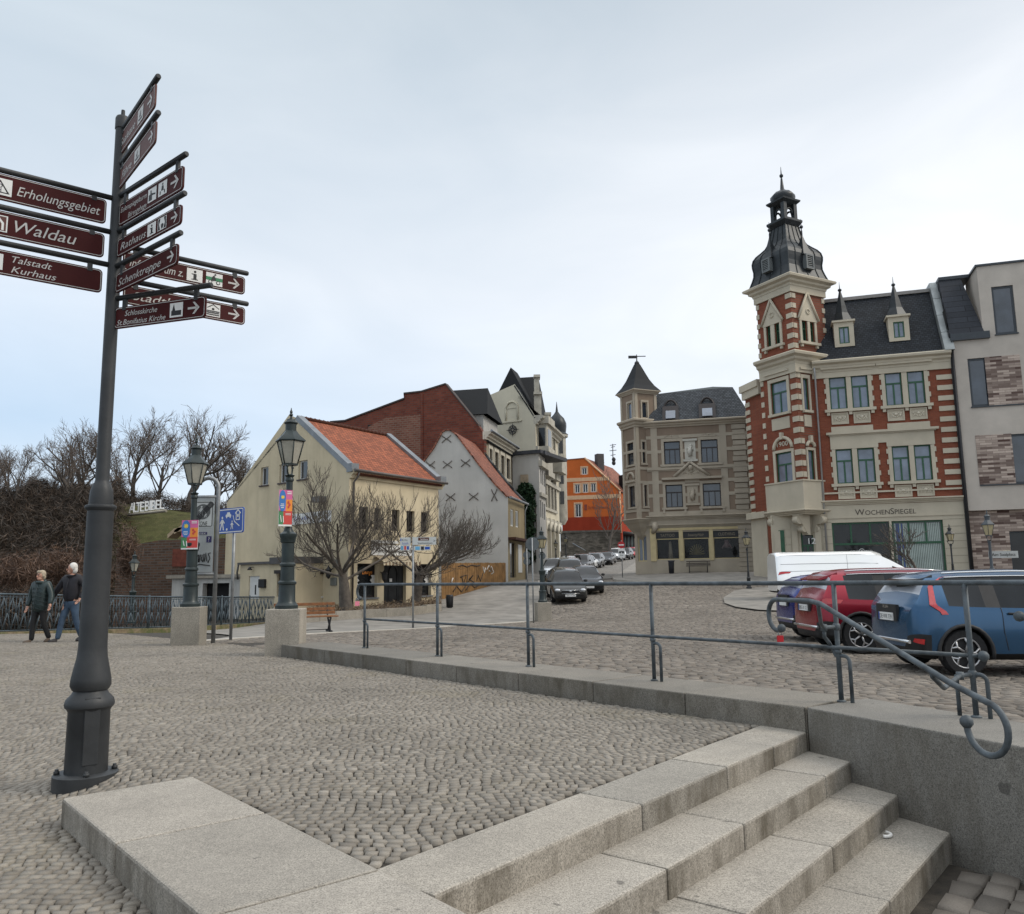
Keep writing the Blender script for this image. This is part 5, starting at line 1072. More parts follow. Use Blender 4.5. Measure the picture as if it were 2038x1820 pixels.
# low annex on the gable side
a0 = FG.at(478, 1150, 1.6)[0]; a1 = FG.at(588, 1150, 1.6)[0]; aM = FG.at(540, 1150, 1.6)[0]; zA = FG.at(500, 1124, 1.6)[1]; zA2 = FG.at(570, 1113, 1.6)[1]
FX = Fac(FG.P(a0, 0, 1.6)[:2], FG.P(a1, 0, 1.6)[:2]); m = MB()
hd_ = FX.px(495, 1147, 516, 1192); hw_ = FX.px(551, 1141, 581, 1188)
wall_face(m, FX, [(0, zb), (FX.L, zb), (FX.L, zA), (0, zA)], [hd_, hw_], .15)
for a in (0, FX.L): m.add([FX.P(a, zb, 0), FX.P(a, zb, -1.6), FX.P(a, zA, -1.6), FX.P(a, zA, 0)], [(0, 1, 2, 3)])
m.add([FX.P(0, zA, 0), FX.P(FX.L, zA, 0), FX.P(FX.L, zA, -1.6), FX.P(0, zA, -1.6)], [(0, 1, 2, 3)]); ax = m.build('annex', M_YELW, yh)
m = MB(); FX.box(m, -.12, aM - a0, zA, zA + .12, -1.55, .12); FX.box(m, aM - a0 + .01, FX.L + .05, zA - .02, zA2 + .1, -1.55, .15); m.tube([FX.P(-.05, zA, .1), FX.P(-.14, zA - .4, .1), FX.P(-.14, zA - .75, .05)], .05, 6); m.build('annex_roof', plain('annex_felt', (.085, .082, .08), .7), ax)
m = MB(); FX.box(m, hd_[0], hd_[1], hd_[2], hd_[3], -.12, -.06); w_ = hd_[1] - hd_[0]; FX.box(m, hd_[0] + w_ * .1, hd_[1] - w_ * .1, hd_[3] - .25, hd_[3] - .2, -.06, -.05); dr = m.build('door', M_FWHITE, yh); m = MB(); FX.box(m, hd_[0] + w_ * .5, hd_[0] + w_ * .62, hd_[2] + .2, hd_[3] - .45, -.059, -.052); m.build('door_glass', M_BLACK, dr)
window(FX, ax, hw_, M_FDARK, M_GLASSD, style='M') if False else window(FX, yh, hw_, M_FDARK, M_GLASSD, style='M')
m = MB(); FX.box(m, hw_[0] - .1, hw_[1] + .1, hw_[3] - .02, hw_[3] + .15, -.02, .12); m.build('roller_box', M_FDARK, yh)
m = MB(); r = FX.px(518, 1153, 530, 1170); FX.box(m, r[0], r[1], r[2], r[3], 0, .12); m.build('cigarette_box', M_BLACK, yh)
m = MB(); a, z = FX.at(504, 1133); m.lathe([(.14, -.05), (.04, .12)], FX.P(a, z, .2), 8); m.tube([FX.P(a, z + .08, .2), FX.P(a, z + .1, 0)], .02, 5); m.build('door_lamp', M_IRON, yh)

# ================================================================== pale grey gable house with iron wall anchors
XD = H(1011, 1158, 55)[:2]; XL = H(835, 1100, 56.6)[:2]; d_ = np.array([.22, 1.0]); d_ /= np.linalg.norm(d_); XE = XD + d_ * along([*XD, 1.0], [*d_, 0], 1046)
FA, FS = Fac(XL, XD), Fac(XD, XE); zb = tz(*XD) - 1.2
xh = thing('anchor_gable_house', 'pale grey gable house with crossed iron wall anchors and a red tiled roof', 'house', (*XD, tz(*XD)))
pts = [FA.at(u, v) for u, v in ((1011, 989), (985, 962), (950, 919), (918, 876), (906, 862), (896, 856), (888, 855.5), (880, 860), (862, 893), (838, 925))]
sh_ = [(0, zb), (FA.L, zb)] + pts + [(0, pts[-1][1] - .02)]
m = MB()
sh_c = [(0, zb), (FA.L, zb)] + pts; 
m.add([FA.P(a, z) for a, z in sh_c] , [tuple(range(len(sh_c)))]); 
zEx = pts[0][1]; hs = [FS.px(1016, 1014, 1022, 1048), FS.px(1026, 1017, 1032, 1050), FS.px(1015, 1080, 1027, 1150)]
wb = MB(); wall_face(wb, FS, [(0, zb), (FS.L, zb), (FS.L, zEx), (0, zEx)], hs, .2); 
m.build('gable_wall', M_GREYW, xh); wb.build('street_wall', render_wall('olive_brown_render', (.32, .26, .16), .4, (.6, .6, .6)), xh)
rv = np.array([*(XE - XD), 0]); top = FA.P(*pts[6])
prev = None; uvp = [FA.P(a, z, .12) for a, z in pts]
for i in range(6): roof_quad('roof', M_TILE2, xh, uvp[i] + UP * .03, uvp[i] + rv + UP * .03, uvp[i + 1] + rv + UP * .03, uvp[i + 1] + UP * .03, .1)
for i in range(6, 9): roof_quad('roof', M_TILE2, xh, uvp[i + 1] + rv + UP * .03, uvp[i + 1] + UP * .03, uvp[i] + UP * .03, uvp[i] + rv + UP * .03, .1)
lw = MB(); 
for i in range(6): a, b = uvp[i] + UP * .06 + rv, uvp[i + 1] + UP * .06 + rv; lw.tube([a, b], .16, 6)
lw.build('verge', M_ZINCD, xh)
m = MB(); m.tube([FS.P(-.1, zEx - .05, .28), FS.P(FS.L, zEx - .05, .28)], .09, 8); m.tube([FS.P(FS.L - .1, zEx - .1, .25), FS.P(FS.L - .15, zEx - .6, .08), FS.P(FS.L - .15, zb + .5, .08)], .05, 6); m.build('gutter', M_ZINC, xh)
for h in hs[:2]: window(FS, xh, h, M_FWHITE, style='M', fw=.09, d=-.06)
window(FS, xh, hs[2], M_FDARK, M_GLASSD, style='1')
m = MB(); a0, z = FS.at(1014, 1072); FS.box(m, 0.1, FS.L - .2, z - .1, z + .06, 0, .55); m.build('door_canopy', M_TILE2, xh)
m = MB(); r = FS.px(1031, 1085, 1038, 1140); FS.box(m, r[0], r[1], r[2], r[3], 0, .04); m.build('door', M_FWHITE, xh)
M_ANCH = plain('rusty_iron_anchor', (.085, .07, .06), .7, .3, 6)
for u, v, k in ((889, 874, 0), (857, 926, 0), (891, 925, 0), (927, 922, 0), (897, 990, 0), (943, 989, 0), (984, 986, 1)):
    a, z = FA.at(u, v); m = MB(); q = (.33, .25) if not k else (.20, .40)
    for s_ in (-1, 1): m.tube([FA.P(a - q[0], z - s_ * q[1], .05), FA.P(a - q[0] * .5, z - s_ * q[1] * .42, .05), FA.P(a, z, .06), FA.P(a + q[0] * .5, z + s_ * q[1] * .42, .05), FA.P(a + q[0], z + s_ * q[1], .05)], .029, 5)
    m.build('wall_anchor', M_ANCH, xh)
# wooden fence along its foot
fe = thing('board_fence', 'tall brown board fence with dark scribbled graffiti before the pale grey gable', 'fence', (*H(940, 1170, 49)[:2], .3))
FA0 = np.array(YE) + np.array([.15, .1]); FB0 = XD + np.array([-.15, -.35]); FF = Fac(FA0, FB0); m = MB(); M_BOARD = plain('brown_fence_board', (.20, .108, .038), .7, .4, 2.0, .2)
nb = 58; rr = random.Random(5)
for k in range(nb):
    a0, a1 = FF.L * k / nb, FF.L * (k + 1) / nb - .012; p = FF.P((a0 + a1) / 2, 0); zg = tz(p[0], p[1]); zt_ = FF.at(875 + (1011 - 875) * (k + .5) / nb, 1120.5)[1]; FF.box(m, a0, a1, zg + .02, zt_ + rr.uniform(-.02, .02), -.012 + .008 * (k % 2), .012 + .008 * (k % 2))
fo = m.build('boards', M_BOARD, fe)
m = MB()
for pts in ([(.22, .88), (.28, .93), (.35, .86), (.42, .92), (.5, .88), (.55, .90)], [(.25, .55), (.34, .60), (.30, .30), (.27, .58)], [(.36, .6), (.34, .3), (.44, .55), (.38, .45), (.46, .3)], [(.5, .35), (.52, .55), (.56, .3), (.6, .6)], [(.15, .15), (.2, .3), (.27, .08), (.33, .25)], [(.33, .1), (.4, .28), (.46, .12), (.6, .2)]):
    L = []
    for x, y in pts: p = FF.P(x * FF.L, 0); zg = tz(p[0], p[1]); zt_ = FF.at(875 + 136 * x, 1120.5)[1]; L.append(FF.P(x * FF.L, zg + (zt_ - zg) * y, .024))
    m.tube(L, .035, 5)
m.build('graffiti', plain('graffiti_brown', (.03, .02, .015), .7), fe)
m = MB()
for pts in ([(.66, .6), (.70, .75), (.74, .5), (.70, .55)], [(.60, .75), (.62, .5), (.64, .7)], [(.14, .35), (.13, .5), (.15, .6)], [(.74, .7), (.78, .45), (.74, .4)]):
    m.tube([FF.P(x * FF.L, tz(*FF.P(x * FF.L, 0)[:2]) + 1.6 * y + .1, .026) for x, y in pts], .04, 5)
m.build('graffiti', plain('graffiti_white', (.42, .40, .37), .7), fe)

# ================================================================== red brick fire-wall house behind
BD = H(964, 900, 61)[:2]; BL = H(655, 900, 66)[:2]; d_ = np.array([.24, 1.0]); d_ /= np.linalg.norm(d_); BE = BD + d_ * along([*BD, 1.0], [*d_, 0], 1023.5)
FA, FS = Fac(BL, BD), Fac(BD, BE); zb = 1.0
bh = thing('brick_gable_house', 'tall house with bare dark red brick fire wall and slate roof behind the orange roof', 'house', (*BD, zb))
ax_ = math.atan2(FA.e[1], FA.e[0])
M_BRK = brick('dark_red_brick', (.145, .036, .023), (.22, .060, .036), (.12, .07, .055), .42, .17, .022, ax_, .5)
M_BRKP = brick('worn_red_brick', (.17, .055, .036), (.25, .105, .072), (.22, .14, .105), .42, .17, .035, ax_, .5)
P_ = lambda *q: [FA.at(u, v) for u, v in q]
m = MB(); poly = P_((964, 912), (964, 866), (953, 848), (887, 766), (839, 781), (804, 786), (805, 796), (687, 840), (657, 842)); poly = [(FA.L, zb)] + poly + [(poly[-1][0], zb)]
m.add([FA.P(a, z) for a, z in poly], [tuple(range(len(poly)))]); m.add([FA.P(a, z, -.4) for a, z in poly], [tuple(range(len(poly)))])
n_ = len(poly); m.add([FA.P(a, z) for a, z in poly] + [FA.P(a, z, -.4) for a, z in poly], [(i, n_ + i, n_ + (i + 1) % n_, (i + 1) % n_) for i in range(n_)]); m.build('fire_wall', M_BRK, bh)
m = MB(); poly = P_((733, 975), (838, 975), (838, 825), (768, 832), (733, 850)); FA.poly(m, poly, 0, .03); m.build('worn_patch', M_BRKP, bh)
m = MB(); poly = P_((838, 1000), (843, 1000), (842, 783), (838, 783)); FA.poly(m, poly, 0, .07); m.build('brick_pilaster', M_BRK, bh)
m = MB()
lin = P_((953, 848), (887, 766), (839, 781), (804, 785), (805, 795), (687, 839), (657, 841.5))
for (a, z), (b, y) in zip(lin[:-1], lin[1:]): m.hexa([FA.P(a, z, .08), FA.P(a, z, -.45), FA.P(b, y, -.45), FA.P(b, y, .08), FA.P(a, z + .12, .08), FA.P(a, z + .12, -.45), FA.P(b, y + .12, -.45), FA.P(b, y + .12, .08)])
m.build('wall_coping', plain('coping_dark', (.055, .042, .038), .7), bh)
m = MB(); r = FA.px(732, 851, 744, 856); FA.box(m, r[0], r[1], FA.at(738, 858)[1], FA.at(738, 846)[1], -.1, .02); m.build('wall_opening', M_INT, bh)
rv = np.array([*(BE - BD), 0]); q = [FA.P(*FA.at(u, v)) for u, v in ((964, 868), (887, 767))]; top = q[1]; dwn = q[0] - q[1]
roof_quad('roof', M_SLATE, bh, q[0] + dwn * .06 + UP * -.1 - FA.n3 * .42, q[0] + dwn * .06 + rv - UP * .1, top + rv - UP * .15, top - UP * .15 - FA.n3 * .42)
q2 = FA.P(*FA.at(690, 840)); roof_quad('roof', M_SLATE, bh, q2 + rv - UP * .15, q2 - UP * .15 - FA.n3 * .42, top - UP * .15 - FA.n3 * .42, top + rv - UP * .15)
zEx = FS.at(966, 868)[1]; zE2 = FS.at(1021, 892)[1]; hs = [FS.px(u0, v0, u1, v1) for u0, v0, u1, v1 in ((973, 896, 979, 939), (984, 901, 991, 945), (996, 907, 1003, 949), (1007, 912, 1014, 953))]
zt_ = np.mean([h[3] for h in hs]); zq = np.mean([h[2] for h in hs]); hs = [(h[0], h[1], zq, zt_) for h in hs]; zEx = (zEx + zE2) / 2
m = MB(); hs2 = [(h[0], h[1], zq - 3.6, zt_ - 3.6) for h in hs]; wall_face(m, FS, [(0, zb), (FS.L, zb), (FS.L, zEx), (0, zEx)], hs + hs2, .2); m.build('street_wall', render_wall('tan_render', (.33, .28, .205), .5, (.6, .6, .6)), bh)
m = MB()
for h in hs + hs2: m = MB(); frame_trim(m, FS, h, .2, .07, .35); FS.box(m, h[0] - .25, h[1] + .25, h[2] - .2, h[2], 0, .12); m.build('window_surround', M_CREAM, bh)
for h in hs + hs2: window(FS, bh, h, M_FDARK, style='T', fw=.08)
m = MB(); moulding(m, [BD, BE], cornice_prof(zEx - .5, .6, .55)); m.build('eaves_cornice', M_CREAM, bh)
m = MB(); m.tube([FS.P(-.1, zEx + .12, .6), FS.P(FS.L, zEx + .12, .6)], .1, 6); m.tube([FS.P(FS.L - .15, zEx, .55), FS.P(FS.L - .15, zEx - .7, .1), FS.P(FS.L - .15, zb, .1)], .06, 6); m.build('gutter', M_ZINC, bh)
# dormer with dark roof
c0 = FS.P(1.2, zEx + .1, -.1); c1 = FS.P(FS.L * .72, zEx + .1, -.1); zd = FS.at(985, 850)[1]; zp = FS.at(975, 808)[1]
m = MB(); A0, A1 = 1.6, FS.L * .66; FS.box(m, A0, A1, zEx, zEx + 1.7, -3.2, -.5); m.build('dormer', plain('dormer_render', (.38, .37, .35), .8), bh)
m = MB(); zA, zB = zEx + 1.7, zEx + 4.3
V = [FS.P(A0 - .3, zA, -.1), FS.P(A1 + .3, zA, -.1), FS.P((A0 + A1) / 2, zB, -.7), FS.P((A0 + A1) / 2, zB, -5.5), FS.P(A0 - .3, zA, -4.5), FS.P(A1 + .3, zA, -4.5)]
m.add(V, [(0, 1, 2), (0, 2, 3, 4), (1, 5, 3, 2)]); m.build('dormer_roof', M_SLATE, bh)
m = MB(); c = H(943, 803, 66); m.box(c - UP * 1.2, (.75, .75, 3.6), .2); m.build('chimney', M_BRK, bh)
m = MB(); m.tube([H(943, 792, 66), H(943, 786, 66)], .08, 6); m.build('chimney_pot', M_ZINC, bh)
# ================================================================== cream tall house with slate gable, and its neighbours up the street
M_CRM2 = render_wall('warm_cream_render', (.60, .55, .43), .25, (.68, .68, .66), patch=.3)
M_STONE = plain('grey_sandstone', (.40, .375, .315), .8, .2, 1.5, .2)
M_PINKR = render_wall('faded_brick_field', (.36, .25, .20), .3)
CD = H(1065.5, 880, 74)[:2]; CLf = H(945, 880, 77)[:2]; d_ = np.array([.235, 1.0]); d_ /= np.linalg.norm(d_); CE = CD + d_ * along([*CD, 8.0], [*d_, 0], 1113)
FA, FS = Fac(CLf, CD), Fac(CD, CE); zb = 1.2
ch = thing('cream_house', 'tall cream house with compass star, blind arched window and steep slate roof', 'house', (*CD, zb))
P_ = lambda *q: [FA.at(u, v) for u, v in q]
pl = P_((1065.5, 905), (1065.5, 829), (1024.5, 765), (951, 797)); pl = [(0, zb), (FA.L, zb), pl[1], pl[2], pl[3], (0, pl[3][1] - .3)]
zEv = FS.at(1070, 838)[1]
hsC = []
for k, (v0, v1) in enumerate(((853, 890), (922, 955), (965, 1010))):
    for j in range(5): hsC.append((1.6 + j * (FS.L - 3) / 5, 2.7 + j * (FS.L - 3) / 5, FS.at(1085, v1)[1], FS.at(1085, v0)[1]))
m = MB(); m.add([FA.P(a, z) for a, z in pl], [tuple(range(len(pl)))]); wall_face(m, FS, [(0, zb), (FS.L, zb), (FS.L, zEv), (0, zEv)], hsC, .2); m.build('wall', M_CRM2, ch)
for h in hsC: window(FS, ch, h, M_FDARK, style='T', fw=.1)
m = MB()
for h in hsC: frame_trim(m, FS, h, .22, .1, .4); FS.box(m, h[0] - .3, h[1] + .3, h[2] - .25, h[2], 0, .18)
for z in (FS.at(1085, 905)[1], FS.at(1085, 960)[1], FS.at(1085, 1035)[1]): FS.box(m, 0, FS.L, z - .2, z + .15, 0, .22)
moulding(m, [CD, CE], cornice_prof(zEv - .5, .8, .8)); m.build('street_trim', M_STONE, ch)
m = MB()   # two storey bay window on the front
for v0, v1, o in ((842, 940, .9),): FS.box(m, .8, 3.6, FS.at(1075, v1)[1], FS.at(1075, v0)[1], .01, o)
FS.box(m, .6, 3.8, FS.at(1075, 846)[1] - .2, FS.at(1075, 846)[1] + .5, .01, 1.15); FS.box(m, .6, 3.8, FS.at(1075, 900)[1] - .2, FS.at(1075, 900)[1] + .3, .01, 1.1); FS.box(m, .6, 3.8, FS.at(1075, 942)[1] - .4, FS.at(1075, 942)[1] + .1, .01, 1.05)
m.build('bay', M_STONE, ch)
FBy = Fac(FS.P(.8, 0, .0)[:2], FS.P(.8, 0, .9)[:2]); FBy = Fac(FS.P(.8, 0, 0.0)[:2], FS.P(.8, 0, .9)[:2])
m = MB(); z0, z1 = FS.at(1075, 893)[1], FS.at(1075, 858)[1]; FBy.box(m, .15, .75, z0, z1, .02, .03); FS.box(m, 1.4, 3.0, z0, z1, .91, .93); m.build('bay_window', M_GLASSD, ch)
m = MB(); a, z = FA.at(1019, 838); w_ = .62; zt_ = FA.at(1019, 800)[1]; zb_ = FA.at(1019, 838)[1]
m.tube([FA.P(a - w_, zb_, .05), FA.P(a - w_, zt_ - w_, .05)] + [FA.P(a - w_ * math.cos(t_), zt_ - w_ + w_ * math.sin(t_), .05) for t_ in np.linspace(0, math.pi, 9)] + [FA.P(a + w_, zb_, .05)], .09, 5); FA.box(m, a - w_ - .4, a + w_ + .4, zb_ - .14, zb_, 0, .12); FA.box(m, a - w_, a + w_, FA.at(1019, 812)[1] - .06, FA.at(1019, 812)[1] + .06, 0, .06); m.build('blind_window', M_CRM2, ch)
m = MB(); a, z = FA.at(1021, 856)
for k in range(8): t_ = k * math.pi / 4; q = .72 if k % 2 == 0 else .45; m.add([FA.P(a + q * math.sin(t_), z + q * math.cos(t_), .08), FA.P(a + .13 * math.sin(t_ + .7), z + .13 * math.cos(t_ + .7), .1), FA.P(a + .13 * math.sin(t_ - .7), z + .13 * math.cos(t_ - .7), .1)], [(0, 2, 1)])
m.tube([FA.P(a + .4 * math.cos(t_), z + .4 * math.sin(t_), .09) for t_ in np.linspace(0, 2 * math.pi, 17)], .04, 5); m.build('compass_star', M_IRON, ch)
rv = np.array([*(CE - CD), 0])
e0, e1 = FA.P(*pl[2]), FA.P(*pl[3]); roof_quad('roof', M_SLATE, ch, e0 - UP * .1, e0 + rv * .6 - UP * .1, e1 + rv * .6 - UP * .1, e1 - UP * .1); roof_quad('roof', M_SLATE, ch, FA.P(0, pl[5][1]) + rv * .6 - UP * .1, FA.P(0, pl[5][1]) - UP * .1, e1 - UP * .1, e1 + rv * .6 - UP * .1)
apx = H(1016.5, 731.5, 79); bl_ = H(989, 780, 79); br_ = H(1070, 831, 75.5); bk = np.array([*(d_ * 6), 0])
m = MB(); bl2 = np.array([bl_[0] - .6, bl_[1], bl_[2] - 1.5]); m.add([bl2, br_, apx, bl2 + bk, br_ + bk, apx + bk * .2 + np.array([.4, 0, -.3])], [(0, 1, 2), (0, 2, 5, 3), (1, 4, 5, 2)]); m.build('roof_gablet', M_SLATE, ch)
r0, r1 = H(1029, 752.5, 80), H(1066, 750, 80); m = MB(); b0, b1 = H(1040, 800, 78), H(1068, 830, 77); m.add([b0, b1, r1, r0], [(0, 1, 2, 3)]); m.add([b1, b1 + bk, r1 + bk * .3, r1], [(0, 1, 2, 3)]); m.build('front_roof', M_SLATE, ch)
m = MB(); 
for u0, u1, v0, v1 in ((1063.5, 1073, 748, 782), (1063.5, 1077, 782, 832)): p0, p1 = H(u0, v1, 76.5), H(u1, v0, 76.5); m.box(((p0[0] + p1[0]) / 2, 76.9, (p0[2] + p1[2]) / 2), (p1[0] - p0[0], .9, p1[2] - p0[2]))
for u0, u1, v in ((1062, 1075, 749), (1062, 1079, 783), (1084, 1097, 824)): p0, p1 = H(u0, v, 76.3), H(u1, v, 76.3); m.box(((p0[0] + p1[0]) / 2, 76.8, p0[2]), (p1[0] - p0[0], 1.3, .25))
p0, p1 = H(1086, 846, 79), H(1096, 824, 79); m.box(((p0[0] + p1[0]) / 2, 79.4, (p0[2] + p1[2]) / 2), (p1[0] - p0[0], .9, p1[2] - p0[2])); m.build('stepped_gable', M_STONE, ch)
mz = MB(); p0, p1 = H(1068, 846, 76), H(1096, 825, 84); mz.add([FS.P(0, zEv + .3, .5), FS.P(FS.L, zEv + .3, .5), FS.P(FS.L, zEv + 2.3, -1.6), FS.P(0, zEv + 2.3, -1.6)], [(0, 1, 2, 3)]); mz.build('mansard', M_SLATE, ch)
# onion turret at the far corner
tc = np.array([*(H(1110, 900, 92)[:2]), 0]); hr = lambda v: H(1110, v, 92)[2]; m = MB(); m.lathe([(.62, hr(1045)), (.95, hr(1035)), (.95, hr(873)), (1.2, hr(871)), (1.2, hr(867)), (.98, hr(865))], tc, 12); m.build('corner_turret', M_STONE, ch, sharp=35)
m = MB(); m.lathe([(1.25, hr(866)), (.98, hr(862)), (1.06, hr(850)), (1.05, hr(843)), (.8, hr(833)), (.4, hr(826)), (.16, hr(820)), (.08, hr(810)), (.02, hr(800))], tc, 12); m.build('onion_roof', M_ZINCD, ch, sharp=50)
m = MB()
for k in (0, 1, 2): z = hr((885, 945, 995)[k]); 
for v0, v1 in ((875, 905), (935, 965), (980, 1005)):
    for a in (-1.9, -1.2): m.box(tc + np.array([.94 * math.cos(a), .94 * math.sin(a), (hr(v0) + hr(v1)) / 2]), (.05, .45, hr(v0) - hr(v1)), a)
m.build('turret_window', M_GLASSD, ch)
m = MB()   # pale arcade at street level
for k in range(4):
    a0 = FS.L * (.28 + .18 * k); a1 = a0 + FS.L * .13; z0, z1 = zb, FS.at(1095, 1058)[1]; FS.box(m, a0 - .25, a0, zb, z1 + 1.2, 0, .3); m.tube([FS.P((a0 + a1) / 2 - (a1 - a0) / 2 * math.cos(t_), z1 + (a1 - a0) / 2 * math.sin(t_), .2) for t_ in np.linspace(0, math.pi, 8)], .2, 5)
m.build('arcade', M_CREAM, ch)
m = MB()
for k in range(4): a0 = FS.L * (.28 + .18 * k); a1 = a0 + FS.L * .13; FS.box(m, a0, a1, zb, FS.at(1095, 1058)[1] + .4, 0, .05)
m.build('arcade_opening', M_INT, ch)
m = MB(); z = FS.at(1100, 920)[1]; FS.box(m, FS.L * .55, FS.L * .8, z - 1.3, z, .05, 1.3); FS.box(m, FS.L * .58, FS.L * .77, z - 2.0, z - 1.3, .05, .7); m.build('balcony', M_STONE, ch)

# lower white-grey neighbour with ivy
VD = H(1074, 1000, 68.5)[:2]; VL = H(1021, 1000, 69.5)[:2]; d_ = np.array([.22, 1.0]); d_ /= np.linalg.norm(d_); VE = VD + d_ * along([*VD, 6.0], [*d_, 0], 1087)
FA, FS = Fac(VL, VD), Fac(VD, VE); z1, z2 = FA.at(1040, 904)[1], FA.at(1074, 903)[1]
vh = thing('ivy_house', 'low pale house with flat dark roof edge and ivy climbing its side wall', 'house', (*VD, 1.0))
hsV = [FS.px(*q) for q in ((1075.5, 932, 1077.8, 963), (1079, 937, 1081, 966), (1082.5, 942, 1085, 969), (1075, 996, 1077.5, 1030), (1079, 1000, 1081, 1032), (1082.5, 1004, 1085, 1035))]
m = MB(); m.add([FA.P(0, 0), FA.P(FA.L, 0), FA.P(FA.L, z2), FA.P(0, z1)], [(0, 1, 2, 3)]); wall_face(m, FS, [(0, 0), (FS.L, 0), (FS.L, z2), (0, z2)], hsV, .2); m.build('wall', M_GREYW, vh)
for h in hsV: window(FS, vh, h, M_FDARK, M_GLASSD, style='1', fw=.1)
m = MB(); FA.box(m, -.2, FA.L + .3, z2, z2 + .3, -6, .3); FS.box(m, .3, FS.L + .2, z2 - .02, z2 + .3, -3, .5); m.build('flat_roof', plain('dark_roof_felt', (.04, .042, .05), .7), vh)
m = MB(); z = FS.at(1078, 925)[1]; FS.box(m, -.15, FS.L, z - .3, z + .2, 0, .3); z = FS.at(1078, 985)[1]; FS.box(m, -.1, FS.L, z - .2, z + .1, 0, .2); m.build('string_course', M_STONE, vh)
# ivy: leaf sized faces over the wall
def leaves(name, pts, size, mat, par=None, asp=.6):
    N = len(pts); pts = np.array(pts); a = np.random.normal(0, 1, (N, 3)); a /= np.linalg.norm(a, axis=1)[:, None]; b = np.cross(a, np.random.normal(0, 1, (N, 3))); b /= np.linalg.norm(b, axis=1)[:, None]; s = size * np.random.uniform(.6, 1.4, (N, 1))
    V = np.stack([pts - a * s, pts + b * s * asp, pts + a * s, pts - b * s * asp], 1).reshape(-1, 3); off = np.zeros(3); q = par
    while q is not None: off += np.array(q.location); q = q.parent
    V = V - off; me = bpy.data.meshes.new(name); Fs = np.arange(4 * N).reshape(-1, 4); me.vertices.add(4 * N); me.vertices.foreach_set('co', V.ravel()); me.loops.add(4 * N); me.loops.foreach_set('vertex_index', Fs.ravel().astype(np.int32)); me.polygons.add(N); me.polygons.foreach_set('loop_start', np.arange(0, 4 * N, 4, dtype=np.int32)); me.update()
    at_ = me.attributes.new('tint', 'FLOAT', 'POINT'); at_.data.foreach_set('value', np.repeat(np.random.uniform(0, 1, N), 4).astype(np.float32)); me.materials.append(mat); o = bpy.data.objects.new(name, me); COL.objects.link(o)
    if par is not None: o.parent = par
    return o
def leaf_mat(name, stops):
    t = NT(name); at = t.n('ShaderNodeAttribute'); at.attribute_name = 'tint'; MATS[name] = t.done(t.ramp(at.outputs['Fac'], stops), .6, None, 0, .3); return MATS[name]
M_IVY = leaf_mat('ivy_leaf', [(0, (.010, .028, .014)), (.6, (.018, .045, .02)), (1, (.035, .07, .03))])
iv = thing('ivy', 'dark green ivy covering the side wall of the low pale house', 'ivy', (*VL, 2.0)); pts = []
while len(pts) < 5200:
    x, y = random.random(), random.random(); u = 1030 + 38 * x; v = 958 + 165 * y
    if v < 962 + 40 * (abs(x - .5) ** 3) * 4 or (v > 1062 and abs(x - .6) > .34 + .15 * math.sin(v * .2)) or (x < .12 and math.sin(v * .3) > .2) or (x > .9 and math.sin(v * .23) > .1): continue
    a, z = FA.at(u, v); pts.append(FA.P(a, z, random.uniform(.05, .55)))
leaves('foliage', pts, .13, M_IVY, iv)
m = MB()
for k in range(7): a, z = FA.at(1036 + 5 * k, 1120); a2, z2_ = FA.at(1034 + 5.2 * k, 975); m.tube([FA.P(a, z, .05), FA.P((a + a2) / 2 + .1, (z + z2_) / 2, .06), FA.P(a2, z2_, .06)], .04, 4)
m.build('stem', plain('ivy_stem', (.06, .045, .03), .8), iv)
m = MB(); p0, p1 = H(1036, 962, 69), H(1052, 945, 69); m.box(((p0[0] + p1[0]) / 2, 69.2, (p0[2] + p1[2]) / 2), (p1[0] - p0[0], .6, p1[2] - p0[2])); m.build('bricked_patch', plain('raw_masonry', (.30, .24, .17), .9, .3, 3), vh)

# ================================================================== orange house above the rough stone wall
M_ORW = render_wall('orange_render', (.58, .14, .035), .2, (.75, .7, .7)); M_ORD = render_wall('deep_red_base', (.33, .045, .02), .2); M_PEACH = plain('peach_band', (.62, .40, .24), .8, .08)
OD = H(1234.5, 1000, 122)[:2]; OL = H(1118, 1000, 124)[:2]; d_ = np.array([.45, 1.0]); d_ /= np.linalg.norm(d_); OE = OD + d_ * 14
FA, FS = Fac(OL, OD), Fac(OD, OE)
oh = thing('orange_house', 'bright orange gabled house with peach bands on a deep red base', 'house', (*OD, 4))
P_ = lambda *q: [FA.at(u, v) for u, v in q]
zR_ = FA.at(1180, 1029)[1]; zB_ = FA.at(1180, 1063)[1]; pl = P_((1234.5, 977), (1163.5, 911.5), (1118, 915.5)); shp = [(0, zR_), (FA.L, zR_)] + pl
hsO = [FA.px(*q) for q in ((1158, 931, 1168, 945), (1144, 964, 1154, 982), (1160, 963, 1170, 981), (1176, 962, 1186, 980), (1145, 1003, 1157, 1029.5))]
m = MB(); wall_face(m, FA, shp, hsO[:4] + [(hsO[4][0], hsO[4][1], zR_ + .01, hsO[4][3])], .25); zEo = pl[0][1]; hs2 = [FS.px(1238, 1002, 1243, 1027)]; hs2 = [(2.0, 3.2, zR_ + .4, zR_ + 2.6)]; wall_face(m, FS, [(0, zR_), (FS.L, zR_), (FS.L, zEo), (0, zEo)], hs2, .2); m.build('wall', M_ORW, oh)
m = MB(); FA.box(m, 0, FA.L, zB_ - 2, zR_, -.3, .04); FS.box(m, 0.04, FS.L, zB_ - 2, zR_, -.3, .04); m.build('base', M_ORD, oh)
for h in hsO[:4]: window(FA, oh, h, M_FWHITE, M_GLASSD, style='M', fw=.12, d=-.1)
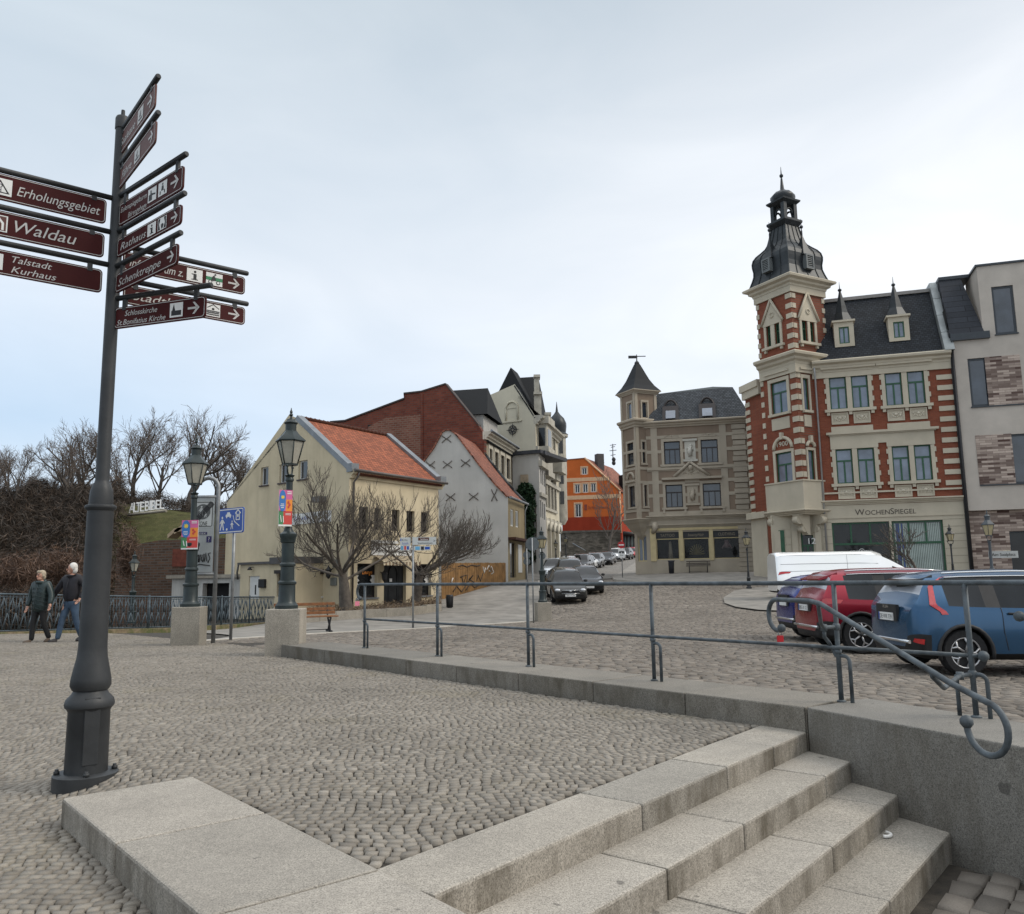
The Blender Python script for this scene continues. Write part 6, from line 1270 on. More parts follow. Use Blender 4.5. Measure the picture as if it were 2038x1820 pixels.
window(FA, oh, (hsO[4][0], hsO[4][1], zR_ + .02, hsO[4][3]), M_FWHITE, M_GLASSD, style='M', fw=.12, d=-.1); window(FS, oh, hs2[0], M_FWHITE, M_GLASSD, style='M', fw=.12)
m = MB()
for v, w_ in ((954, .28), (989.5, .30)): z = FA.at(1180, v)[1]; aM = FA.at(1234 if v > 970 else 1212, v)[0]; FA.box(m, 0, aM, z - w_, z + w_, 0, .05)
for h in hsO: frame_trim(m, FA, h, .2, .06)
m.build('peach_trim', M_PEACH, oh)
m = MB(); a, z = FA.at(1171, 1011); put_text(m, 'Die Wohnstätte-Genossen', FA.P(a, z - .2, .04), FA.e3, UP, .62, 0, FA.at(1210, 1011)[0] - a); FA.box(m, a - .6, a - .2, z - .35, z + .5, .02, .06); m.build('lettering', plain('faded_white_letters', (.22, .05, .03), .6), oh)
rv = np.array([*(OE - OD), 0]); e0, e1 = FA.P(*pl[0]), FA.P(*pl[1]); sl_ = (e0 - e1) * .04; roof_quad('roof', M_TILE2, oh, e0 + sl_ + FA.n3 * .1, e0 + sl_ + rv, e1 + rv, e1 + FA.n3 * .1); roof_quad('roof', M_TILE2, oh, FA.P(*pl[2]) + rv, FA.P(*pl[2]) + FA.n3 * .1, e1 + FA.n3 * .1, e1 + rv)
m = MB(); m.tube([e0 + FA.n3 * .12, e1 + FA.n3 * .12], .13, 5); m.tube([FA.P(FA.L, zEo - .1, .2), FA.P(FA.L, zB_, .2)], .12, 6); m.build('gutter', M_PEACH, oh)
m = MB(); c = H(1193, 921, 126); m.box(c, (1.1, 1.1, 2.6), .3); m.build('chimney', plain('dark_chimney', (.06, .055, .055), .8), oh)
m = MB(); c = H(1242, 958, 124); m.box(c + np.array([1.5, 1.5, -.4]), (3.2, 2.8, 3.0), .4); d0 = m.build('dormer', M_SLATE, oh)
tv = thing('roof_aerial', 'thin television aerial on a mast against the sky behind the orange roof', 'aerial', H(1220, 925, 127)); m = MB(); m.tube([H(1220, 925, 127), H(1219.5, 884, 127)], .07, 5)
for v, w_ in ((886, 6), (890, 4), (897, 7), (906, 5)): m.tube([H(1220 - w_, v + .8, 127), H(1220 + w_, v - .8, 127)], .05, 4)
m.build('mast', M_IRON, tv)
for v in (915, 922): 
    m = MB(); m.ball(H(1221.5, v, 127), .32, 8, sc=(1, .5, 1.2)); m.build('dish', M_IRON, tv)
m = MB(); wl = thing('rough_stone_wall', 'long rough dark stone retaining wall below the orange house', 'wall', H(1180, 1109, 119)); A_, B_ = H(1116, 1100, 119), H(1236, 1100, 118); FW_ = Fac(A_[:2], B_[:2])
t = NT('rough_stone'); v_ = t.co(); vo = t.n('ShaderNodeTexVoronoi'); vo.inputs['Scale'].default_value = 1.0; t.l(t.co('Object', (1.3, 1.3, 3.2)), vo.inputs['Vector']); M_RSTONE = t.done(t.mix(.7, t.ramp(t.noise(1.2, 5, .7, v_), [(.3, (.06, .055, .045)), (.7, (.17, .15, .125))]), t.ramp(vo.outputs['Color'], [(.2, .55), (.8, 1.3)]), 'MULTIPLY'), .9, t.bump(vo.outputs['Distance'], .6, .1), 0, .2)
MATS['rough_stone'] = M_RSTONE
zt_ = FW_.at(1180, 1060)[1]; FW_.box(m, 0, FW_.L, 2.5, zt_, -.8, 0); m.build('masonry', M_RSTONE, wl); m = MB(); FW_.box(m, -.1, FW_.L + .1, zt_, zt_ + .3, -.9, .12); m.build('coping', plain('wall_coping_stone', (.11, .10, .085), .9, .3), wl)
m = MB(); a, z = FW_.at(1140, 1082); b_, y_ = FW_.at(1166, 1097); m.tube([FW_.P(a, z, .5), FW_.P(b_, y_, 1.0)], .08, 5); m.build('stair_rail', M_ZINC, wl)
# shop front at the street corner below the orange house
m = MB(); p0, p1 = H(1242, 1112, 118), H(1262, 1062, 118); m.box(((p0[0] + p1[0]) / 2, 118.3, (p0[2] + p1[2]) / 2), (p1[0] - p0[0], .4, p1[2] - p0[2])); sf = thing('corner_shop', 'small glazed shop front between the orange house and the grey corner house', 'shop', (p0[0], 118.3, p0[2])); m.build('glazing', plain('pale_shop_glass', (.20, .26, .25), .2, .5, 1.2), sf)
m = MB(); 
for u in (1242, 1248, 1255, 1262): a, b_ = H(u, 1112, 117.9), H(u, 1062, 117.9); m.tube([a, b_], .12, 5)
a, b_ = H(1240, 1062, 117.7), H(1266, 1064, 117.7); m.tube([a, b_], .35, 6); m.build('frame', M_FDARK, sf)

# ================================================================== grey-brown corner house with pointed turret
M_GF = render_wall('grey_brown_render', (.27, .207, .155), .25, (.7, .7, .7), patch=.5); M_GT = render_wall('stone_grey_trim', (.44, .385, .305), .25, (.68, .68, .68)); M_GSH = plain('pale_yellow_shop_frame', (.52, .43, .24), .6, .1)
K = H(1267, 900, 61)[:2]; dr_ = np.array([.906, .423]); dl_ = np.array([-.423, .906]); S_ = 1.95
F0 = K + dr_ * along([*K, 6], [*dr_, 0], 1291); dF = np.array([.9716, -.2368]); F1 = F0 + dF * along([*F0, 6], [*dF, 0], 1505)
FF = Fac(F0, F1); FL, FR = Fac(K + dl_ * S_, K), Fac(K, K + dr_ * S_); zg = tz(*F0) + .05
gh = thing('grey_corner_house', 'grey-brown corner house with pointed slate turret, mansard roof and dark shop windows', 'house', (*K, zg))
zE = FF.at(1350, 846)[1]; zSh = FF.at(1380, 1032)[1]
HU = [FF.px(1321.6, 879, 1354, 925), FF.px(1395, 875, 1429, 921)]; HL = [FF.px(1325, 965.5, 1359, 1011), FF.px(1399, 961.6, 1435, 1007.5)]
eq = lambda hs: [(h[0], h[1], float(np.mean([q[2] for q in hs])), float(np.mean([q[3] for q in hs]))) for h in hs]
HU, HL = eq(HU), eq(HL); SHW = eq([FF.px(1306, 1059, 1352, 1114), FF.px(1360, 1058, 1412, 1113.5), FF.px(1420, 1057, 1474, 1112)])
m = MB(); wall_face(m, FF, [(-.2, zSh), (FF.L, zSh), (FF.L, zE), (-.2, zE)], HU + HL, .22); 
R_ = F1 + np.array([.35, .94]) * 9; m.add([(*F1, zg - 1), (*R_, zg - 1), (*R_, zE), (*F1, zE)], [(0, 1, 2, 3)]); m.build('upper_wall', M_GF, gh)
m = MB(); wall_face(m, FF, [(.1, zg - .6), (FF.L, zg - .6), (FF.L, zSh), (.1, zSh)], SHW, .3); cL = H(1264, 1100, 62.4)[:2]; FC = Fac(cL, FF.P(.1, 0)[:2]); dW = FC.px(1269, 1066, 1287, 1118); wall_face(m, FC, [(0, zg - .6), (FC.L, zg - .6), (FC.L, zSh), (0, zSh)], [dW], .2)
q_ = cL + np.array([.35, .94]) * 9; m.add([(*q_, zg - 1), (*cL, zg - 1), (*cL, zE), (*q_, zE)], [(0, 1, 2, 3)]); m.build('ground_floor_wall', M_GT, gh)
m = MB(); m.prism([tuple(FF.P(.3, 0, -1.1)[:2]), tuple(FF.P(FF.L - .1, 0, -1.1)[:2]), tuple(R_ - dF * .3), tuple(q_ + dF * .3)], zg - .5, zE - .3); m.build('interior', M_INT, gh)
window(FC, gh, dW, M_GSH, M_GLASSL, style='M', fw=.08)
# windows
for h in HU + HL: window(FF, gh, h, M_FDARK, M_GLASS, style='T3', fw=.075, d=-.12)
m = MB()
for h in HU + HL: frame_trim(m, FF, h, .2, .06, .2); FF.box(m, h[0] - .3, h[1] + .3, h[2] - .16, h[2], 0, .14)
for h in HL: FF.box(m, h[0], h[1], h[2] - .85, h[2] - .35, 0, .05); [FF.box(m, x - .08, x + .08, h[2] - .42, h[2] - .16, 0, .12) for x in (h[0] - .15, h[1] + .15)]
m.build('window_surround', M_GT, gh)
m = MB()   # pilasters and bands over the brown fields
zF = FF.at(1350, 931)[1]
for u in (1304, 1442): a = FF.at(u, 940)[0]; FF.box(m, a - .24, a + .24, zSh, zE, 0, .05)
for v, w_ in ((868, .12), (897, .12), (932, .16), (958, .12), (985, .12), (1021, .14)):
    z = FF.at(1370, v)[1]; br = sorted([(h[0] - .2, h[1] + .2) for h in (HU if v < 932 else HL) if h[2] - .2 < z < h[3] + .25]); x = 0.0
    for b0, b1 in br + [(FF.L, FF.L)]:
        if b0 > x + .02: FF.box(m, x, b0, z - w_, z + w_, 0.0, .043)
        x = b1
FF.box(m, 0, FF.L, zF - .14, zF - .0, .044, .12); m.build('pilaster_bands', M_GT, gh)
m = MB(); aq = FF.at(1474, 940)[0]; n_ = 17
for k in range(n_): z0 = zSh + .1 + (zE - zSh - .3) * k / n_; z1 = z0 + (zE - zSh) / n_; FF.box(m, aq - .5 + .06 * (k % 2), aq + .5 - .06 * (k % 2), z0 + .05, z1 - .03, 0, .15 - .05 * (k % 2))
for k in range(11): z0 = zg - .2 + (zSh - zg - .4) * k / 11; z1 = z0 + (zSh - zg) / 11; FF.box(m, FF.L - 1.35, FF.L - .02, z0 + .04, z1 - .03, 0, .12)
m.build('quoin', M_GT, gh)
m = MB(); a, z = FF.at(1374, 925); zB2 = FF.at(1374, 950)[1]; zP = FF.at(1374, 922)[1]; aL, aR_ = FF.at(1317, 950)[0], FF.at(1437, 948)[0]; aL2, aR2 = FF.at(1341, 948)[0], FF.at(1412, 946)[0]
FF.box(m, aL, aR_, zB2 - .16, zB2, 0, .3); FF.poly(m, [(aL2, zB2), (aR2, zB2), (a, zP)], 0.0, .1)
for x in (aL2, aR2): m.tube([FF.P(x, zB2 + .05, .18), FF.P(a, zP + .05, .18)], .11, 5)
m.build('pediment', M_GT, gh); m = MB(); relief(m, FF, aL2 + .5, aR2 - .5, zB2 + .05, zP - .3, .1, 9, 1); m.ball(FF.P(a, zB2 + .7, .12), .22, 8); m.build('pediment_carving', M_GT, gh)
for k, (u0, v0, u1, v1) in enumerate(((1366, 882, 1381, 911), (1371, 971, 1386, 998))):
    r = FF.px(u0, v0, u1, v1); m = MB(); FF.box(m, r[0] - .12, r[1] + .12, r[2] - .12, r[3] + .12, 0, .06); FF.box(m, r[0] - .25, r[1] + .25, r[3] + .14, r[3] + .3, 0, .14); FF.box(m, r[0] - .25, r[1] + .25, r[2] - .3, r[2] - .14, 0, .14); c = ((r[0] + r[1]) / 2, (r[2] + r[3]) / 2)
    m.tube([FF.P(c[0], r[2] + .1, .08), FF.P(c[0] - .05, c[1] - .1, .1), FF.P(c[0] + .04, c[1] + .3, .1)], [.16, .2, .12], 7); m.ball(FF.P(c[0] + .04, r[3] - .2, .1), .13, 8); m.tube([FF.P(c[0] - .22, c[1] + .1, .09), FF.P(c[0], c[1] + .25, .12), FF.P(c[0] + .22, c[1] - .05, .09)], .06, 5); m.build('relief_panel', plain('relief_stone', (.50, .48, .42), .8, .1) if k == 0 else M_GT, gh)
for h in HU:
    m = MB(); relief(m, FF, h[0] - .1, h[1] + .1, h[3] + .2, h[3] + .55, .05, 7, 3); m.build('window_crest', M_GT, gh)
m = MB(); moulding(m, [FF.P(-.3, 0)[:2], FF.P(FF.L, 0)[:2], R_], cornice_prof(zE - .15, .45, .5)); moulding(m, [FC.P(0, 0)[:2], FF.P(.1, 0)[:2], F1, R_], cornice_prof(zSh - .05, .3, .32)); z = FF.at(1380, 1053)[1]; moulding(m, [FC.P(0, 0)[:2], FF.P(.1, 0)[:2], F1], cornice_prof(z + .15, .22, .22)); m.build('cornice', M_GT, gh)
# shop windows
m = MB(); aa = [SHW[0][0] - .42, SHW[0][0]], [SHW[0][1], SHW[1][0]], [SHW[1][1], SHW[2][0]], [SHW[2][1], SHW[2][1] + .4]
for a0, a1 in aa: FF.box(m, a0, a1, SHW[0][2] - .1, SHW[0][3] + .12, -.1, .06)
FF.box(m, SHW[0][0] - .42, SHW[2][1] + .4, SHW[0][3] + .12, SHW[0][3] + .3, -.1, .08); m.build('shop_pillar', M_GSH, gh)
for h, s in zip(SHW, ('TATTOO', 'beautyHair', 'CLOTHING')):
    zs = h[3] - (h[3] - h[2]) * .235; f_ = window(FF, gh, (h[0], h[1], h[2], zs), M_GSH, M_SHOPG, style='1', fw=.06, d=-.16)
    m = MB(); FF.box(m, h[0], h[1], zs + .03, h[3], -.25, -.12); sg = m.build('shop_sign', plain('black_sign_board', (.02, .02, .022), .4), gh); m = MB(); put_text(m, s, FF.P((h[0] + h[1]) / 2, zs + .14, -.112), FF.e3, UP, .30, .25 if s[0] == 'b' else 0, (h[1] - h[0]) * .62, 0, True); m.build('lettering', plain('sign_letter_gold', (.26, .22, .15), .5), sg)
    m = MB(); rr = random.Random(len(s)); 
    if s == 'TATTOO': m.tube([FF.P(h[0] + 1.0, h[2] + .1, -.55), FF.P(h[0] + 1.0, h[2] + .8, -.55), FF.P(h[0] + .98, h[2] + 1.35, -.55)], [.2, .13, .09], 8)
    elif s[0] == 'b':
        for k in range(11): t_ = k * math.pi / 10; m.tube([FF.P((h[0] + h[1]) / 2, h[2] + .35, -.55), FF.P((h[0] + h[1]) / 2 - .55 * math.cos(t_), h[2] + .4 + .7 * math.sin(t_), -.55)], [.02, .05], 5)
    else: m.tube([FF.P(h[0] + .95, h[2] + .8, -.55), FF.P(h[0] + .95, h[2] + 1.35, -.55)], [.2, .17], 8); [m.tube([FF.P(h[0] + .95, h[2] + 1.3, -.55), FF.P(h[0] + .95 + s_ * .35, h[2] + .75, -.55)], .06, 5) for s_ in (-1, 1)]
    m.build('window_display', plain('display_cloth_' + s[0].lower(), {'T': (.36, .32, .24), 'b': (.24, .20, .08), 'C': (.30, .20, .20)}[s[0]], .8), gh)
# mansard roof
e0, e1 = FF.P(-.2, zE + .3, .15), FF.P(FF.L, zE + .3, .15); zt_ = FF.at(1400, 779, -1.6)[1]; t0 = FF.P(.9, zt_, -1.5); t1 = FF.P(FF.L - 1.15, zt_ + .15, -1.5)
roof_quad('mansard', M_SLATEL, gh, e0, e1, t1, t0); e2 = np.array([*(R_), zE + .3]); t2_ = np.array([*(R_ - dF * 1.4), zt_ + .15]); roof_quad('mansard', M_SLATEL, gh, e1, e2, t2_, t1)
m = MB(); pk = FF.P(FF.L * .55, zt_ + .9, -5); q2 = FF.P(.9, zt_, -9); m.add([t0, t1, t2_, q2, FF.P(FF.L - 2.6, zt_ + .75, -3.6), FF.P(1.2, zt_ + .35, -3.2)], [(0, 1, 4, 5), (1, 2, 4), (2, 3, 5, 4), (3, 0, 5)]); m.build('roof_top', plain('green_black_felt', (.022, .03, .03), .7), gh)
for k, (u0, v0, u1, v1) in enumerate(((1325, 813, 1344, 837), (1397, 808, 1417, 832))):
    r = FF.px(u0, v0, u1, v1); sk = (t0 - e0); sd = .15 - 1.65 * ((r[2] + r[3]) / 2 - zE - .3) / (zt_ - zE - .3); r = [x for x in r]; k1 = FF.at((u0 + u1) / 2, v1, .0)[1]; a0, a1 = FF.at(u0, v0, -.5)[0], FF.at(u1, v0, -.5)[0]; z0, z1 = FF.at(u0, v1, -.5)[1], FF.at(u0, v0, -.5)[1]
    dd = lambda z: .15 - 1.65 * (z - zE - .3) / (zt_ - zE - .3)
    m = MB(); m.hexa([FF.P(a0 - .25, z0 - .12, dd(z0)), FF.P(a1 + .25, z0 - .12, dd(z0)), FF.P(a1 + .25, z0 - .12, dd(z0) + .22), FF.P(a0 - .25, z0 - .12, dd(z0) + .22)][::-1] + [FF.P(a0 - .25, z1 + .15, dd(z1) - .1), FF.P(a1 + .25, z1 + .15, dd(z1) - .1), FF.P(a1 + .25, z1 + .15, dd(z1) + .14), FF.P(a0 - .25, z1 + .15, dd(z1) + .14)][::-1])
    m.tube([FF.P((a0 + a1) / 2 - (a1 - a0) * .75 * math.cos(t_), z1 - .3 + .95 * math.sin(t_), dd(z1 + .3 * math.sin(t_)) + .04) for t_ in np.linspace(0, math.pi, 9)], .09, 5)
    rw = m.build('roof_window', M_FDARK, gh); m = MB(); m.add([FF.P(a0, z0, dd(z0) + .25), FF.P(a1, z0, dd(z0) + .25), FF.P(a1, z1, dd(z1) + .19), FF.P(a0, z1, dd(z1) + .19)], [(0, 1, 2, 3)]); m.build('pane', M_GLASSL, rw)
# turret
zT0 = H(1267, 1040, 61)[2]; zTc = H(1267, 801, 61)[2]; zTe = H(1267, 778, 61)[2]; hE_ = H(1267, 843, 61)[2]
wl_ = eq([FL.px(1249, 882, 1262, 926)]); wl2 = [FL.px(1253, 968, 1265, 1010)]; wr_ = [FR.px(1278, 880, 1284, 922)]; wr2 = [FR.px(1282, 966, 1288, 1008)]
wt = [FL.px(1249.5, 803, 1258, 835), FR.px(1277.5, 801, 1288, 832)]
zsq = H(1267, 782, 61)[2]
m = MB(); wall_face(m, FL, [(0, zT0), (FL.L, zT0), (FL.L, zsq), (0, zsq)], wl_ + wl2 + [wt[0]], .2); wall_face(m, FR, [(0, zT0), (FR.L, zT0), (FR.L, zsq), (0, zsq)], wr_ + wr2 + [wt[1]], .2)
kb = K + (dl_ + dr_) * S_; 
for A_, B_ in ((K + dr_ * S_, kb), (kb, K + dl_ * S_)): Fq = Fac(A_, B_); m.add([Fq.P(0, hE_), Fq.P(Fq.L, hE_), Fq.P(Fq.L, zsq), Fq.P(0, zsq)], [(0, 1, 2, 3)])
m.build('turret_wall', M_GF, gh)
for F, hs in ((FL, wl_ + wl2), (FR, wr_ + wr2)):
    for h in hs: window(F, gh, h, M_FDARK, M_GLASS, style='1', fw=.06, d=-.1)
window(FL, gh, wt[0], M_GT, M_GLASSL, style='1', fw=.05, d=-.06, arch=.3); window(FR, gh, wt[1], M_GT, M_GLASS, style='1', fw=.05, d=-.06, arch=.3)
m = MB()
for F, hs in ((FL, wl_ + wl2 + [wt[0]]), (FR, wr_ + wr2 + [wt[1]])):
    for h in hs: frame_trim(m, F, h, .12, .06, .16); F.box(m, h[0] - .16, h[1] + .16, h[2] - .14, h[2], 0, .1)
    F.box(m, 0, .22, zT0, zsq, 0, .055); F.box(m, F.L - .22, F.L, zT0, zsq, 0, .055)
    for v in (897, 932, 960, 1016, 842): z = H(1267, v, 61)[2]; F.box(m, .22, F.L - .22, z - .1, z + .1, -.02, .045)
m.build('turret_trim', M_GT, gh)
sq = [K + dl_ * S_, K, K + dr_ * S_, kb]
m = MB(); moulding(m, sq, cornice_prof(zsq - .02, .3, .3), True); moulding(m, sq[:3], cornice_prof(hE_ - .25, .6, .45)); moulding(m, sq[:3], cornice_prof(zT0, .3, .22)); m.build('turret_cornice', M_GT, gh)
cT = K + (dl_ + dr_) * S_ / 2; rT = math.atan2(dl_[1], dl_[0]) + math.pi / 4; hv = lambda v: H(1267, v, 62.3)[2]
m = MB(); m.lathe([(1.78, zsq + .27), (1.30, hv(771)), (.92, hv(758)), (.60, hv(743)), (.26, hv(727)), (.08, hv(721))], (*cT, 0), 4, smooth=False, rot=rT); m.build('turret_roof', M_SLATEL, gh)
m = MB(); m.lathe([(.12, hv(728)), (.05, hv(718)), (.03, hv(708))], (*cT, 0), 8); m.ball((*cT, hv(724)), .2, 10); m.tube([(*cT, hv(722)), (*cT, hv(706))], .03, 5); fl = np.array([*cT, hv(711)]); m.box(fl + np.array([-.3, 0, 0]), (.7, .04, .22)); m.box(fl + np.array([.35, 0, .05]), (.7, .04, .06)); m.build('weather_vane', M_IRON, gh)
m = MB(); m.lathe([(.15, H(1267, 1078, 61)[2]), (.6, H(1267, 1066, 61)[2]), (.8, H(1267, 1058, 61)[2]), (1.1, H(1267, 1050, 61)[2]), (1.36, zT0)], (*cT, 0), 4, smooth=False, rot=rT); c_ = FR.P(FR.L * .55, zT0 - .5, .05); m.tube([c_ + UP * .4 + FR.n3 * .3, c_ + UP * .1 + FR.n3 * .45, c_ - UP * .3 + FR.n3 * .1], [.2, .24, .14], 8); m.build('turret_corbel', M_GT, gh)
m = MB(); a, z = FL.at(1256, 950); m.tube([FL.P(a - .45 * math.cos(t_), z - .2 + .5 * math.sin(t_), .05) for t_ in np.linspace(0, math.pi, 9)], .1, 5); FL.box(m, a - .65, a + .65, z - .42, z - .25, 0, .18); m.build('blind_arch', M_GT, gh)
sw = [GT(u, v) for u, v in ((1266, 1121), (1240, 1138), (1218, 1151), (1222, 1157), (1260, 1160), (1340, 1160), (1440, 1159), (1560, 1158))]
inn = [cL + np.array([.35, .94]) * 1.5, cL, cL, FF.P(0, 0, .02)[:2], FF.P(1.5, 0, .02)[:2], FF.P(4, 0, .02)[:2], FF.P(FF.L, 0, .02)[:2], FF.P(FF.L + 6, 0, 1)[:2]]
strip('pavement', [tuple(p) for p in inn], [tuple(p[:2]) for p in sw], 6, lambda x, y: tz(x, y) + .11, M_PAVE)
kf = MB()
for a, b_ in zip(sw[:-1], sw[1:]): kf.add([(a[0], a[1], tz(a[0], a[1]) - .1), (b_[0], b_[1], tz(b_[0], b_[1]) - .1), (b_[0], b_[1], tz(b_[0], b_[1]) + .11), (a[0], a[1], tz(a[0], a[1]) + .11)], [(0, 1, 2, 3)])
tag(kf.build('kerb_face', M_KERB), kind='structure')
isl = [GT(u, v) for u, v in ((1560, 1168), (1500, 1172), (1462, 1178), (1440, 1192), (1442, 1203), (1465, 1211), (1510, 1217), (1560, 1219))]
ce_ = [GT(1560, 1185), GT(1530, 1183), GT(1500, 1184), GT(1480, 1190), GT(1480, 1198), GT(1500, 1204), GT(1530, 1206), GT(1560, 1208)]
strip('traffic_island', [tuple(p[:2]) for p in isl], [tuple(p[:2]) for p in ce_], 4, lambda x, y: tz(x, y) + .06, M_PAVE); strip('traffic_island', [tuple(ce_[i][:2]) for i in range(4)], [tuple(ce_[7 - i][:2]) for i in range(4)], 4, lambda x, y: tz(x, y) + .06, M_PAVE)
# ================================================================== red brick and cream corner building with the domed tower
M_STO = render_wall('cream_dressed_stone', (.52, .465, .365), .2, (.72, .72, .70), patch=.5); M_STOP = plain('cream_carving', (.56, .51, .41), .8, .12, 6, .2)
K = H(1589, 830, 49)[:2]; dr_ = np.array([.883, .469]); dl_ = np.array([-.469, .883])
SR = along([*K, H(1578, 600, 49)[2]], [*dr_, 0], 1637); SL = along([*K, H(1578, 600, 49)[2]], [*dl_, 0], 1504.5); S_ = (SR + SL) / 2
F0 = K + dr_ * along([*K, H(1589, 830, 49)[2]], [*dr_, 0], 1622); dF = np.array([.955, -.296]); F1 = F0 + dF * along([*F0, H(1918, 1000, 48)[2]], [*dF, 0], 1917)
FF = Fac(F0, F1); FL, FR = Fac(K + dl_ * S_, K), Fac(K, K + dr_ * S_); zg = tz(*F0) - .3; kb = K + (dl_ + dr_) * S_
FRl = Fac(K, F0)      # lower, half embedded right face
TB = [brick('red_facing_brick', (.205, .055, .029), (.26, .076, .040), (.18, .085, .058), .25, .075, .008, math.atan2(F.e[1], F.e[0]), .25, mott=.35) if i == 0 else brick('red_facing_brick_turned%d' % i if 0 else ('red_tower_brick' if i == 1 else 'red_side_brick'), (.205, .055, .029), (.26, .076, .040), (.18, .085, .058), .25, .075, .008, math.atan2(F.e[1], F.e[0]), .25, mott=.35) for i, F in enumerate((FF, FL, FR))]
rb = thing('brick_tower_building', 'red brick and cream corner building with tall dark domed tower, shop below', 'building', (*K, zg))
hT = lambda v: H(1585, v, 49)[2]; hC = lambda v: H(1560, v, 50.9)[2]
zE = FF.at(1750, 722)[1]; zSill = FF.at(1750, 977)[1]; zFr = FF.at(1766, 1003)[1]
z6 = lambda x, y: (1432.9 + x * .2969, 743 + y * .2969)
def r6(x0, y0, x1, y1): a, b_ = z6(x0, y0), z6(x1, y1); return FF.px(a[0], a[1], b_[0], b_[1])
eq = lambda hs: [(h[0], h[1], float(np.mean([q[2] for q in hs])), float(np.mean([q[3] for q in hs]))) for h in hs]
HU = eq([r6(735, 24, 850, 250), r6(882, 8, 995, 237), r6(1108, -6, 1222, 215), r6(1257, -22, 1373, 205)]); HL = eq([r6(780, 512, 892, 745), r6(925, 500, 1040, 735), r6(1157, 488, 1272, 725), r6(1305, 478, 1420, 718)])
SHP = [r6(762, 1000, 1150, 1420), r6(1165, 985, 1512, 1410)]; zs1 = float(np.mean([h[3] for h in SHP])); SHP = [(SHP[0][0], SHP[0][1], zg + .5, zs1), (SHP[1][0], SHP[1][1], zg + .5, zs1)]
m = MB(); wall_face(m, FF, [(0, zFr), (FF.L, zFr), (FF.L, zE), (0, zE)], HU + HL, .22); m.build('brick_facade', TB[0], rb)
m = MB(); wall_face(m, FF, [(0, zg), (FF.L, zg), (FF.L, zFr), (0, zFr)], SHP, .35, .02); m.build('ground_floor', M_STO, rb)
bk = np.array([.3, .954]) * 10; m = MB(); A_, B_ = F1, F1 + bk; m.add([(*A_, zg), (*B_, zg), (*B_, zE + 3), (*A_, zE + 3)], [(0, 1, 2, 3)]); m.prism([tuple(FF.P(.5, 0, -.6)[:2]), tuple(FF.P(FF.L - .1, 0, -.6)[:2]), tuple(B_), tuple(K + dl_ * S_ + bk * .4)], zg, zE); m.build('rear_wall', M_INT, rb)
def pairs(hs): return [(hs[0], hs[1]), (hs[2], hs[3])]
m = MB()
for hs, up in ((HU, True), (HL, False)):
    for A, B in pairs(hs):
        w = .2; x0, x1 = A[0] - w, B[1] + w; zt, zb = A[3], A[2]
        for a, b_ in ((x0, A[0]), (A[1], B[0]), (B[1], x1)): FF.box(m, a, b_, zb, zt, 0, .07)
        for k in range(3): z = zb + (zt - zb) * (.2 + .3 * k); FF.box(m, x0 - .09, x0, z, z + .28, 0, .06); FF.box(m, x1, x1 + .09, z, z + .28, 0, .06)
        FF.box(m, x0 - .05, x1 + .05, zt, zt + .26, 0, .09)
        if up: FF.box(m, x0 - .25, x1 + .25, zt + .42, zt + .58, 0, .3); FF.box(m, x0 - .1, x1 + .1, zt + .26, zt + .42, 0, .16)
        FF.box(m, x0 - .15, x1 + .15, zb - .17, zb, 0, .22)
        for x in (x0 + .05, (A[1] + B[0]) / 2, x1 - .05): FF.box(m, x - .09, x + .09, zb - .36, zb - .17, 0, .16)
        for h in (A, B): 
            FF.box(m, h[0] + .0, h[1] - .0, zb - .92, zb - .22, 0, .04); 
            for q in ((h[0], h[0] + .08, zb - .92, zb - .22), (h[1] - .08, h[1], zb - .92, zb - .22), (h[0] + .08, h[1] - .08, zb - .92, zb - .84), (h[0] + .08, h[1] - .08, zb - .3, zb - .22)): FF.box(m, *q, .041, .09)
        if up: FF.box(m, x0 + .15, x1 - .1, zb - 1.5, zb - 1.06, 0, .05)
zt = HL[0][3] + .26; x0, x1 = HL[0][0] - .2, HL[3][1] + .2; FF.box(m, x0 - .05, x1 + .05, zt + .0, zt + .62, 0, .075); FF.box(m, x0 - .25, x1 + .3, zt + .62, zt + .76, 0, .24); FF.box(m, x0 - .12, x1 + .15, zt + .55, zt + .62, .08, .14)
m.build('window_surround', M_STO, rb)
m = MB()
for i, h in enumerate(HU + HL): relief(m, FF, h[0] + .1, h[1] - .1, h[2] - .85, h[2] - .28, .045, 8, i)
m.build('carved_panel', M_STOP, rb)
for h in HU + HL: window(FF, rb, h, M_FGREEN, M_GLASSL, style='T', fw=.085, d=-.10)
m = MB()
zq0, zq1 = zSill, zE - .25; n_ = 12
for k in range(n_): z = zq0 + (zq1 - zq0) * (k + .25) / n_; FF.box(m, FF.L - .82, FF.L + .01, z, z + (zq1 - zq0) / n_ * .46, -.3, .06)
m.build('quoin', M_STO, rb)
m = MB(); FF.box(m, 0, FF.L, zSill - .1, zSill, 0.001, .1); moulding(m, [F0, F1], cornice_prof(zFr + .02, .28, .26)); FF.box(m, 0, FF.L, zs1 + .25, zs1 + .32, .02, .07); m.build('band_course', M_STO, rb)
m = MB(); moulding(m, [F0 - dF * .0, F1], cornice_prof(zE - .3, .62, .6)); FF.box(m, 0, FF.L, zE - .72, zE - .3, 0.001, .12); m.build('main_cornice', M_STO, rb)
a, z = FF.at(1702, 1026); m = MB(); aE = FF.at(1834, 1026)[0]; put_text(m, 'W', FF.P(a, z - .10, .035), FF.e3, UP, .56, 0, None, 0, bold=-.004); 
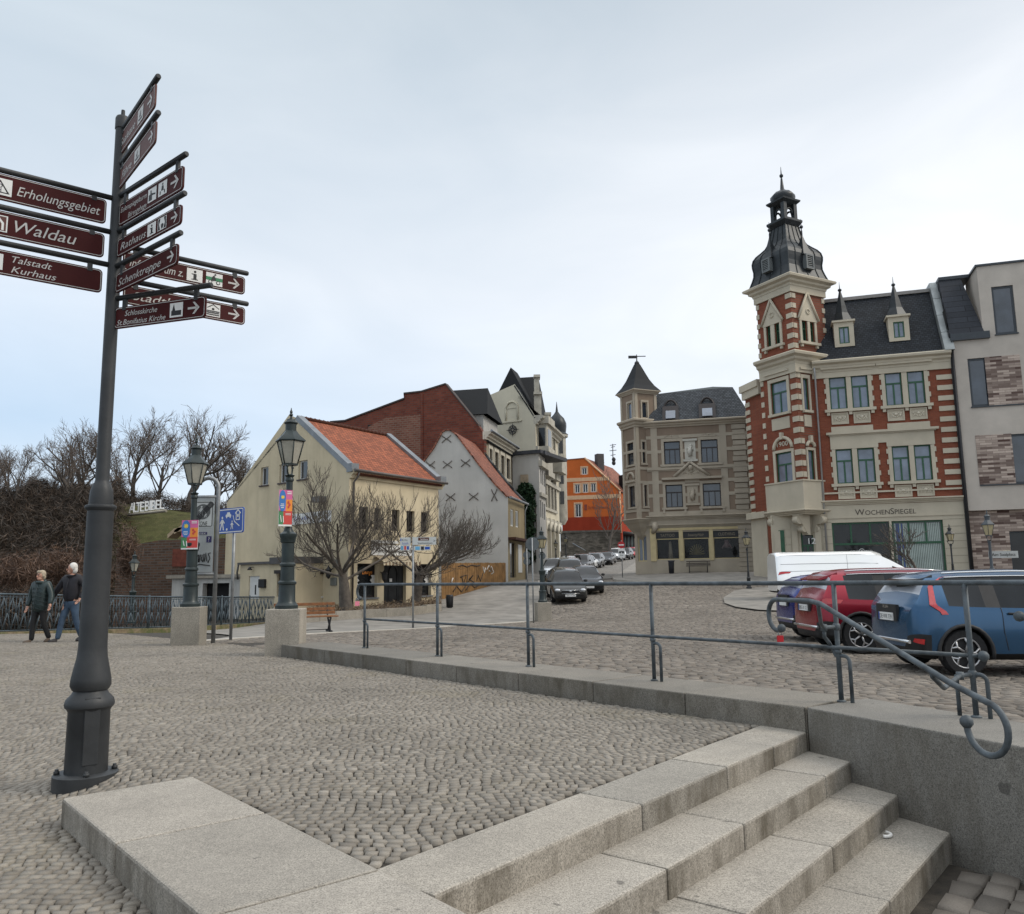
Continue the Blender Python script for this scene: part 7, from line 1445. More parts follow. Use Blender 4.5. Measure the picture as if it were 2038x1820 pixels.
wW = text_geo('W', .56)[2]; w2_ = text_geo('OCHEN', .42)[2]; wS = text_geo('S', .56)[2]; w3_ = text_geo('PIEGEL', .42)[2]; kx = (aE - a) / (wW + w2_ + wS + w3_ + .12)
m = MB(); x = a
for s_, sz in (('W', .50), ('OCHEN', .39), ('S', .50), ('PIEGEL', .39)): w_ = text_geo(s_, sz)[2] * kx; put_text(m, s_, FF.P(x, z, .035), FF.e3, UP, sz, 0, w_, 0); x += w_ + .04 * kx
m.build('shop_lettering', plain('bronze_letters', (.05, .038, .03), .5), rb)
# rusticated ground floor joints, shop glazing
m = MB()
for k in range(9): z = zg + .4 + k * .42; [FF.box(m, *q, z, z + .035, .0, .028) for q in ((0.02, SHP[0][0] - .02), (SHP[1][1] + .02, FF.L - .02)) if z < zs1 + .1]
m.build('masonry_joint', plain('joint_mortar', (.30, .27, .21), .9), rb)  # joint strips in a darker mortar colour
for i, h in enumerate(SHP):
    m = MB(); d = -.2; zt_ = FF.at(1700, 1083)[1]
    FF.box(m, h[0], h[0] + .1, h[2], h[3], d, d + .08); FF.box(m, h[1] - (.02 if i == 0 else .1), h[1], h[2], h[3], d, d + .08); FF.box(m, h[0] + .1, h[1] - .1, h[3] - .1, h[3], d, d + .08); FF.box(m, h[0] + .1, h[1] - .1, zt_ - .06, zt_ + .06, d, d + .09); FF.box(m, h[0] + .1, h[1] - .1, h[2], h[2] + .12, d, d + .08)
    for k in (1, 2): x = h[0] + (h[1] - h[0]) * k / 3; FF.box(m, x - .05, x + .05, zt_ + .06, h[3] - .1, d, d + .085)
    o = m.build('shop_window', M_FGREEN, rb); g_ = MB(); g_.add([FF.P(h[0], h[2], d + .02), FF.P(h[1], h[2], d + .02), FF.P(h[1], h[3], d + .02), FF.P(h[0], h[3], d + .02)], [(0, 1, 2, 3)]); g_.build('pane', M_GLASSD if i == 0 else glass_mat('shop_glass_dim', (.05, .065, .06), .08, .8), o)
    if i == 1:
        c = MB(); n_ = 26
        for k in range(n_): x = h[0] + .15 + (h[1] - h[0] - .3) * k / n_; FF.box(c, x, x + (h[1] - h[0]) / n_ * .62, h[2] + .2, h[3] - .15, d + .022, d + .04, 1 if k in (1, 2, 4) else 0)
        c.build('vertical_blind', [plain('blind_slats', (.34, .40, .37), .8, .12, 2), plain('blue_curtain', (.06, .10, .25), .7)], o)
    else:
        c = MB(); x = (h[0] + h[1]) / 2; zc = zt_ - .42; put_text(c, 'WINGS', FF.P(x - .62, zc - .05, d + .03), FF.e3, UP, .13, 0, .48); put_text(c, 'MIND', FF.P(x + .16, zc - .05, d + .03), FF.e3, UP, .13, 0, .42); c.tube([FF.P(x + .13 * math.cos(t_), zc + .13 * math.sin(t_), d + .03) for t_ in np.linspace(0, 6.283, 13)], .02, 4); c.ball(FF.P(x, zc, d + .03), .06, 6); c.build('window_lettering', M_WHITE, o)
m = MB(); FF.box(m, SHP[0][1], SHP[1][0], zg + .3, zs1, -.25, -.05); FF.box(m, SHP[0][1] + .1, SHP[1][0] - .1, zs1 - .3, zs1, -.05, .0); m.build('green_pilaster', plain('green_shop_post', (.05, .14, .05), .45), rb)
# slate roof with two spired dormers
zr = FF.at(1700, 598, -2.4)[1]; zr = (FF.at(1700, 598, -2.4)[1] + FF.at(1840, 580, -2.4)[1]) / 2; e0, e1 = FF.P(-.6, zE + .3, .1), FF.P(FF.L - .35, zE + .3, .1); t0, t1 = FF.P(-.6, zr, -2.4), FF.P(FF.L - .35, zr, -2.4); roof_quad('slate_roof', M_SLATE, rb, e0, e1, t1, t0, .2)
m = MB(); FF.box(m, -.3, FF.L - .3, zr - .05, zr + .16, -2.6, -2.25); m.build('ridge_band', plain('ridge_zinc_brown', (.24, .225, .21), .6), rb); m = MB(); FF.box(m, -1, FF.L - .3, zE, zr - .1, -9, -2.7); m.build('roof_back', M_ZINCD, rb)
dd = lambda z: .1 - 2.5 * (z - zE - .3) / (zr - zE - .3)
for (u0, v0, u1, v1, vs) in ((1661, 638, 1701, 684, 562), (1770, 627, 1812, 672, 551)):
    r = FF.px(u0, v0, u1, v1); c = (r[0] + r[1]) / 2; hw = (r[1] - r[0]) / 2; z0, z1 = r[2], r[3]; df = dd(z0) + .12; FD = FF
    m = MB(); wall = (c - hw, c + hw, z0, z1); win = (c - hw * .52, c + hw * .52, z0 + .1, z1 - .3)
    for q in ((c - hw, win[0], z0 - .1, z1), (win[1], c + hw, z0 - .1, z1), (win[0], win[1], z1 - .3, z1), (win[0], win[1], z0 - .1, win[2])): FF.box(m, *q, df - 2.4, df)
    FF.box(m, c - hw - .1, c + hw + .1, z1, z1 + .12, df - 2.0, df + .14); dm = m.build('dormer', M_STO, rb)
    window(FF, rb, win, M_FGREEN, M_GLASSL, style='M', fw=.07, d=df - .08, arch=.25)
    zs_ = FF.at((u0 + u1) / 2 + 2, vs + 14, df - .6)[1]; pc = FF.P(c, 0, df - .75); rt = math.atan2(FF.e[1], FF.e[0]) + math.pi / 6
    m = MB(); m.lathe([(hw * 1.32, z1 + .12), (hw * 1.15, z1 + .2), (hw * .72, z1 + .75), (hw * .52, z1 + (zs_ - z1) * .55), (.05, zs_)], (pc[0], pc[1], 0), 6, smooth=False, rot=rt); m.ball((pc[0], pc[1], zs_ + .02), .13, 8, sc=(1, 1, .8)); m.tube([(pc[0], pc[1], zs_), (pc[0], pc[1], zs_ + .55)], [.035, .01], 5); m.build('dormer_spire', M_ZINCD, rb)
m = MB()
for a in (FF.L - .05,):
    for k in range(4): z0, z1 = zE + .3 + (zr + .5 - zE - .3) * k / 4, zE + .3 + (zr + .5 - zE - .3) * (k + 1) / 4; m.hexa([FF.P(a - .28, z0, dd(z0) + .5), FF.P(a + .25, z0, dd(z0) + .5), FF.P(a + .25, z0, dd(z0) - 2), FF.P(a - .28, z0, dd(z0) - 2), FF.P(a - .28, z1 - .02, dd(z1) + .5), FF.P(a + .25, z1 - .02, dd(z1) + .5), FF.P(a + .25, z1 - .02, dd(z1) - 2), FF.P(a - .28, z1 - .02, dd(z1) - 2)])
m.build('fire_parapet', plain('parapet_sheet', (.26, .28, .28), .5, .2, 1.5, 0, .3), rb)
m = MB(); m.tube([FF.P(.12, zE - .1, .45), FF.P(.16, zE - .6, .14), FF.P(.16, zg, .14)], .055, 8); m.build('downpipe', plain('pale_zinc_pipe', (.36, .36, .36), .45, .1, 3, 0, .3), rb)
# ---- tower body
zTop, zC3, zC3b = hT(568), hT(697), hT(722); zOb = hT(1014); SB = H(1589, 955, 49)[2]
z8 = lambda x, y: (1475.3 + x * .2187, 318.4 + y * .2187)
z5 = lambda x, y: (1432.9 + x * .2969, 318.4 + y * .2969)
def rq(F, fn, x0, y0, x1, y1): a, b_ = fn(x0, y0), fn(x1, y1); return F.px(a[0], a[1], b_[0], b_[1])
tl = eq([rq(FL, z8, 232, 1515, 275, 1705), rq(FL, z8, 308, 1485, 357, 1690)]); tr = eq([rq(FR, z8, 548, 1468, 600, 1660), rq(FR, z8, 622, 1480, 665, 1665)])
ol3 = [rq(FL, z6, 345, 55, 455, 272)]; or3 = [rq(FR, z6, 556, 36, 594, 250)]; ol2 = [rq(FL, z6, 380, 530, 490, 768)]; or2 = [rq(FR, z6, 592, 518, 634, 752)]
m = MB(); wall_face(m, FL, [(0, zOb), (FL.L, zOb), (FL.L, zTop), (0, zTop)], tl + ol3 + ol2, .2); wall_face(m, FR, [(0, zOb), (FR.L, zOb), (FR.L, zTop), (0, zTop)], tr + or3 + or2, .2)
for A_, B_ in ((K + dr_ * S_, kb), (kb, K + dl_ * S_)): Fq = Fac(A_, B_); m.add([Fq.P(0, zE), Fq.P(Fq.L, zE), Fq.P(Fq.L, zTop), Fq.P(0, zTop)], [(0, 1, 2, 3)])
m.build('tower_wall', TB[1], rb)
m = MB(); cT = K + (dl_ + dr_) * S_ / 2; m.box((*cT, (zOb + zTop) / 2), (S_ - .6, S_ - .6, zTop - zOb - .2), math.atan2(dr_[1], dr_[0])); m.build('tower_interior', M_INT, rb)
for F, hs in ((FL, tl), (FR, tr)):
    for h in hs: window(F, rb, h, M_FGREEN, M_GLASSD, style='C', fw=.07, d=-.14)
for F, hs, ar in ((FL, ol3, .22), (FR, or3, .2)):
    for h in hs: window(F, rb, h, M_FGREEN, M_GLASSL, style='T' if F is FL else '1', fw=.08, d=-.1, arch=0)
for F, hs in ((FL, ol2), (FR, or2)):
    for h in hs: window(F, rb, h, M_FGREEN, M_GLASSL, style='T' if F is FL else '1', fw=.08, d=-.1)
m = MB()
for F, hs in ((FL, tl), (FR, tr)):   # gabled double window surrounds
    x0, x1 = hs[0][0] - .17, hs[1][1] + .17; zt, zb = hs[0][3], hs[0][2]; c = (x0 + x1) / 2
    for a, b_ in ((x0, hs[0][0]), (hs[0][1], hs[1][0]), (hs[1][1], x1)): F.box(m, a, b_, zb, zt, 0, .07)
    F.box(m, x0 - .05, x1 + .05, zt, zt + .16, 0, .09); zp = H(*z8(265 if F is FL else 605, 1265 if F is FL else 1240), 50)[2]; F.poly(m, [(x0 - .02, zt + .16), (x1 + .02, zt + .16), (c, zp - .12)], 0, .08)
    for sgn in (-1, 1): m.tube([F.P(c + sgn * (x1 - c + .16), zt + .08, .12), F.P(c, zp + .05, .12)], .085, 5)
    m.tube([F.P(c + .15 * math.cos(t_), zt + .62 + .15 * math.sin(t_), .1) for t_ in np.linspace(0, 6.283, 13)], .045, 5); F.box(m, x0 - .15, x1 + .15, zb - .16, zb, 0, .2); F.box(m, x0, x0 + .16, zb - .34, zb - .16, 0, .13); F.box(m, x1 - .16, x1, zb - .34, zb - .16, 0, .13)
for F, h in ((FL, ol3[0]), (FR, or3[0])):
    w = .2 if F is FL else .13; frame_trim(m, F, h, w, .07, .22); F.box(m, h[0] - w - .14, h[1] + w + .1, h[3] + .5, h[3] + .64, 0, .22); F.box(m, h[0] - w, h[1] + w, h[2] - .15, h[2], 0, .2); F.box(m, h[0] - .05, h[1] + .05, h[2] - 1.0, h[2] - .28, 0, .06)
for F, h in ((FL, ol2[0]), (FR, or2[0])):
    w = .18 if F is FL else .12; frame_trim(m, F, h, w, .07, .16); c = (h[0] + h[1]) / 2; R = (h[1] - h[0]) / 2 + w * .4; zc = h[3] + .22
    m.tube([F.P(c - R * math.cos(t_), zc + R * math.sin(t_) * .95, .06) for t_ in np.linspace(0, math.pi, 11)], .11, 6); F.box(m, c - .1, c + .1, zc + R * .8, zc + R * .8 + .42, 0, .2)
for F, x in ((FL, 0), (FL, 1), (FR, 0), (FR, 1)):   # quoins, wrapped round the near edge
    for z0, z1, n_ in ((zC3b - 0, zTop - .35, 8) if 0 else (hT(697), zTop - .3, 6), (SB, hT(735), 10)):
        for k in range(n_):
            z = z0 + (z1 - z0) * (k + .25) / n_; hh = (z1 - z0) / n_ * .48
            if x == (1 if F is FL else 0): a0, a1 = (F.L - .42, F.L + .05) if F is FL else (.0, .36)
            else: a0, a1 = (-.04, .2) if F is FL else (F.L - .2, F.L + .04)
            if F is FR and x == 1 and z0 == SB: continue
            F.box(m, a0, a1, z, z + hh, -.1 if not (F is FR and x == 0) else .0, .05)
m.build('tower_dressing', M_STO, rb)
sq = [K + dl_ * S_, K, K + dr_ * S_, kb]
m = MB(); moulding(m, sq, cornice_prof(zTop, .62, .62), True); moulding(m, sq, [(-.1, zTop - .4), (.12, zTop - .4), (.12, zTop), (-.1, zTop)], True); m.build('tower_cornice', M_STO, rb); m = MB(); moulding(m, sq[:3], cornice_prof(zC3b - .05, .7, .62)); moulding(m, sq[:3], [(-.1, hT(741)), (.14, hT(741)), (.14, zC3b), (-.1, zC3b)]); m.build('tower_cornice', M_STO, rb)
m = MB(); moulding(m, sq[:3], [(-.2, zOb), (.16, zOb), (.18, SB - .1), (.25, SB - .08), (.25, SB), (-.2, SB)]); moulding(m, sq[:3], cornice_prof(zOb - .3, .3, .42)); m.prism([tuple(p) for p in sq], zOb - .28, zOb); m.build('oriel_balcony', M_STO, rb)
m = MB()
for F, a in ((FL, .35), (FL, F.L - .25 if 0 else FL.L - .5), (FR, FR.L * .45)): m.hexa([F.P(a - .22, zOb - 1.5, -.5), F.P(a + .22, zOb - 1.5, -.5), F.P(a + .22, zOb - 1.5, -.7), F.P(a - .22, zOb - 1.5, -.7), F.P(a - .22, zOb - .3, .3), F.P(a + .22, zOb - .3, .3), F.P(a + .22, zOb - .3, -.7), F.P(a - .22, zOb - .3, -.7)]); m.tube([F.P(a - .2, zOb - .62, .1), F.P(a + .2, zOb - .62, .1)], .26, 10); m.tube([F.P(a - .2, zOb - 1.15, -.25), F.P(a + .2, zOb - 1.15, -.25)], .2, 10)
m.build('scroll_bracket', M_STO, rb)
# recessed entrance wall under the oriel
E0, E1 = H(1537, 1100, 51.0)[:2], FF.P(.1, 0)[:2]; FEn = Fac(E0, E1); dh = FEn.px(1595, 1050, 1620, 1138); m = MB(); wall_face(m, FEn, [(0, zg), (FEn.L, zg), (FEn.L, zOb - .2), (0, zOb - .2)], [(dh[0], dh[1], zg + .3, dh[3])], .3)
for a in (dh[0] - .5, dh[1] + .12, .2): FEn.box(m, a, a + .35, zg, zOb - 1.2, 0, .12)
for k in range(8): z = zg + .3 + k * .45; FEn.box(m, .6, dh[0] - .55, z, z + .38, .0, .03)
m.build('entrance_wall', M_STO, rb)
dd_ = window(FEn, rb, (dh[0], dh[1], zg + .32, dh[3]), M_FGREEN, M_GLASSD, style='T', fw=.09, d=-.2); m = MB(); put_text(m, '12', FEn.P(dh[0] + .45, FEn.at(1610, 1077)[1] - .18, .13), FEn.e3, UP, .5, 0, .42); m.build('house_number', M_WHITE, rb)
m = MB(); r = FEn.px(1552, 1056, 1563, 1140); FEn.box(m, r[0], r[1], zg + .2, r[3], 0, .1); m.build('green_column', M_FGREEN, rb)
a, z = FL.at(*z6(420, 475)); m = MB(); put_text(m, '1900', FL.P(a - .45, z - .14, .03), FL.e3, UP, .42, 0, .9, bold=.01); m.build('date_numbers', M_STOP, rb)
# ---- side wing seen left of the tower
W0_, W1_ = H(1489, 900, 54.2)[:2], H(1514, 900, 52.6)[:2]; FW = Fac(W0_, W1_); zw = FW.at(1500, 772)[1]; m = MB(); FW.box(m, 0, FW.L + .8, zg, zw, -4, 0); m.build('side_wing', TB[2], rb); m = MB()
for k in range(16): z = zg + 4.4 + (zw - zg - 4.6) * (k + .2) / 16; FW.box(m, .02, .6, z, z + (zw - zg) / 16 * .36, 0, .06)
FW.box(m, -.25, FW.L + .5, zw - .1, zw + .35, -4, .3); FW.box(m, -.1, FW.L + .5, zw - .6, zw - .1, -4, .2); zo = FW.at(1500, 1022)[1]; FW.box(m, -.2, FW.L + .5, zo - .4, zo, -4, .3); FW.box(m, -.05, FW.L + .3, zg, zo - .4, -3, .05); m.build('side_dressing', M_STO, rb)
# ---- dome
rt = math.atan2(dl_[1], dl_[0]) + math.pi / 4; q2 = math.sqrt(.5)
hw = lambda px: px * 50.9 / FPX
zc0 = zTop + .62; prof = [(hw(84), zc0 - .08), (hw(77), zc0 + .06), (hw(71), hC(556)), (hw(67), hC(546)), (hw(66.5), hC(537)), (hw(68.5), hC(528)), (hw(69), hC(521)), (hw(66.5), hC(513)), (hw(60), hC(506)), (hw(50), hC(499.5)), (hw(41), hC(493)), (hw(36), hC(486)), (hw(32.5), hC(476)), (hw(29), hC(464)), (hw(26.5), hC(454))]
m = MB(); m.lathe(prof, (*cT, 0), 4, smooth=False, rot=rt); dome = m.build('dome', M_ZINCD, rb)
m = MB()
cs = [np.array([math.cos(rt + k * math.pi / 2), math.sin(rt + k * math.pi / 2), 0]) for k in range(4)]
for k in range(4):
    for f in (0, .22, .5, .78):
        dv = cs[k] * (1 - f) + cs[(k + 1) % 4] * f; m.tube([np.array([*cT, z + .015]) + dv * (r + .02) for r, z in prof], .028 if f else .04, 4)
m.build('standing_seam', plain('seam_zinc', (.028, .034, .037), .45, .2, 3, 0, .3), dome)
m = MB(); zl0, zl1 = hC(447), hC(412)
m.lathe([(hw(28), hC(455)), (hw(36), hC(447)), (hw(36), hC(443)), (hw(24), hC(442))], (*cT, 0), 4, smooth=False, rot=rt)
for k in range(4): p = np.array([*cT, 0]) + cs[k] * hw(20.5); m.box((p[0], p[1], (hC(443) + hC(410)) / 2), (.27, .27, hC(410) - hC(443)), math.atan2(dr_[1], dr_[0]))
for k in range(4):
    a, b_ = cs[k] * hw(20.5), cs[(k + 1) % 4] * hw(20.5); c = (a + b_) / 2; e = (b_ - a) / np.linalg.norm(b_ - a); L = np.linalg.norm(b_ - a) / 2
    m.tube([np.array([*cT, hC(430)]) + c - e * (L * .62) * math.cos(t_) + UP * (L * .8) * math.sin(t_) for t_ in np.linspace(0, math.pi, 9)], .07, 5)
m.lathe([(hw(22), hC(413)), (hw(26), hC(411)), (hw(34), hC(406)), (hw(35), hC(403)), (hw(26), hC(402)), (hw(25), hC(400))], (*cT, 0), 4, smooth=False, rot=rt); m.build('lantern', M_ZINCD, rb)
m = MB(); m.lathe([(hw(22), hC(402)), (hw(25.5), hC(396)), (hw(25), hC(391)), (hw(18), hC(385)), (hw(9), hC(381)), (hw(4.2), hC(377)), (hw(2.2), hC(358)), (hw(1.5), hC(353))], (*cT, 0), 8, smooth=True, rot=rt); m.ball((*cT, hC(350)), hw(4.2), 10); m.tube([(*cT, hC(350)), (*cT, hC(332))], [.05, .012], 5); m.build('finial', M_ZINCD, rb, sharp=50)
for F, (x, y0, y1) in ((FL, (240, 905, 1030)), (FR, (598, 870, 1000))):
    u, v0 = z8(x, y0); _, v1 = z8(x, y1); c = F.L / 2; a, z1 = F.at(u, v0, .1); _, z0 = F.at(u, v1, .1); w_ = .34
    m = MB(); F.box(m, a - w_, a - w_ + .1, z0, z1, -1.2, .34); F.box(m, a + w_ - .1, a + w_, z0, z1, -1.2, .34); F.box(m, a - w_ + .1, a + w_ - .1, z1 - .1, z1, -1.2, .34); F.box(m, a - w_ + .1, a + w_ - .1, z0, z0 + .1, -1.2, .34)
    for k in range(6): z = z0 + .14 + (z1 - z0 - .28) * k / 5.5; F.box(m, a - w_ + .1, a + w_ - .1, z, z + .06, .2, .3)
    for s_ in (-1, 1): m.ball(F.P(a + s_ * w_ * .8, z0 - .15, .05), .07, 6)
    lu = m.build('louvre', plain('louvre_zinc', (.13, .14, .14), .5), rb); m = MB(); F.box(m, a - w_ + .1, a + w_ - .1, z0 + .1, z1 - .1, .1, .17); m.build('louvre_dark', M_INT, lu)
    m = MB(); p = F.P(a, 0, -.2); m.lathe([(.66, z1 - .02), (.58, z1 + .06), (.36, z1 + .5), (.22, z1 + .9), (.05, z1 + 1.4), (.05, z1 + 1.75)], (p[0], p[1], 0), 4, smooth=False, rot=rt); m.ball((p[0], p[1], z1 + 2.0), .12, 8); m.tube([(p[0], p[1], z1 + 1.5), (p[0], p[1], z1 + 2.55)], [.04, .012], 5); m.build('louvre_spire', M_ZINCD, rb)

# ================================================================== modern rendered building at the right edge
M_MOD = render_wall('modern_beige_render', (.50, .45, .395), .1, (.85, .85, .85), 120, .2); 
M0 = F1 + dF * .16 + np.array([dF[1], -dF[0]]) * .15; M1 = M0 + dF * 9; FM = Fac(M0, M1); ax_ = math.atan2(FM.e[1], FM.e[0])
M_CLINK = brick('striped_clinker', (.55, .45, .38), (.085, .05, .042), (.20, .15, .13), .62, .13, .008, ax_, .4, mott=.25)
mb_ = thing('modern_building', 'modern beige rendered building with striped brick panels and slate roof slope', 'building', (*M0, tz(*M0)))
z4 = lambda x, y: (1825.6 + x * .3645, 504.2 + y * .3645)
def rm(x0, y0, x1, y1): a, b_ = z4(x0, y0), z4(x1, y1); return FM.px(a[0], a[1], b_[0], b_[1])
zEm = FM.at(*z4(280, 462))[1]; w1 = rm(285, 572, 395, 836); p1 = rm(378, 560, 572, 828); p2 = rm(328, 990, 526, 1262); w2 = rm(508, 985, 640, 1258); zbs = FM.at(*z4(330, 1404))[1]; zb0 = tz(*M0) - .8; wst = rm(415, 178, 535, 440); dr2 = rm(527, 1515, 640, 1850)
xs0 = FM.at(*z4(345, 300))[0]; zst = FM.at(*z4(450, 62))[1]
m = MB(); wall_face(m, FM, [(0, zbs), (9, zbs), (9, zEm), (0, zEm)], [w1, w2], .2); wall_face(m, FM, [(xs0, zEm), (9, zEm), (9, zst), (xs0, zst)], [wst], .15); m.add([FM.P(xs0, zEm), FM.P(xs0, zst), FM.P(xs0, zst, -3), FM.P(xs0, zEm, -3)], [(0, 1, 2, 3)]); FM.box(m, 0, 9, zbs - .01, zbs, -1, 0); m.add([FM.P(0, zb0, 0), FM.P(0, zb0, -9), FM.P(0, zEm, -9), FM.P(0, zEm, 0)], [(0, 1, 2, 3)]); m.build('wall', M_MOD, mb_)
m = MB(); wall_face(m, FM, [(0.1, zb0), (9, zb0), (9, zbs), (0.1, zbs)], [(dr2[0], dr2[1], zb0 + .6, dr2[3])], .4, -.35); m.build('brick_base', M_CLINK, mb_)
for q in (p1, p2): m = MB(); FM.box(m, *q, 0, .03); m.build('brick_panel', M_CLINK, mb_)
m = MB(); FM.box(m, w1[0] - .05, p1[1] + .02, p1[2] - .07, p1[2], 0, .08); FM.box(m, p2[0], w2[1], p2[2] - .07, p2[2], 0, .08); FM.box(m, wst[0] - .05, wst[1] + .05, wst[2] - .07, wst[2], 0, .08); FM.box(m, xs0 - .1, 9, zst, zst + .12, -3, .1); m.build('metal_trim', M_FGREY, mb_)
for h in (w1, w2, wst): window(FM, mb_, h, M_FGREY, M_GLASS, style='1', fw=.12, d=-.1)
window(FM, mb_, (dr2[0], dr2[1], zb0 + .62, dr2[3]), M_FGREY, M_GLASSD, style='1', fw=.1, d=-.55)
zrt = FM.at(*z4(235, 128), -1.6)[1]; roof_quad('slate_slope', tile_mat('slate_bands', (.032, .036, .045), .42, 2.2, var=.15, bump=.35), mb_, FM.P(-.1, zEm + .25, .12), FM.P(xs0 + .05, zEm + .25, .12), FM.P(xs0 - .55, zrt, -1.7), FM.P(-.1, zrt, -1.7), .3)
m = MB(); FM.box(m, -.1, xs0 + .3, zEm - .15, zEm + .26, -.3, .25); FM.box(m, -.1, xs0, zrt - .1, zrt + .1, -5, -1.6); FM.box(m, -.1, 0, zEm, zrt, -5, -1.9); m.build('box_gutter', M_FGREY, mb_)
m = MB(); m.tube([FM.P(-.05, zEm - .2, .12), FM.P(-.05, zb0, .12)], .07, 8); FM.box(m, -.16, .0, zb0, zEm + .5, -1, .02); m.build('downpipe', plain('black_downpipe', (.02, .02, .022), .5), mb_)
m = MB(); r = rm(480, 1622, 514, 1648); FM.box(m, r[0], r[1], r[2], r[3], -.34, -.28); np_ = m.build('number_plate', plain('cream_plate', (.55, .50, .36), .5), mb_); m = MB(); put_text(m, '12', FM.P((r[0] + r[1]) / 2, r[2] + .06, -.276), FM.e3, UP, .26, 0, None, 0, True); m.build('lettering', M_BLACK, np_)
m = MB(); c = H(1997, 1104, 36.2); m.box(c, (62 * 36 / FPX, .03, .3), .1); st = thing('street_name_sign', 'small grey street name plate on the lamp before the striped brick base', 'sign', c); o = m.build('plate', M_SIGNGREY, st); m = MB(); put_text(m, 'Am Saalplatz', c + np.array([0, -.03, -.06]), (math.cos(.1), math.sin(.1), 0), UP, .18, 0, 1.1, 0, True); m.build('lettering', M_BLACK, o)
# ================================================================== bare trees
M_BARK = plain('dark_bark', (.095, .080, .066), .9, .35, 6, .4); M_BARKF = plain('far_bark', (.075, .064, .055), .95, .3, 2); M_TWIG = plain('far_twigs', (.13, .105, .088), .95, .3, 2)
def grow(mb, p, d, L, r, lev, rng, prm, tw=None):
    # one limb as a bent tapering tube, then its children; twigs go to tw
    n = prm['seg'][min(lev, len(prm['seg']) - 1)]; pts = [p.copy()]; q = p.copy(); e = d / np.linalg.norm(d); out = mb if (tw is None or lev < prm['split']) else tw
    for i in range(n):
        e = e + np.array([rng.gauss(0, 1), rng.gauss(0, 1), rng.gauss(0, 1)]) * prm['wig'] + UP * prm['up'][min(lev, len(prm['up']) - 1)] * (i + 1) / n; e /= np.linalg.norm(e); q = q + e * L / n; pts.append(q.copy())
    rs = [r * (1 - (1 - prm['tap']) * i / n) for i in range(n + 1)]; out.tube(pts, rs, (7, 6, 5, 4, 3, 3, 3)[min(lev, 6)], cap=False)
    if lev >= prm['lev']: return
    k = prm['kids'][min(lev, len(prm['kids']) - 1)]
    for c in range(k):
        f = prm['from'][min(lev, len(prm['from']) - 1)]; t_ = f + (1 - f) * (c + rng.random()) / k; i = min(n - 1, int(t_ * n)); w = t_ * n - i; b = pts[i] * (1 - w) + pts[i + 1] * w; ax = pts[i + 1] - pts[i]; ax /= np.linalg.norm(ax)
        a = rng.random() * 6.283 + c * 2.4; s1 = np.cross(ax, [0.3, .2, 1.0] if abs(ax[2]) < .95 else [1, 0, 0]); s1 /= np.linalg.norm(s1); s2 = np.cross(ax, s1); sp = prm['spread'][min(lev, len(prm['spread']) - 1)] * rng.uniform(.7, 1.3)
        nd = ax * math.cos(sp) + (s1 * math.cos(a) + s2 * math.sin(a)) * math.sin(sp); nr = max(prm['rmin'], rs[i] * prm['rr'] * rng.uniform(.7, 1)); grow(mb, b, nd, L * prm['len'][min(lev, len(prm['len']) - 1)] * rng.uniform(.7, 1.2) * (1.15 - .45 * (t_ - f)), nr, lev + 1, rng, prm, tw)
def tree(name, label, p, h, r, prm, seed, bark, twig, group=None):
    rng = random.Random(seed); t_ = thing(name, label, 'tree', p, group); a, b = MB(), MB(); prm = dict(prm); grow(a, np.array(p, float) - UP * .2, np.array([prm.get('lean', 0), 0, 1.0]), h * prm['trunk'], r, 0, rng, prm, b); a.build('trunk', bark, t_); b.build('crown', twig, t_); return t_
# pruned trees in the planter: short stem, wide arching limbs, upright twigs
PR = dict(seg=(4, 7, 6, 4, 3), wig=.10, up=(0, .05, .22, .42, .5), tap=.55, lev=4, kids=(9, 8, 7, 5), spread=(1.02, .6, .7, .5), len=(1.7, .55, .42, .55), rr=.42, rmin=.009, trunk=.36, split=2)
PR['from'] = (.80, .3, .2, .15)
t1 = H(690, 1214, 37); t1[2] = tz(t1[0], t1[1]) + .25; tree('pruned_tree', 'bare pruned tree with thick short trunk at the yellow house corner', t1, 5.3, .34, dict(PR, lean=.05), 11, M_BARK, M_BARK, 'pruned trees before the yellow house')
t2 = H(826, 1207, 41); t2[2] = tz(t2[0], t2[1]) + .25; tree('pruned_tree', 'bare pruned tree before the shop windows, right of the direction sign', t2, 4.9, .27, PR, 23, M_BARK, M_BARK, 'pruned trees before the yellow house')
YT = dict(PR, seg=(5, 5, 4, 3), kids=(8, 6, 5), spread=(.7, .6, .5), len=(.75, .5, .5), up=(0, .15, .2), lev=3, trunk=.5, wig=.13, rmin=.012); YT['from'] = (.35, .2, .2)
p = H(1842, 1160, 40); p[2] = tz(p[0], 40); tree('young_tree', 'small bare street tree before the green striped shop window', p, 4.6, .09, YT, 5, M_BARK, M_BARK)
p = H(1212, 1085, 113); p[2] = tz(p[0], 113); tree('young_tree', 'distant slender bare tree against the orange house', p, 15, .2, dict(YT, rmin=.03, up=(0, .25, .3)), 8, M_BARKF, M_TWIG)
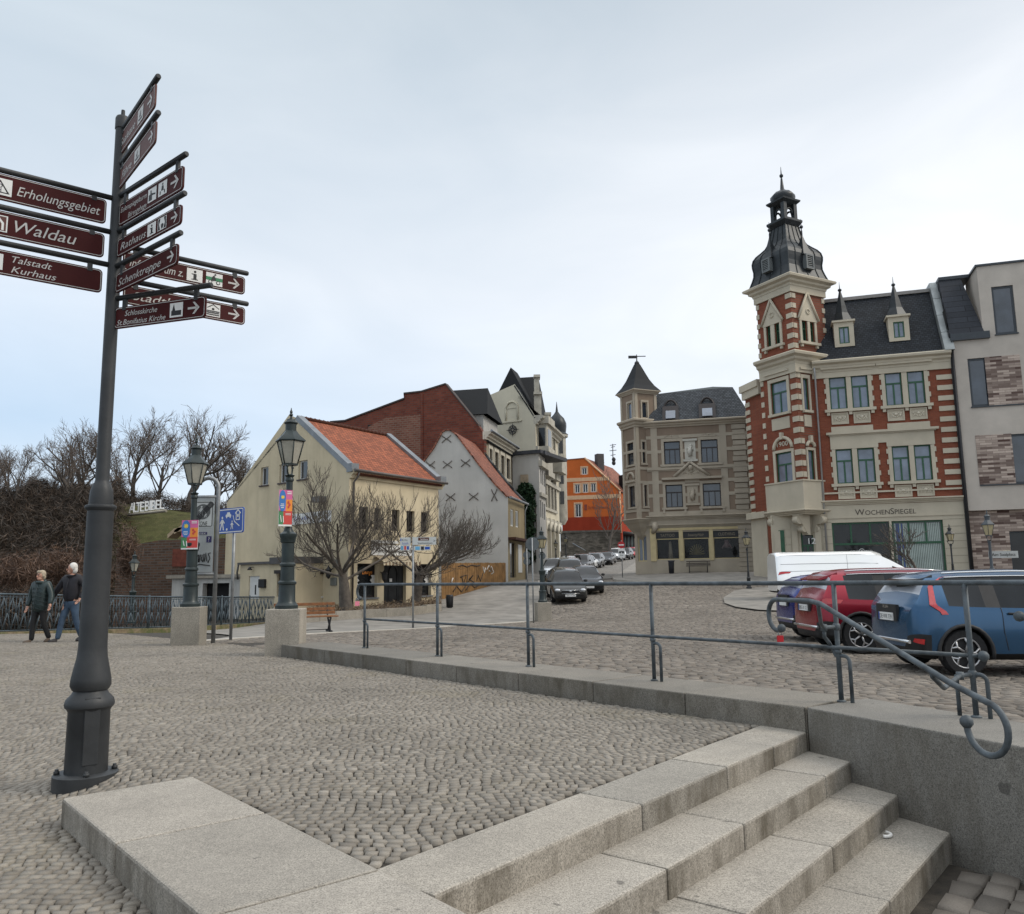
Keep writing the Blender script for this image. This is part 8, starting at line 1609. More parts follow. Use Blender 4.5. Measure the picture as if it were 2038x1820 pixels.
# planter of granite blocks
pf = [GT(u, v)[:2] for u, v in ((602, 1241), (669, 1235.5), (818, 1226.5), (879, 1217))]; pl = thing('raised_planter', 'long low granite planter wall with earth round the pruned trees', 'planter', (*pf[1], tz(*pf[1])))
for a, b in zip(pf[:-1], pf[1:]):
    F = Fac(a, b); n_ = max(2, int(F.L / .95))
    for k in range(n_): m = MB(); z = max(tz(*a), tz(*b)); x0, x1 = F.L * k / n_ + .006, F.L * (k + 1) / n_ - .006; zz = tz(*F.P((x0 + x1) / 2, 0)[:2]) + .36; F.box(m, x0, x1, zz - .8, zz, -.3, 0); m.build('granite_block', M_CONC, pl)
m = MB(); bkp = [YLf + FG.e * (FG.L - 2.2) + FG.n * .1, YC + FG.n * .25 + FE.n * .15, FE.P(FE.L * .6, 0, .2)[:2], FE.P(FE.L, 0, .15)[:2]]; V = []
for a, b in zip(pf, bkp): V += [(*(a + (b - a) * .06), tz(*a) + .31), (*b, tz(*a) + .40)]
m.add(V, [(0, 2, 3, 1), (2, 4, 5, 3), (4, 6, 7, 5)]); m.build('soil', plain('dark_soil', (.085, .062, .042), .95, .4, 5, .6), pl)
M_DRY = leaf_mat('dry_stem', [(0, (.10, .065, .04)), (.6, (.17, .12, .075)), (1, (.24, .18, .11))]); pts = []
for k in range(1500): a = random.random() * 2.99; i = int(a); q = np.array(V[2 * i]) * (1 - a + i) + np.array(V[2 * i + 2]) * (a - i); q2 = np.array(V[2 * i + 1]) * (1 - a + i) + np.array(V[2 * i + 3]) * (a - i); w = random.random() ** 1.5; pts.append(q * (1 - w) + q2 * w + UP * random.random() * .22)
leaves('dry_plants', pts, .12, M_DRY, pl, .12)

# ================================================================== the wooded hill on the left
def hz_(x, y): 
    x = np.asarray(x, float); y = np.asarray(y, float); fr = sst(y - (x + 30) * .12, 51, 71); fade = 1 - sst(x, -19, -9) * .75; return -2.4 + (9.9 * fr + 2.2 * sst(y, 72, 110)) * fade + .5 * np.sin(x * .31) * fr
t = NT('hill_grass'); g1 = t.noise(1.3, 6, .7); M_HILL = t.done(t.mix(t.ramp(t.mth('ADD', t.mth('MULTIPLY', t.n('ShaderNodeSeparateXYZ').outputs[0], 0.0), t.noise(.35, 4)), [(.3, 0.0), (.7, 0.25)]), t.ramp(g1, [(.3, (.05, .044, .022)), (.5, (.075, .080, .032)), (.7, (.12, .105, .05))]), (.05, .038, .028)), .95, t.bump(t.noise(9, 4, .7), .8, .15), 0, .1)
tag(grid_sheet('hillside', np.arange(-110, -7, 1.2), np.arange(44, 130, 1.2), hz_, M_HILL), kind='structure')
HP = dict(seg=(5, 5, 4, 3, 2), wig=.12, up=(0, .10, .12, .08), tap=.5, lev=4, kids=(9, 6, 5, 4), spread=(.62, .6, .55, .6), len=(.75, .55, .5, .55), rr=.5, rmin=.017, trunk=.5, split=2); HP['from'] = (.35, .3, .25, .2)
TV = [tree('bare_tree', 'broad bare tree with many fine twigs behind the white hill letters, widest crown', (0, 0, 0), 12.5, .42, HP, 3, M_BARKF, M_TWIG, 'bare trees on the hill'), tree('bare_tree', 'slimmer bare tree on the hill just right of the finger post', (0, 0, 0), 12, .28, dict(HP, spread=(.45, .5, .5, .6)), 14, M_BARKF, M_TWIG, 'bare trees on the hill'), tree('bare_tree', 'bare forked tree with thin sparse branches beside the yellow gable', (0, 0, 0), 11, .25, dict(HP, kids=(5, 5, 4, 3), spread=(.4, .6, .6, .5)), 31, M_BARKF, M_TWIG, 'bare trees on the hill')]
def hput(o, u, Y, rz, s, dz=-.4): x = (u - 1019) / FPX * Y; o.location = (x, Y, float(hz_(x, Y)) + dz); o.rotation_euler = (0, 0, rz); o.scale = (s,) * 3
hput(TV[0], 372, 74, .3, .93); hput(TV[1], 262, 76, 1.2, .88); hput(TV[2], 492, 78, 2.2, .98)
COMMON = 'bare leafless tree standing in the brown woods of the left hill'
for u, Y, k, rz, s in ((168, 78, 0, 2.0, .86), (205, 80, 1, 4.0, .84), (318, 80, 1, 2.6, .80), (430, 79, 0, 1.1, .66), (462, 76, 1, .4, .6), (118, 76, 1, .9, .56), (60, 80, 0, 4.4, .46), (12, 72, 0, 3.3, .56), (-30, 74, 1, 2, .6), (95, 70, 2, 5, .5), (140, 68, 0, 3.1, .55), (232, 74, 2, 1.4, .72), (30, 66, 1, 2.8, .6)):
    o = dup(TV[k], (0, 0, 0), rz, COMMON); hput(o, u, Y, rz, s)
# brown thicket covering the slope: nobody could count these stems
M_BRUSH = leaf_mat('brush_twig', [(0, (.024, .020, .016)), (.4, (.046, .036, .028)), (.8, (.075, .054, .039)), (1, (.105, .072, .05))]); pts = []
while len(pts) < 90000:
    Y = random.uniform(52, 78); u = random.uniform(-60, 245) if random.random() < .84 else random.uniform(235, 470); x = (u - 1019) / FPX * Y; z0 = float(hz_(x, Y)) if len(pts) % 1 == 0 else 0
    hmax = (2.7 if u < 235 else 1.6) * (.45 + .55 * abs(math.sin(x * .9 + Y * .5) * math.sin(x * .37 + 1))); 
    if 235 <= u and 56 < Y < 71: continue
    for _ in range(5): pts.append((x + random.gauss(0, .5), Y + random.gauss(0, .5), z0 + hmax * random.random() ** .8))
tag(leaves('undergrowth', pts, .42, M_BRUSH, None, .045), 'tangled brown leafless undergrowth covering the left slope', 'undergrowth', None, 'stuff')
M_RED = leaf_mat('russet_twig', [(0, (.06, .036, .025)), (.5, (.095, .056, .037)), (1, (.14, .085, .056))]); pts = []
for k in range(10000):
    c = ((255, 1105, 45, 16, 45), (120, 1130, 44, 60, 35), (30, 1140, 43, 50, 30), (190, 1150, 43, 30, 22))[k % 4]; u = random.gauss(c[0], c[3] * .5); v = random.gauss(c[1], c[4] * .5)
    pts.append(H(u, min(v, 1188), c[2] + random.gauss(0, .6)))
tag(leaves('russet_bushes', pts, .30, M_RED, None, .05), 'russet leafless bushes and brambles below the slope behind the fence', 'bushes', None, 'stuff')
# letters on the slope
lt = thing('hill_letters', 'row of big white standing letters reading ALTE BIBEL on the grassy hill', 'letters', H(292, 1018, 69))
for ch_, u in zip('ALTEBIBEL', (257, 265.5, 271, 278.5, 288.5, 297.5, 301, 309.5, 318)):
    c = H(u, 1021 - (u - 257) * .125, 66.5); m = MB(); put_text(m, ch_, c, (.965, .26, 0), UP, 1.12, 0, {'I': .17, 'A': .40}.get(ch_, .33), 0, False, .012, .12); m.build('letter', plain('white_letter', (.78, .78, .77), .5, .05), lt)
m = MB(); a, b = H(254, 1023.5, 66.6), H(331, 1014.5, 63.5); m.tube([a - UP * .1, b - UP * .1], .12, 4); m.build('plinth_beam', M_CONC, lt)
# old brick retaining wall, coping steps and the white garage
R0, R1 = H(232, 1100, 51)[:2], H(452, 1100, 49)[:2]; F = Fac(R0, R1); rw = thing('old_brick_wall', 'weathered dark brick retaining wall below the grassy slope', 'wall', (*R0, -2)); M_OLDB = brick('old_brown_brick', (.085, .050, .034), (.15, .085, .055), (.13, .105, .085), .5, .16, .03, math.atan2(F.e[1], F.e[0]), .5)
m = MB(); z0, z1 = -2.6, F.at(300, 1076)[1]; F.poly(m, [(0, z0), (F.L, z0), (F.L, F.at(440, 1071)[1]), (F.L * .4, z1), (0, F.at(236, 1090)[1])], -.6, 0); m.build('masonry', M_OLDB, rw); m = MB(); r = F.px(344, 1093, 372, 1128); F.box(m, r[0], r[1], r[2], r[3], 0, .05); m.build('red_patch', plain('red_brick_patch', (.16, .045, .028), .9, .3, 4), rw)
m = MB()
for u0, v0, u1, v1 in ((333, 1072, 346, 1060), (346, 1064, 366, 1049)): a, b = H(u0, v0, 52), H(u1, v1, 52); m.hexa([a, b, b + UP * .25, a + UP * .25] + [p + np.array([.3, .8, 0]) for p in (a, b, b + UP * .25, a + UP * .25)]); m.hexa([b, b + np.array([.7, 0, .1]), b + np.array([.7, 0, .35]), b + UP * .25] + [p + np.array([.3, .8, 0]) for p in (b, b + np.array([.7, 0, .1]), b + np.array([.7, 0, .35]), b + UP * .25)])
m.build('stone_coping', plain('sand_coping', (.36, .28, .19), .9, .2), rw)
G0, G1 = H(342, 1170, 45.2)[:2], H(478, 1170, 44.2)[:2]; F = Fac(G0, G1); ga = thing('white_garage', 'low whitewashed garage with flat roof and dark wide opening', 'garage', (*G0, -1.5)); zt_ = F.at(410, 1151)[1]; op = (F.at(403, 1170)[0], F.at(456, 1170)[0], -1.8, F.at(430, 1161)[1]); m = MB(); wall_face(m, F, [(0, -2.4), (F.L, -2.4), (F.L, zt_), (0, zt_)], [op], .4); m.add([F.P(0, -2.4), F.P(0, zt_), F.P(0, zt_, -4), F.P(0, -2.4, -4)], [(0, 1, 2, 3)]); m.build('wall', render_wall('stained_whitewash', (.58, .57, .54), .7, (.4, .4, .38)), ga)
m = MB(); F.box(m, -.25, F.L + .1, zt_, zt_ + .18, -4, .2); m.build('flat_roof', M_CONC, ga); m = MB(); F.box(m, op[0], op[1], -2.3, op[3] + .3, -3, -.45); m.build('dark_interior', M_INT, ga)

# ================================================================== iron fence along the bridge
FP = [H(u, v, Y) for u, v, Y in ((-170, 1266, 21.5), (0, 1260, 24.6), (345, 1251, 30.4), (545, 1239, 37.5))]; M_FEN = plain('blue_grey_fence_paint', (.062, .083, .098), .5, .35, 8, 0, .2)
fe = thing('bridge_fence', 'long blue-grey iron lattice fence on a mossy stone base behind the couple', 'fence', FP[1]); HT = 1.15
dist = [0] + list(np.cumsum([np.linalg.norm((b - a)[:2]) for a, b in zip(FP[:-1], FP[1:])])); tot = dist[-1]; n_ = int(tot / 1.9)
def fpt(s): i = max(0, min(len(FP) - 2, int(np.searchsorted(dist, s, 'right')) - 1)); w = (s - dist[i]) / (dist[i + 1] - dist[i]); return FP[i] + (FP[i + 1] - FP[i]) * w
for k in range(n_):
    s0, s1 = tot * k / n_, tot * (k + 1) / n_; a, b = fpt(s0), fpt(s1); m = MB(); q = lambda x, z: a + (b - a) * x + UP * (z * HT)
    for z, w in ((.05, .02), (.97, .03), (.90, .012)): m.tube([q(0, z), q(1, z)], w, 4)
    N = 7
    for j in range(18): m.tube([q((j + .5) / 18, .05), q((j + .5) / 18, .97)], .011, 4)
    for j in range(N):
        for z0, z1, o in ((.50, .88, 0), (.08, .50, .5)):
            x = (j + o) / N
            for sg in (-1, 1):
                x1 = x + sg * .5 / N
                if -.01 <= x1 <= 1.01 and -.01 <= x <= 1.01: m.tube([q(x, z1), q(x1, z0)], .017, 4)
    m.build('lattice_panel', M_FEN, fe); m = MB(); m.tube([a - UP * .05, a + UP * (HT + .03)], .03, 6); m.build('post', M_FEN, fe)
m = MB()
for k in range(n_ * 2): a, b = fpt(tot * k / n_ / 2), fpt(tot * (k + 1) / n_ / 2 - .01); t_ = (b - a)[:2] / np.linalg.norm((b - a)[:2]); nn = np.array([t_[1], -t_[0], 0]) * .22; m.hexa([a + nn - UP * .7, b + nn - UP * .7, b - nn - UP * .7, a - nn - UP * .7, a + nn + UP * .02, b + nn + UP * .02, b - nn + UP * .02, a - nn + UP * .02])
t = NT('mossy_sandstone'); M_MOSS = t.done(t.mix(t.ramp(t.noise(1.6, 5, .7), [(.45, 0.0), (.62, 1.0)]), t.ramp(t.noise(5, 4), [(.3, (.12, .09, .05)), (.7, (.27, .21, .13))]), (.085, .10, .03)), .95, t.bump(t.noise(20, 4), .4, .02)); m.build('stone_base', M_MOSS, fe)
m = MB(); a = H(650 - 40, 1215, 33); m.tube([H(562, 1260, 31), H(598, 1213, 33), H(606, 1212, 34)], .025, 6); o = m.build('iron_stair_rail', M_IRON); tag(o, 'thin black sloping stair rail between fence and tall plinth', 'railing')

# ================================================================== the couple
def skin(name, verts, edges, rad, mat, par, sub=1, root=0):
    me = bpy.data.meshes.new('s'); off = np.array(par.location) if par is not None else np.zeros(3); me.from_pydata([tuple(v) for v in verts], edges, []); o = bpy.data.objects.new('s', me); COL.objects.link(o); sm = o.modifiers.new('k', 'SKIN'); sm.use_smooth_shade = True
    for i, r in enumerate(rad): me.skin_vertices[0].data[i].radius = (r, r) if np.isscalar(r) else r
    for i in range(len(verts)): me.skin_vertices[0].data[i].use_root = i == root
    if sub: s_ = o.modifiers.new('u', 'SUBSURF'); s_.levels = sub; s_.render_levels = sub
    m2 = bpy.data.meshes.new_from_object(o.evaluated_get(bpy.context.evaluated_depsgraph_get())); bpy.data.objects.remove(o); bpy.data.meshes.remove(me); m2.materials.clear(); m2.materials.append(mat); r = bpy.data.objects.new(name, m2); COL.objects.link(r); r.parent = par; return r
M_SKIN = plain('skin', (.45, .25, .18), .55, .12, 12)
def person(label, loc, rz, H_, coat, coat_len, trou, shoe, hair, hands, feet, head_yaw, hairlong, bulky):
    # local axes: x to the person's left as seen facing the camera (image right), -y forward
    k = H_ / 1.75; P = lambda *p: np.array(p) * k; r = thing('person', label, 'person', (0, 0, 0)); pel, ch, nk, hd = P(0, 0, .95), P(0, .0, 1.30), P(0, -.01, 1.49), P(0, -.03, 1.60)
    sh = [P(-.19, 0, 1.43), P(.19, 0, 1.43)]; hp = [P(-.10, 0, .92), P(.10, 0, .92)]; el = [P(*h[0]) for h in hands]; wr = [P(*h[1]) for h in hands]; kn = [P(*f[0]) for f in feet]; an = [P(*f[1]) for f in feet]; toe = [P(*f[2]) for f in feet]
    V = [pel, ch, nk, P(0, -.02, 1.555)]; E = [(0, 1), (1, 2), (2, 3)]; R = [.13, .14, .062, .06]
    for s_ in (0, 1):
        b = len(V); V += [sh[s_], el[s_], wr[s_]]; E += [(1, b), (b, b + 1), (b + 1, b + 2)]; R += [.055, .042, .03]; d = wr[s_] - el[s_]; d /= np.linalg.norm(d); pm = wr[s_] + d * .07 * k; V.append(pm); E.append((b + 2, b + 3)); R.append((.036, .02)); sd = np.cross(d, [0, 1, 0]); sd /= np.linalg.norm(sd) + 1e-9
        for f in range(4): c = len(V); L = (.06, .075, .07, .05)[f]; V += [pm + sd * (.024 - .016 * f) + d * .02, pm + sd * (.026 - .017 * f) + d * L + np.array([0, -.02, 0])]; E += [(b + 3, c), (c, c + 1)]; R += [.010, .008]
        c = len(V); V.append(wr[s_] + d * .06 * k + sd * .055 - np.array([0, .02, 0])); E.append((b + 2, c)); R.append(.010)
        b = len(V); V += [hp[s_], kn[s_], an[s_]]; E += [(0, b), (b, b + 1), (b + 1, b + 2)]; R += [.085, .055, .038]
    body = skin('body', V, E, [tuple(x * k for x in q) if not np.isscalar(q) else q * k for q in R], M_SKIN, r)
    # head with brow, nose, chin, ears, eyes
    cy, sy = math.cos(head_yaw), math.sin(head_yaw); hq = lambda x, y, z: hd + np.array([x * cy - y * sy, x * sy + y * cy, z]) * k; m = MB(); m.ball(hq(0, 0, .05), .095 * k, 14, sc=(.82, .98, 1.18)); m.ball(hq(0, -.035, -.03), .062 * k, 10, sc=(.95, 1, .95)); m.ball(hq(0, -.105, .015), .02 * k, 8, sc=(.8, 1.1, 1.3)); m.ball(hq(0, -.09, -.035), .016 * k, 6, sc=(1.6, .5, .4)); [m.ball(hq(s_ * .082, .01, .03), .026 * k, 6, sc=(.5, .8, 1.2)) for s_ in (-1, 1)]; m.build('head', M_SKIN, r)
    m = MB(); [m.ball(hq(s_ * .032, -.088, .045), .009 * k, 6) for s_ in (-1, 1)]; [m.tube([hq(s_ * .015, -.094, .066), hq(s_ * .05, -.082, .066)], .005 * k, 4) for s_ in (-1, 1)]; m.build('eyes', M_BLACK, r)
    m = MB(); m.ball(hq(0, .022, .075), .098 * k, 14, sc=(.93, .98, 1.06)); m.ball(hq(0, .045, .01), .082 * k, 10, sc=(1, .75, 1.1))
    if hairlong: [m.ball(hq(x, y, z), q * k, 8) for x, y, z, q in ((.07, .01, .03, .036), (-.07, .01, .03, .036), (.03, -.05, .125, .045), (-.03, -.05, .125, .045))]
    m.build('hair', hair, r)
    o = .012 * bulky; V = [P(0, 0, coat_len), P(0, 0, 1.12), P(0, .0, 1.32), P(0, 0, 1.46)]; E = [(0, 1), (1, 2), (2, 3)]; R = [(.20 + o, .145 + o), (.185 + o, .14 + o), (.205 + o, .14 + o), (.10, .085)]
    for s_ in (0, 1): b = len(V); V += [sh[s_], el[s_], wr[s_]]; E += [(2, b), (b, b + 1), (b + 1, b + 2)]; R += [.082 + o * .6, .066 + o * .5, .05 + o * .3]
    skin('coat', V, E, [tuple(x * k for x in q) if not np.isscalar(q) else q * k for q in R], coat, r)
    m = MB(); m.tube([P(0, -.165 - o, coat_len - .02), P(0, -.165 - o, 1.2), P(0, -.10, 1.46)], .008 * k, 4); m.tube([P(-.085, -.02, 1.47), P(-.05, -.10, 1.475), P(.05, -.10, 1.475), P(.085, -.02, 1.47), P(.05, .06, 1.50), P(-.05, .06, 1.50), P(-.085, -.02, 1.47)], .028 * k * (1 + .5 * (bulky > 1)), 6)
    if bulky > 1: [m.tube([P(s_ * .02, -.172 - o, z), P(s_ * .20, -.08, z - .07), P(s_ * .23, 0, z - .07)], .007, 4) for z in (1.36, 1.26, 1.16, 1.06, .96, .86) for s_ in (-1, 1)]
    m.build('collar_and_zip', coat, r)
    V = [P(0, 0, .98), P(0, 0, .90)]; E = [(0, 1)]; R = [(.155, .12), (.16, .12)]
    for s_ in (0, 1): b = len(V); V += [hp[s_] - UP * .1 * k, kn[s_], an[s_] - UP * .02]; E += [(1, b), (b, b + 1), (b + 1, b + 2)]; R += [.098, .07, .06]
    skin('trousers', V, E, [tuple(x * k for x in q) if not np.isscalar(q) else q * k for q in R], trou, r)
    for s_ in (0, 1): skin('shoe', [an[s_] - UP * .02, an[s_] * .5 + toe[s_] * .5 - UP * .01, toe[s_]], [(0, 1), (1, 2)], [(.066 * k, .06 * k), (.062 * k, .05 * k), (.055 * k, .034 * k)], shoe, r)
    r.location = tuple(loc); r.rotation_euler = (0, 0, rz); return r
pm_ = G(137, 1279, -.02); pw_ = G(75, 1281, -.02)
person('white-haired man in black jacket and blue jeans walking hand in hand', pm_, -.28, 1.76, plain('black_jacket', (.018, .017, .022), .7, .25, 9), .82, plain('blue_denim', (.045, .075, .12), .8, .3, 8), plain('dark_shoe', (.03, .027, .028), .6), plain('white_hair', (.62, .60, .56), .8, .1), (((-.36, -.04, 1.17), (-.50, -.10, .93)), ((.31, .10, 1.17), (.26, -.04, .96))), (((-.13, -.10, .50), (-.17, -.16, .08), (-.22, -.36, .035)), ((.13, .02, .51), (.19, .16, .12), (.18, .01, .035))), -1.05, False, 1.0)
person('woman with short fair hair in dark green puffer coat and black trousers', pw_, -.2, 1.60, plain('dark_green_puffer', (.022, .036, .036), .4, .3, 14), .72, plain('black_trousers', (.012, .012, .013), .8, .2), plain('brown_shoe', (.085, .06, .042), .7), plain('fair_hair', (.36, .30, .22), .8, .15), (((-.30, .03, 1.14), (-.31, -.06, .88)), ((.31, .0, 1.15), (.36, -.10, .92))), (((-.10, -.08, .50), (-.10, -.10, .08), (-.16, -.30, .035)), ((.12, .0, .51), (.20, .14, .12), (.19, -.02, .035))), -.25, True, 2.0)
# ================================================================== vehicles
M_TYRE = plain('tyre_rubber', (.016, .016, .017), .85, .2, 20, .2); M_RIM = plain('rim_alloy', (.50, .50, .51), .35, .1, 4, 0, .7); M_TRIM = plain('black_plastic_trim', (.018, .018, .019), .6, .2, 10); M_CGLASS = glass_mat('car_glass', (.012, .014, .016), .04, .45); M_LAMPC = plain('clear_lamp', (.55, .57, .60), .15, .1, 20, 0, .3); M_TAIL = plain('red_lamp', (.42, .008, .012), .2, .2, 20, 0, 0, .8, .6); M_CHROME = plain('bright_trim', (.62, .63, .64), .2, .05, 3, 0, .9)
SUV = [(0, .42, .80, .83, .70, .80), (.010, .32, .98, 1.01, .83, .82), (.028, .27, 1.06, 1.13, .925, .78), (.085, .24, 1.05, -.06, 1, .68), (.20, .23, 1.02, -.01, 1, .68), (.40, .22, .99, 0, 1, .70), (.54, .22, .97, -.03, 1, .70), (.61, .22, .96, -.10, 1, .68), (.745, .22, .95, 1.00, 1, .74), (.90, .22, .87, .92, .965, .78), (.965, .24, .76, .80, .91, .78), (1, .34, .60, .63, .80, .74)]
SEDAN = [(0, .40, .78, .81, .86, .82), (.015, .28, .90, .94, .94, .84), (.06, .25, .94, .99, .98, .78), (.14, .22, .95, 1.02, 1, .74), (.27, .22, .94, -.06, 1, .64), (.42, .21, .92, 0, 1, .66), (.54, .21, .91, -.03, 1, .66), (.60, .21, .91, -.12, 1, .64), (.74, .21, .89, .93, 1, .74), (.90, .21, .78, .83, .96, .78), (.965, .22, .66, .70, .90, .78), (1, .30, .52, .55, .80, .74)]
VAN = [(0, .45, 1.30, -.10, .95, .80), (.01, .38, 1.32, -.03, .985, .84), (.05, .34, 1.34, 0, 1, .86), (.45, .32, 1.36, 0, 1, .86), (.66, .32, 1.36, 0, 1, .86), (.70, .32, 1.34, -.05, 1, .84), (.735, .32, 1.32, -.14, 1, .82), (.93, .32, 1.18, 1.27, 1, .80), (.97, .34, 1.02, 1.10, .96, .78), (.99, .38, .82, .88, .90, .76), (1, .44, .64, .68, .84, .74)]
def make_car(label, L, W_, H_, wb, wr, prof, paint, group=None, rear=False, front=False, kind='suv', plate=None, name='parked_car', cat='car', tail='std', win=(.125, .70), glassT=None):
    c = thing(name, label, cat, (0, 0, 0), group); T = np.array([p[0] for p in prof])
    roof = [p[3] if p[3] > .3 else H_ + p[3] for p in prof]; cols = [[p[1] for p in prof], [p[2] for p in prof], roof, [p[4] for p in prof], [p[5] for p in prof]]
    def ev(arr, t): # monotone-ish hermite
        a = np.array(arr); i = int(np.clip(np.searchsorted(T, t, 'right') - 1, 0, len(T) - 2)); h = T[i + 1] - T[i]; s_ = (t - T[i]) / h; sl = np.diff(a) / np.diff(T); m_ = lambda j: 0.0 if j <= 0 or j >= len(T) - 1 or sl[j - 1] * sl[j] <= 0 else 2 * sl[j - 1] * sl[j] / (sl[j - 1] + sl[j]); m0, m1 = (sl[0] if i == 0 else m_(i)), (sl[-1] if i == len(T) - 2 else m_(i + 1)); return a[i] * (2 * s_ ** 3 - 3 * s_ ** 2 + 1) + h * m0 * (s_ ** 3 - 2 * s_ ** 2 + s_) + a[i + 1] * (-2 * s_ ** 3 + 3 * s_ ** 2) + h * m1 * (s_ ** 3 - s_ ** 2)
    def ring(t):
        zb, be, rf, wm, wt = [float(ev(a, t)) for a in cols]; w = wm * W_ / 2; r = min(wt * W_ / 2, w * .97); g = np.clip((rf - be) / .35, 0, 1); bw = w * .955
        return np.array([(0, zb), (w * .82, zb), (w * .965, zb + .10), (w, zb + (be - zb) * .45), (w * .99, be - .10), (bw, be), (bw + (r - bw) * (.9 * g + .35 * (1 - g)), be + (rf - be) * (.82 if g > .3 else .6)), (r * .80 * g + bw * .5 * (1 - g), rf - .012), (0, rf + .012)])
    def S(t, k, side=1, off=0.0):
        R = ring(t); i = int(min(k, 7.999)); f = k - i; y, z = R[i] * (1 - f) + R[i + 1] * f; n = (R[i + 1] - R[i]); n = np.array([n[1], -n[0]]) / (np.linalg.norm(n) + 1e-9); return np.array([t * L - L / 2, side * (y + n[0] * off), z + n[1] * off])
    ts = sorted(set(list(np.round(np.concatenate([np.linspace(T[i], T[i + 1], 5) for i in range(len(T) - 1)]), 4)) + [win[0], win[1]])); N = 17; V = []
    for t_ in ts: R = ring(t_); x = t_ * L - L / 2; V += [(x, y, z) for y, z in R] + [(x, -y, z) for y, z in R[7:0:-1]]
    N = 16; Fs = []; mi = []; nT = len(ts); ws0, ws1 = [(p[0]) for p in prof][-5 if kind != 'van' else -5], [(p[0]) for p in prof][-4]
    rw0, rw1 = prof[2][0], prof[3][0]
    if kind == 'sedan': rw0, rw1 = prof[3][0], prof[4][0]
    for i in range(nT - 1):
        tm = (ts[i] + ts[i + 1]) / 2
        for j in range(N):
            q = j if j < 8 else 15 - j; m_ = 0
            if q in (0, 1) or (q == 2 and kind == 'suv' and (tm < .05 or tm > .97)): m_ = 1
            if q == 5 and win[0] < tm < win[1] and ev(cols[2], tm) - ev(cols[1], tm) > .22: m_ = 1 if any(abs(tm - x) < .010 for x in (.285, .47)) and kind != 'van' else 4
            if q in (6, 7) and ws0 + .004 < tm < ws1 - .004: m_ = 2
            if q in (6, 7) and rw0 + .008 < tm < rw1 - .012 and kind != 'van': m_ = 3
            Fs.append((i * N + j, i * N + (j + 1) % N, (i + 1) * N + (j + 1) % N, (i + 1) * N + j)); mi.append(m_)
    Fs += [tuple(range(N - 1, -1, -1)), tuple((nT - 1) * N + j for j in range(N))]; mi += [0, 0]
    me = bpy.data.meshes.new('b'); me.from_pydata(V, [], [f[::-1] for f in Fs]); mats = [paint, M_TRIM, M_CGLASS, M_CGLASS, M_CGLASS]
    for q in mats: me.materials.append(q)
    me.polygons.foreach_set('material_index', mi); me.polygons.foreach_set('use_smooth', [True] * len(Fs)); bm = bmesh.new(); bm.from_mesh(me); bmesh.ops.recalc_face_normals(bm, faces=bm.faces); bm.to_mesh(me); bm.free(); o = bpy.data.objects.new('b', me); COL.objects.link(o)
    xr = -L / 2 + L * (.168 if kind != 'van' else .22); xf = xr + wb; cu = MB()
    for x in (xr, xf):
        for s_ in (1, -1): cu.tube([(x, s_ * (W_ / 2 - .28), wr), (x, s_ * (W_ / 2 + .1), wr)], wr + .055, 22, 1, True, False)
    co = cu.build('c', mats); bm = bmesh.new(); bm.from_mesh(co.data); bmesh.ops.recalc_face_normals(bm, faces=bm.faces); bm.to_mesh(co.data); bm.free(); b = o.modifiers.new('x', 'BOOLEAN'); b.operation = 'DIFFERENCE'; b.object = co; b.solver = 'EXACT'
    m2 = bpy.data.meshes.new_from_object(o.evaluated_get(bpy.context.evaluated_depsgraph_get())); bpy.data.objects.remove(o); bpy.data.objects.remove(co)
    vs = np.array([v.co for v in m2.vertices]); pol = [(tuple(p.vertices), p.material_index, p.center.y) for p in m2.polygons]
    for nm, test in (('body', lambda m_, y: m_ == 0), ('lower_trim', lambda m_, y: m_ == 1), ('windscreen', lambda m_, y: m_ == 2), ('rear_window', lambda m_, y: m_ == 3), ('side_window', lambda m_, y: m_ == 4 and y > 0), ('side_window', lambda m_, y: m_ == 4 and y < 0)):
        fs = [f for f, m_, y in pol if test(m_, y)]
        if not fs: continue
        us = sorted({i for f in fs for i in f}); ix = {v: i for i, v in enumerate(us)}; mm = bpy.data.meshes.new(nm); mm.from_pydata([tuple(vs[v]) for v in us], [], [tuple(ix[i] for i in f) for f in fs]); mm.materials.append({'body': paint, 'lower_trim': M_TRIM}.get(nm, glassT if (glassT and nm == 'rear_window') else M_CGLASS)); mm.polygons.foreach_set('use_smooth', [True] * len(fs)); mm.update(); mm.set_sharp_from_angle(angle=math.radians(38)); ob = bpy.data.objects.new(nm, mm); COL.objects.link(ob); ob.parent = c
    bpy.data.meshes.remove(m2)
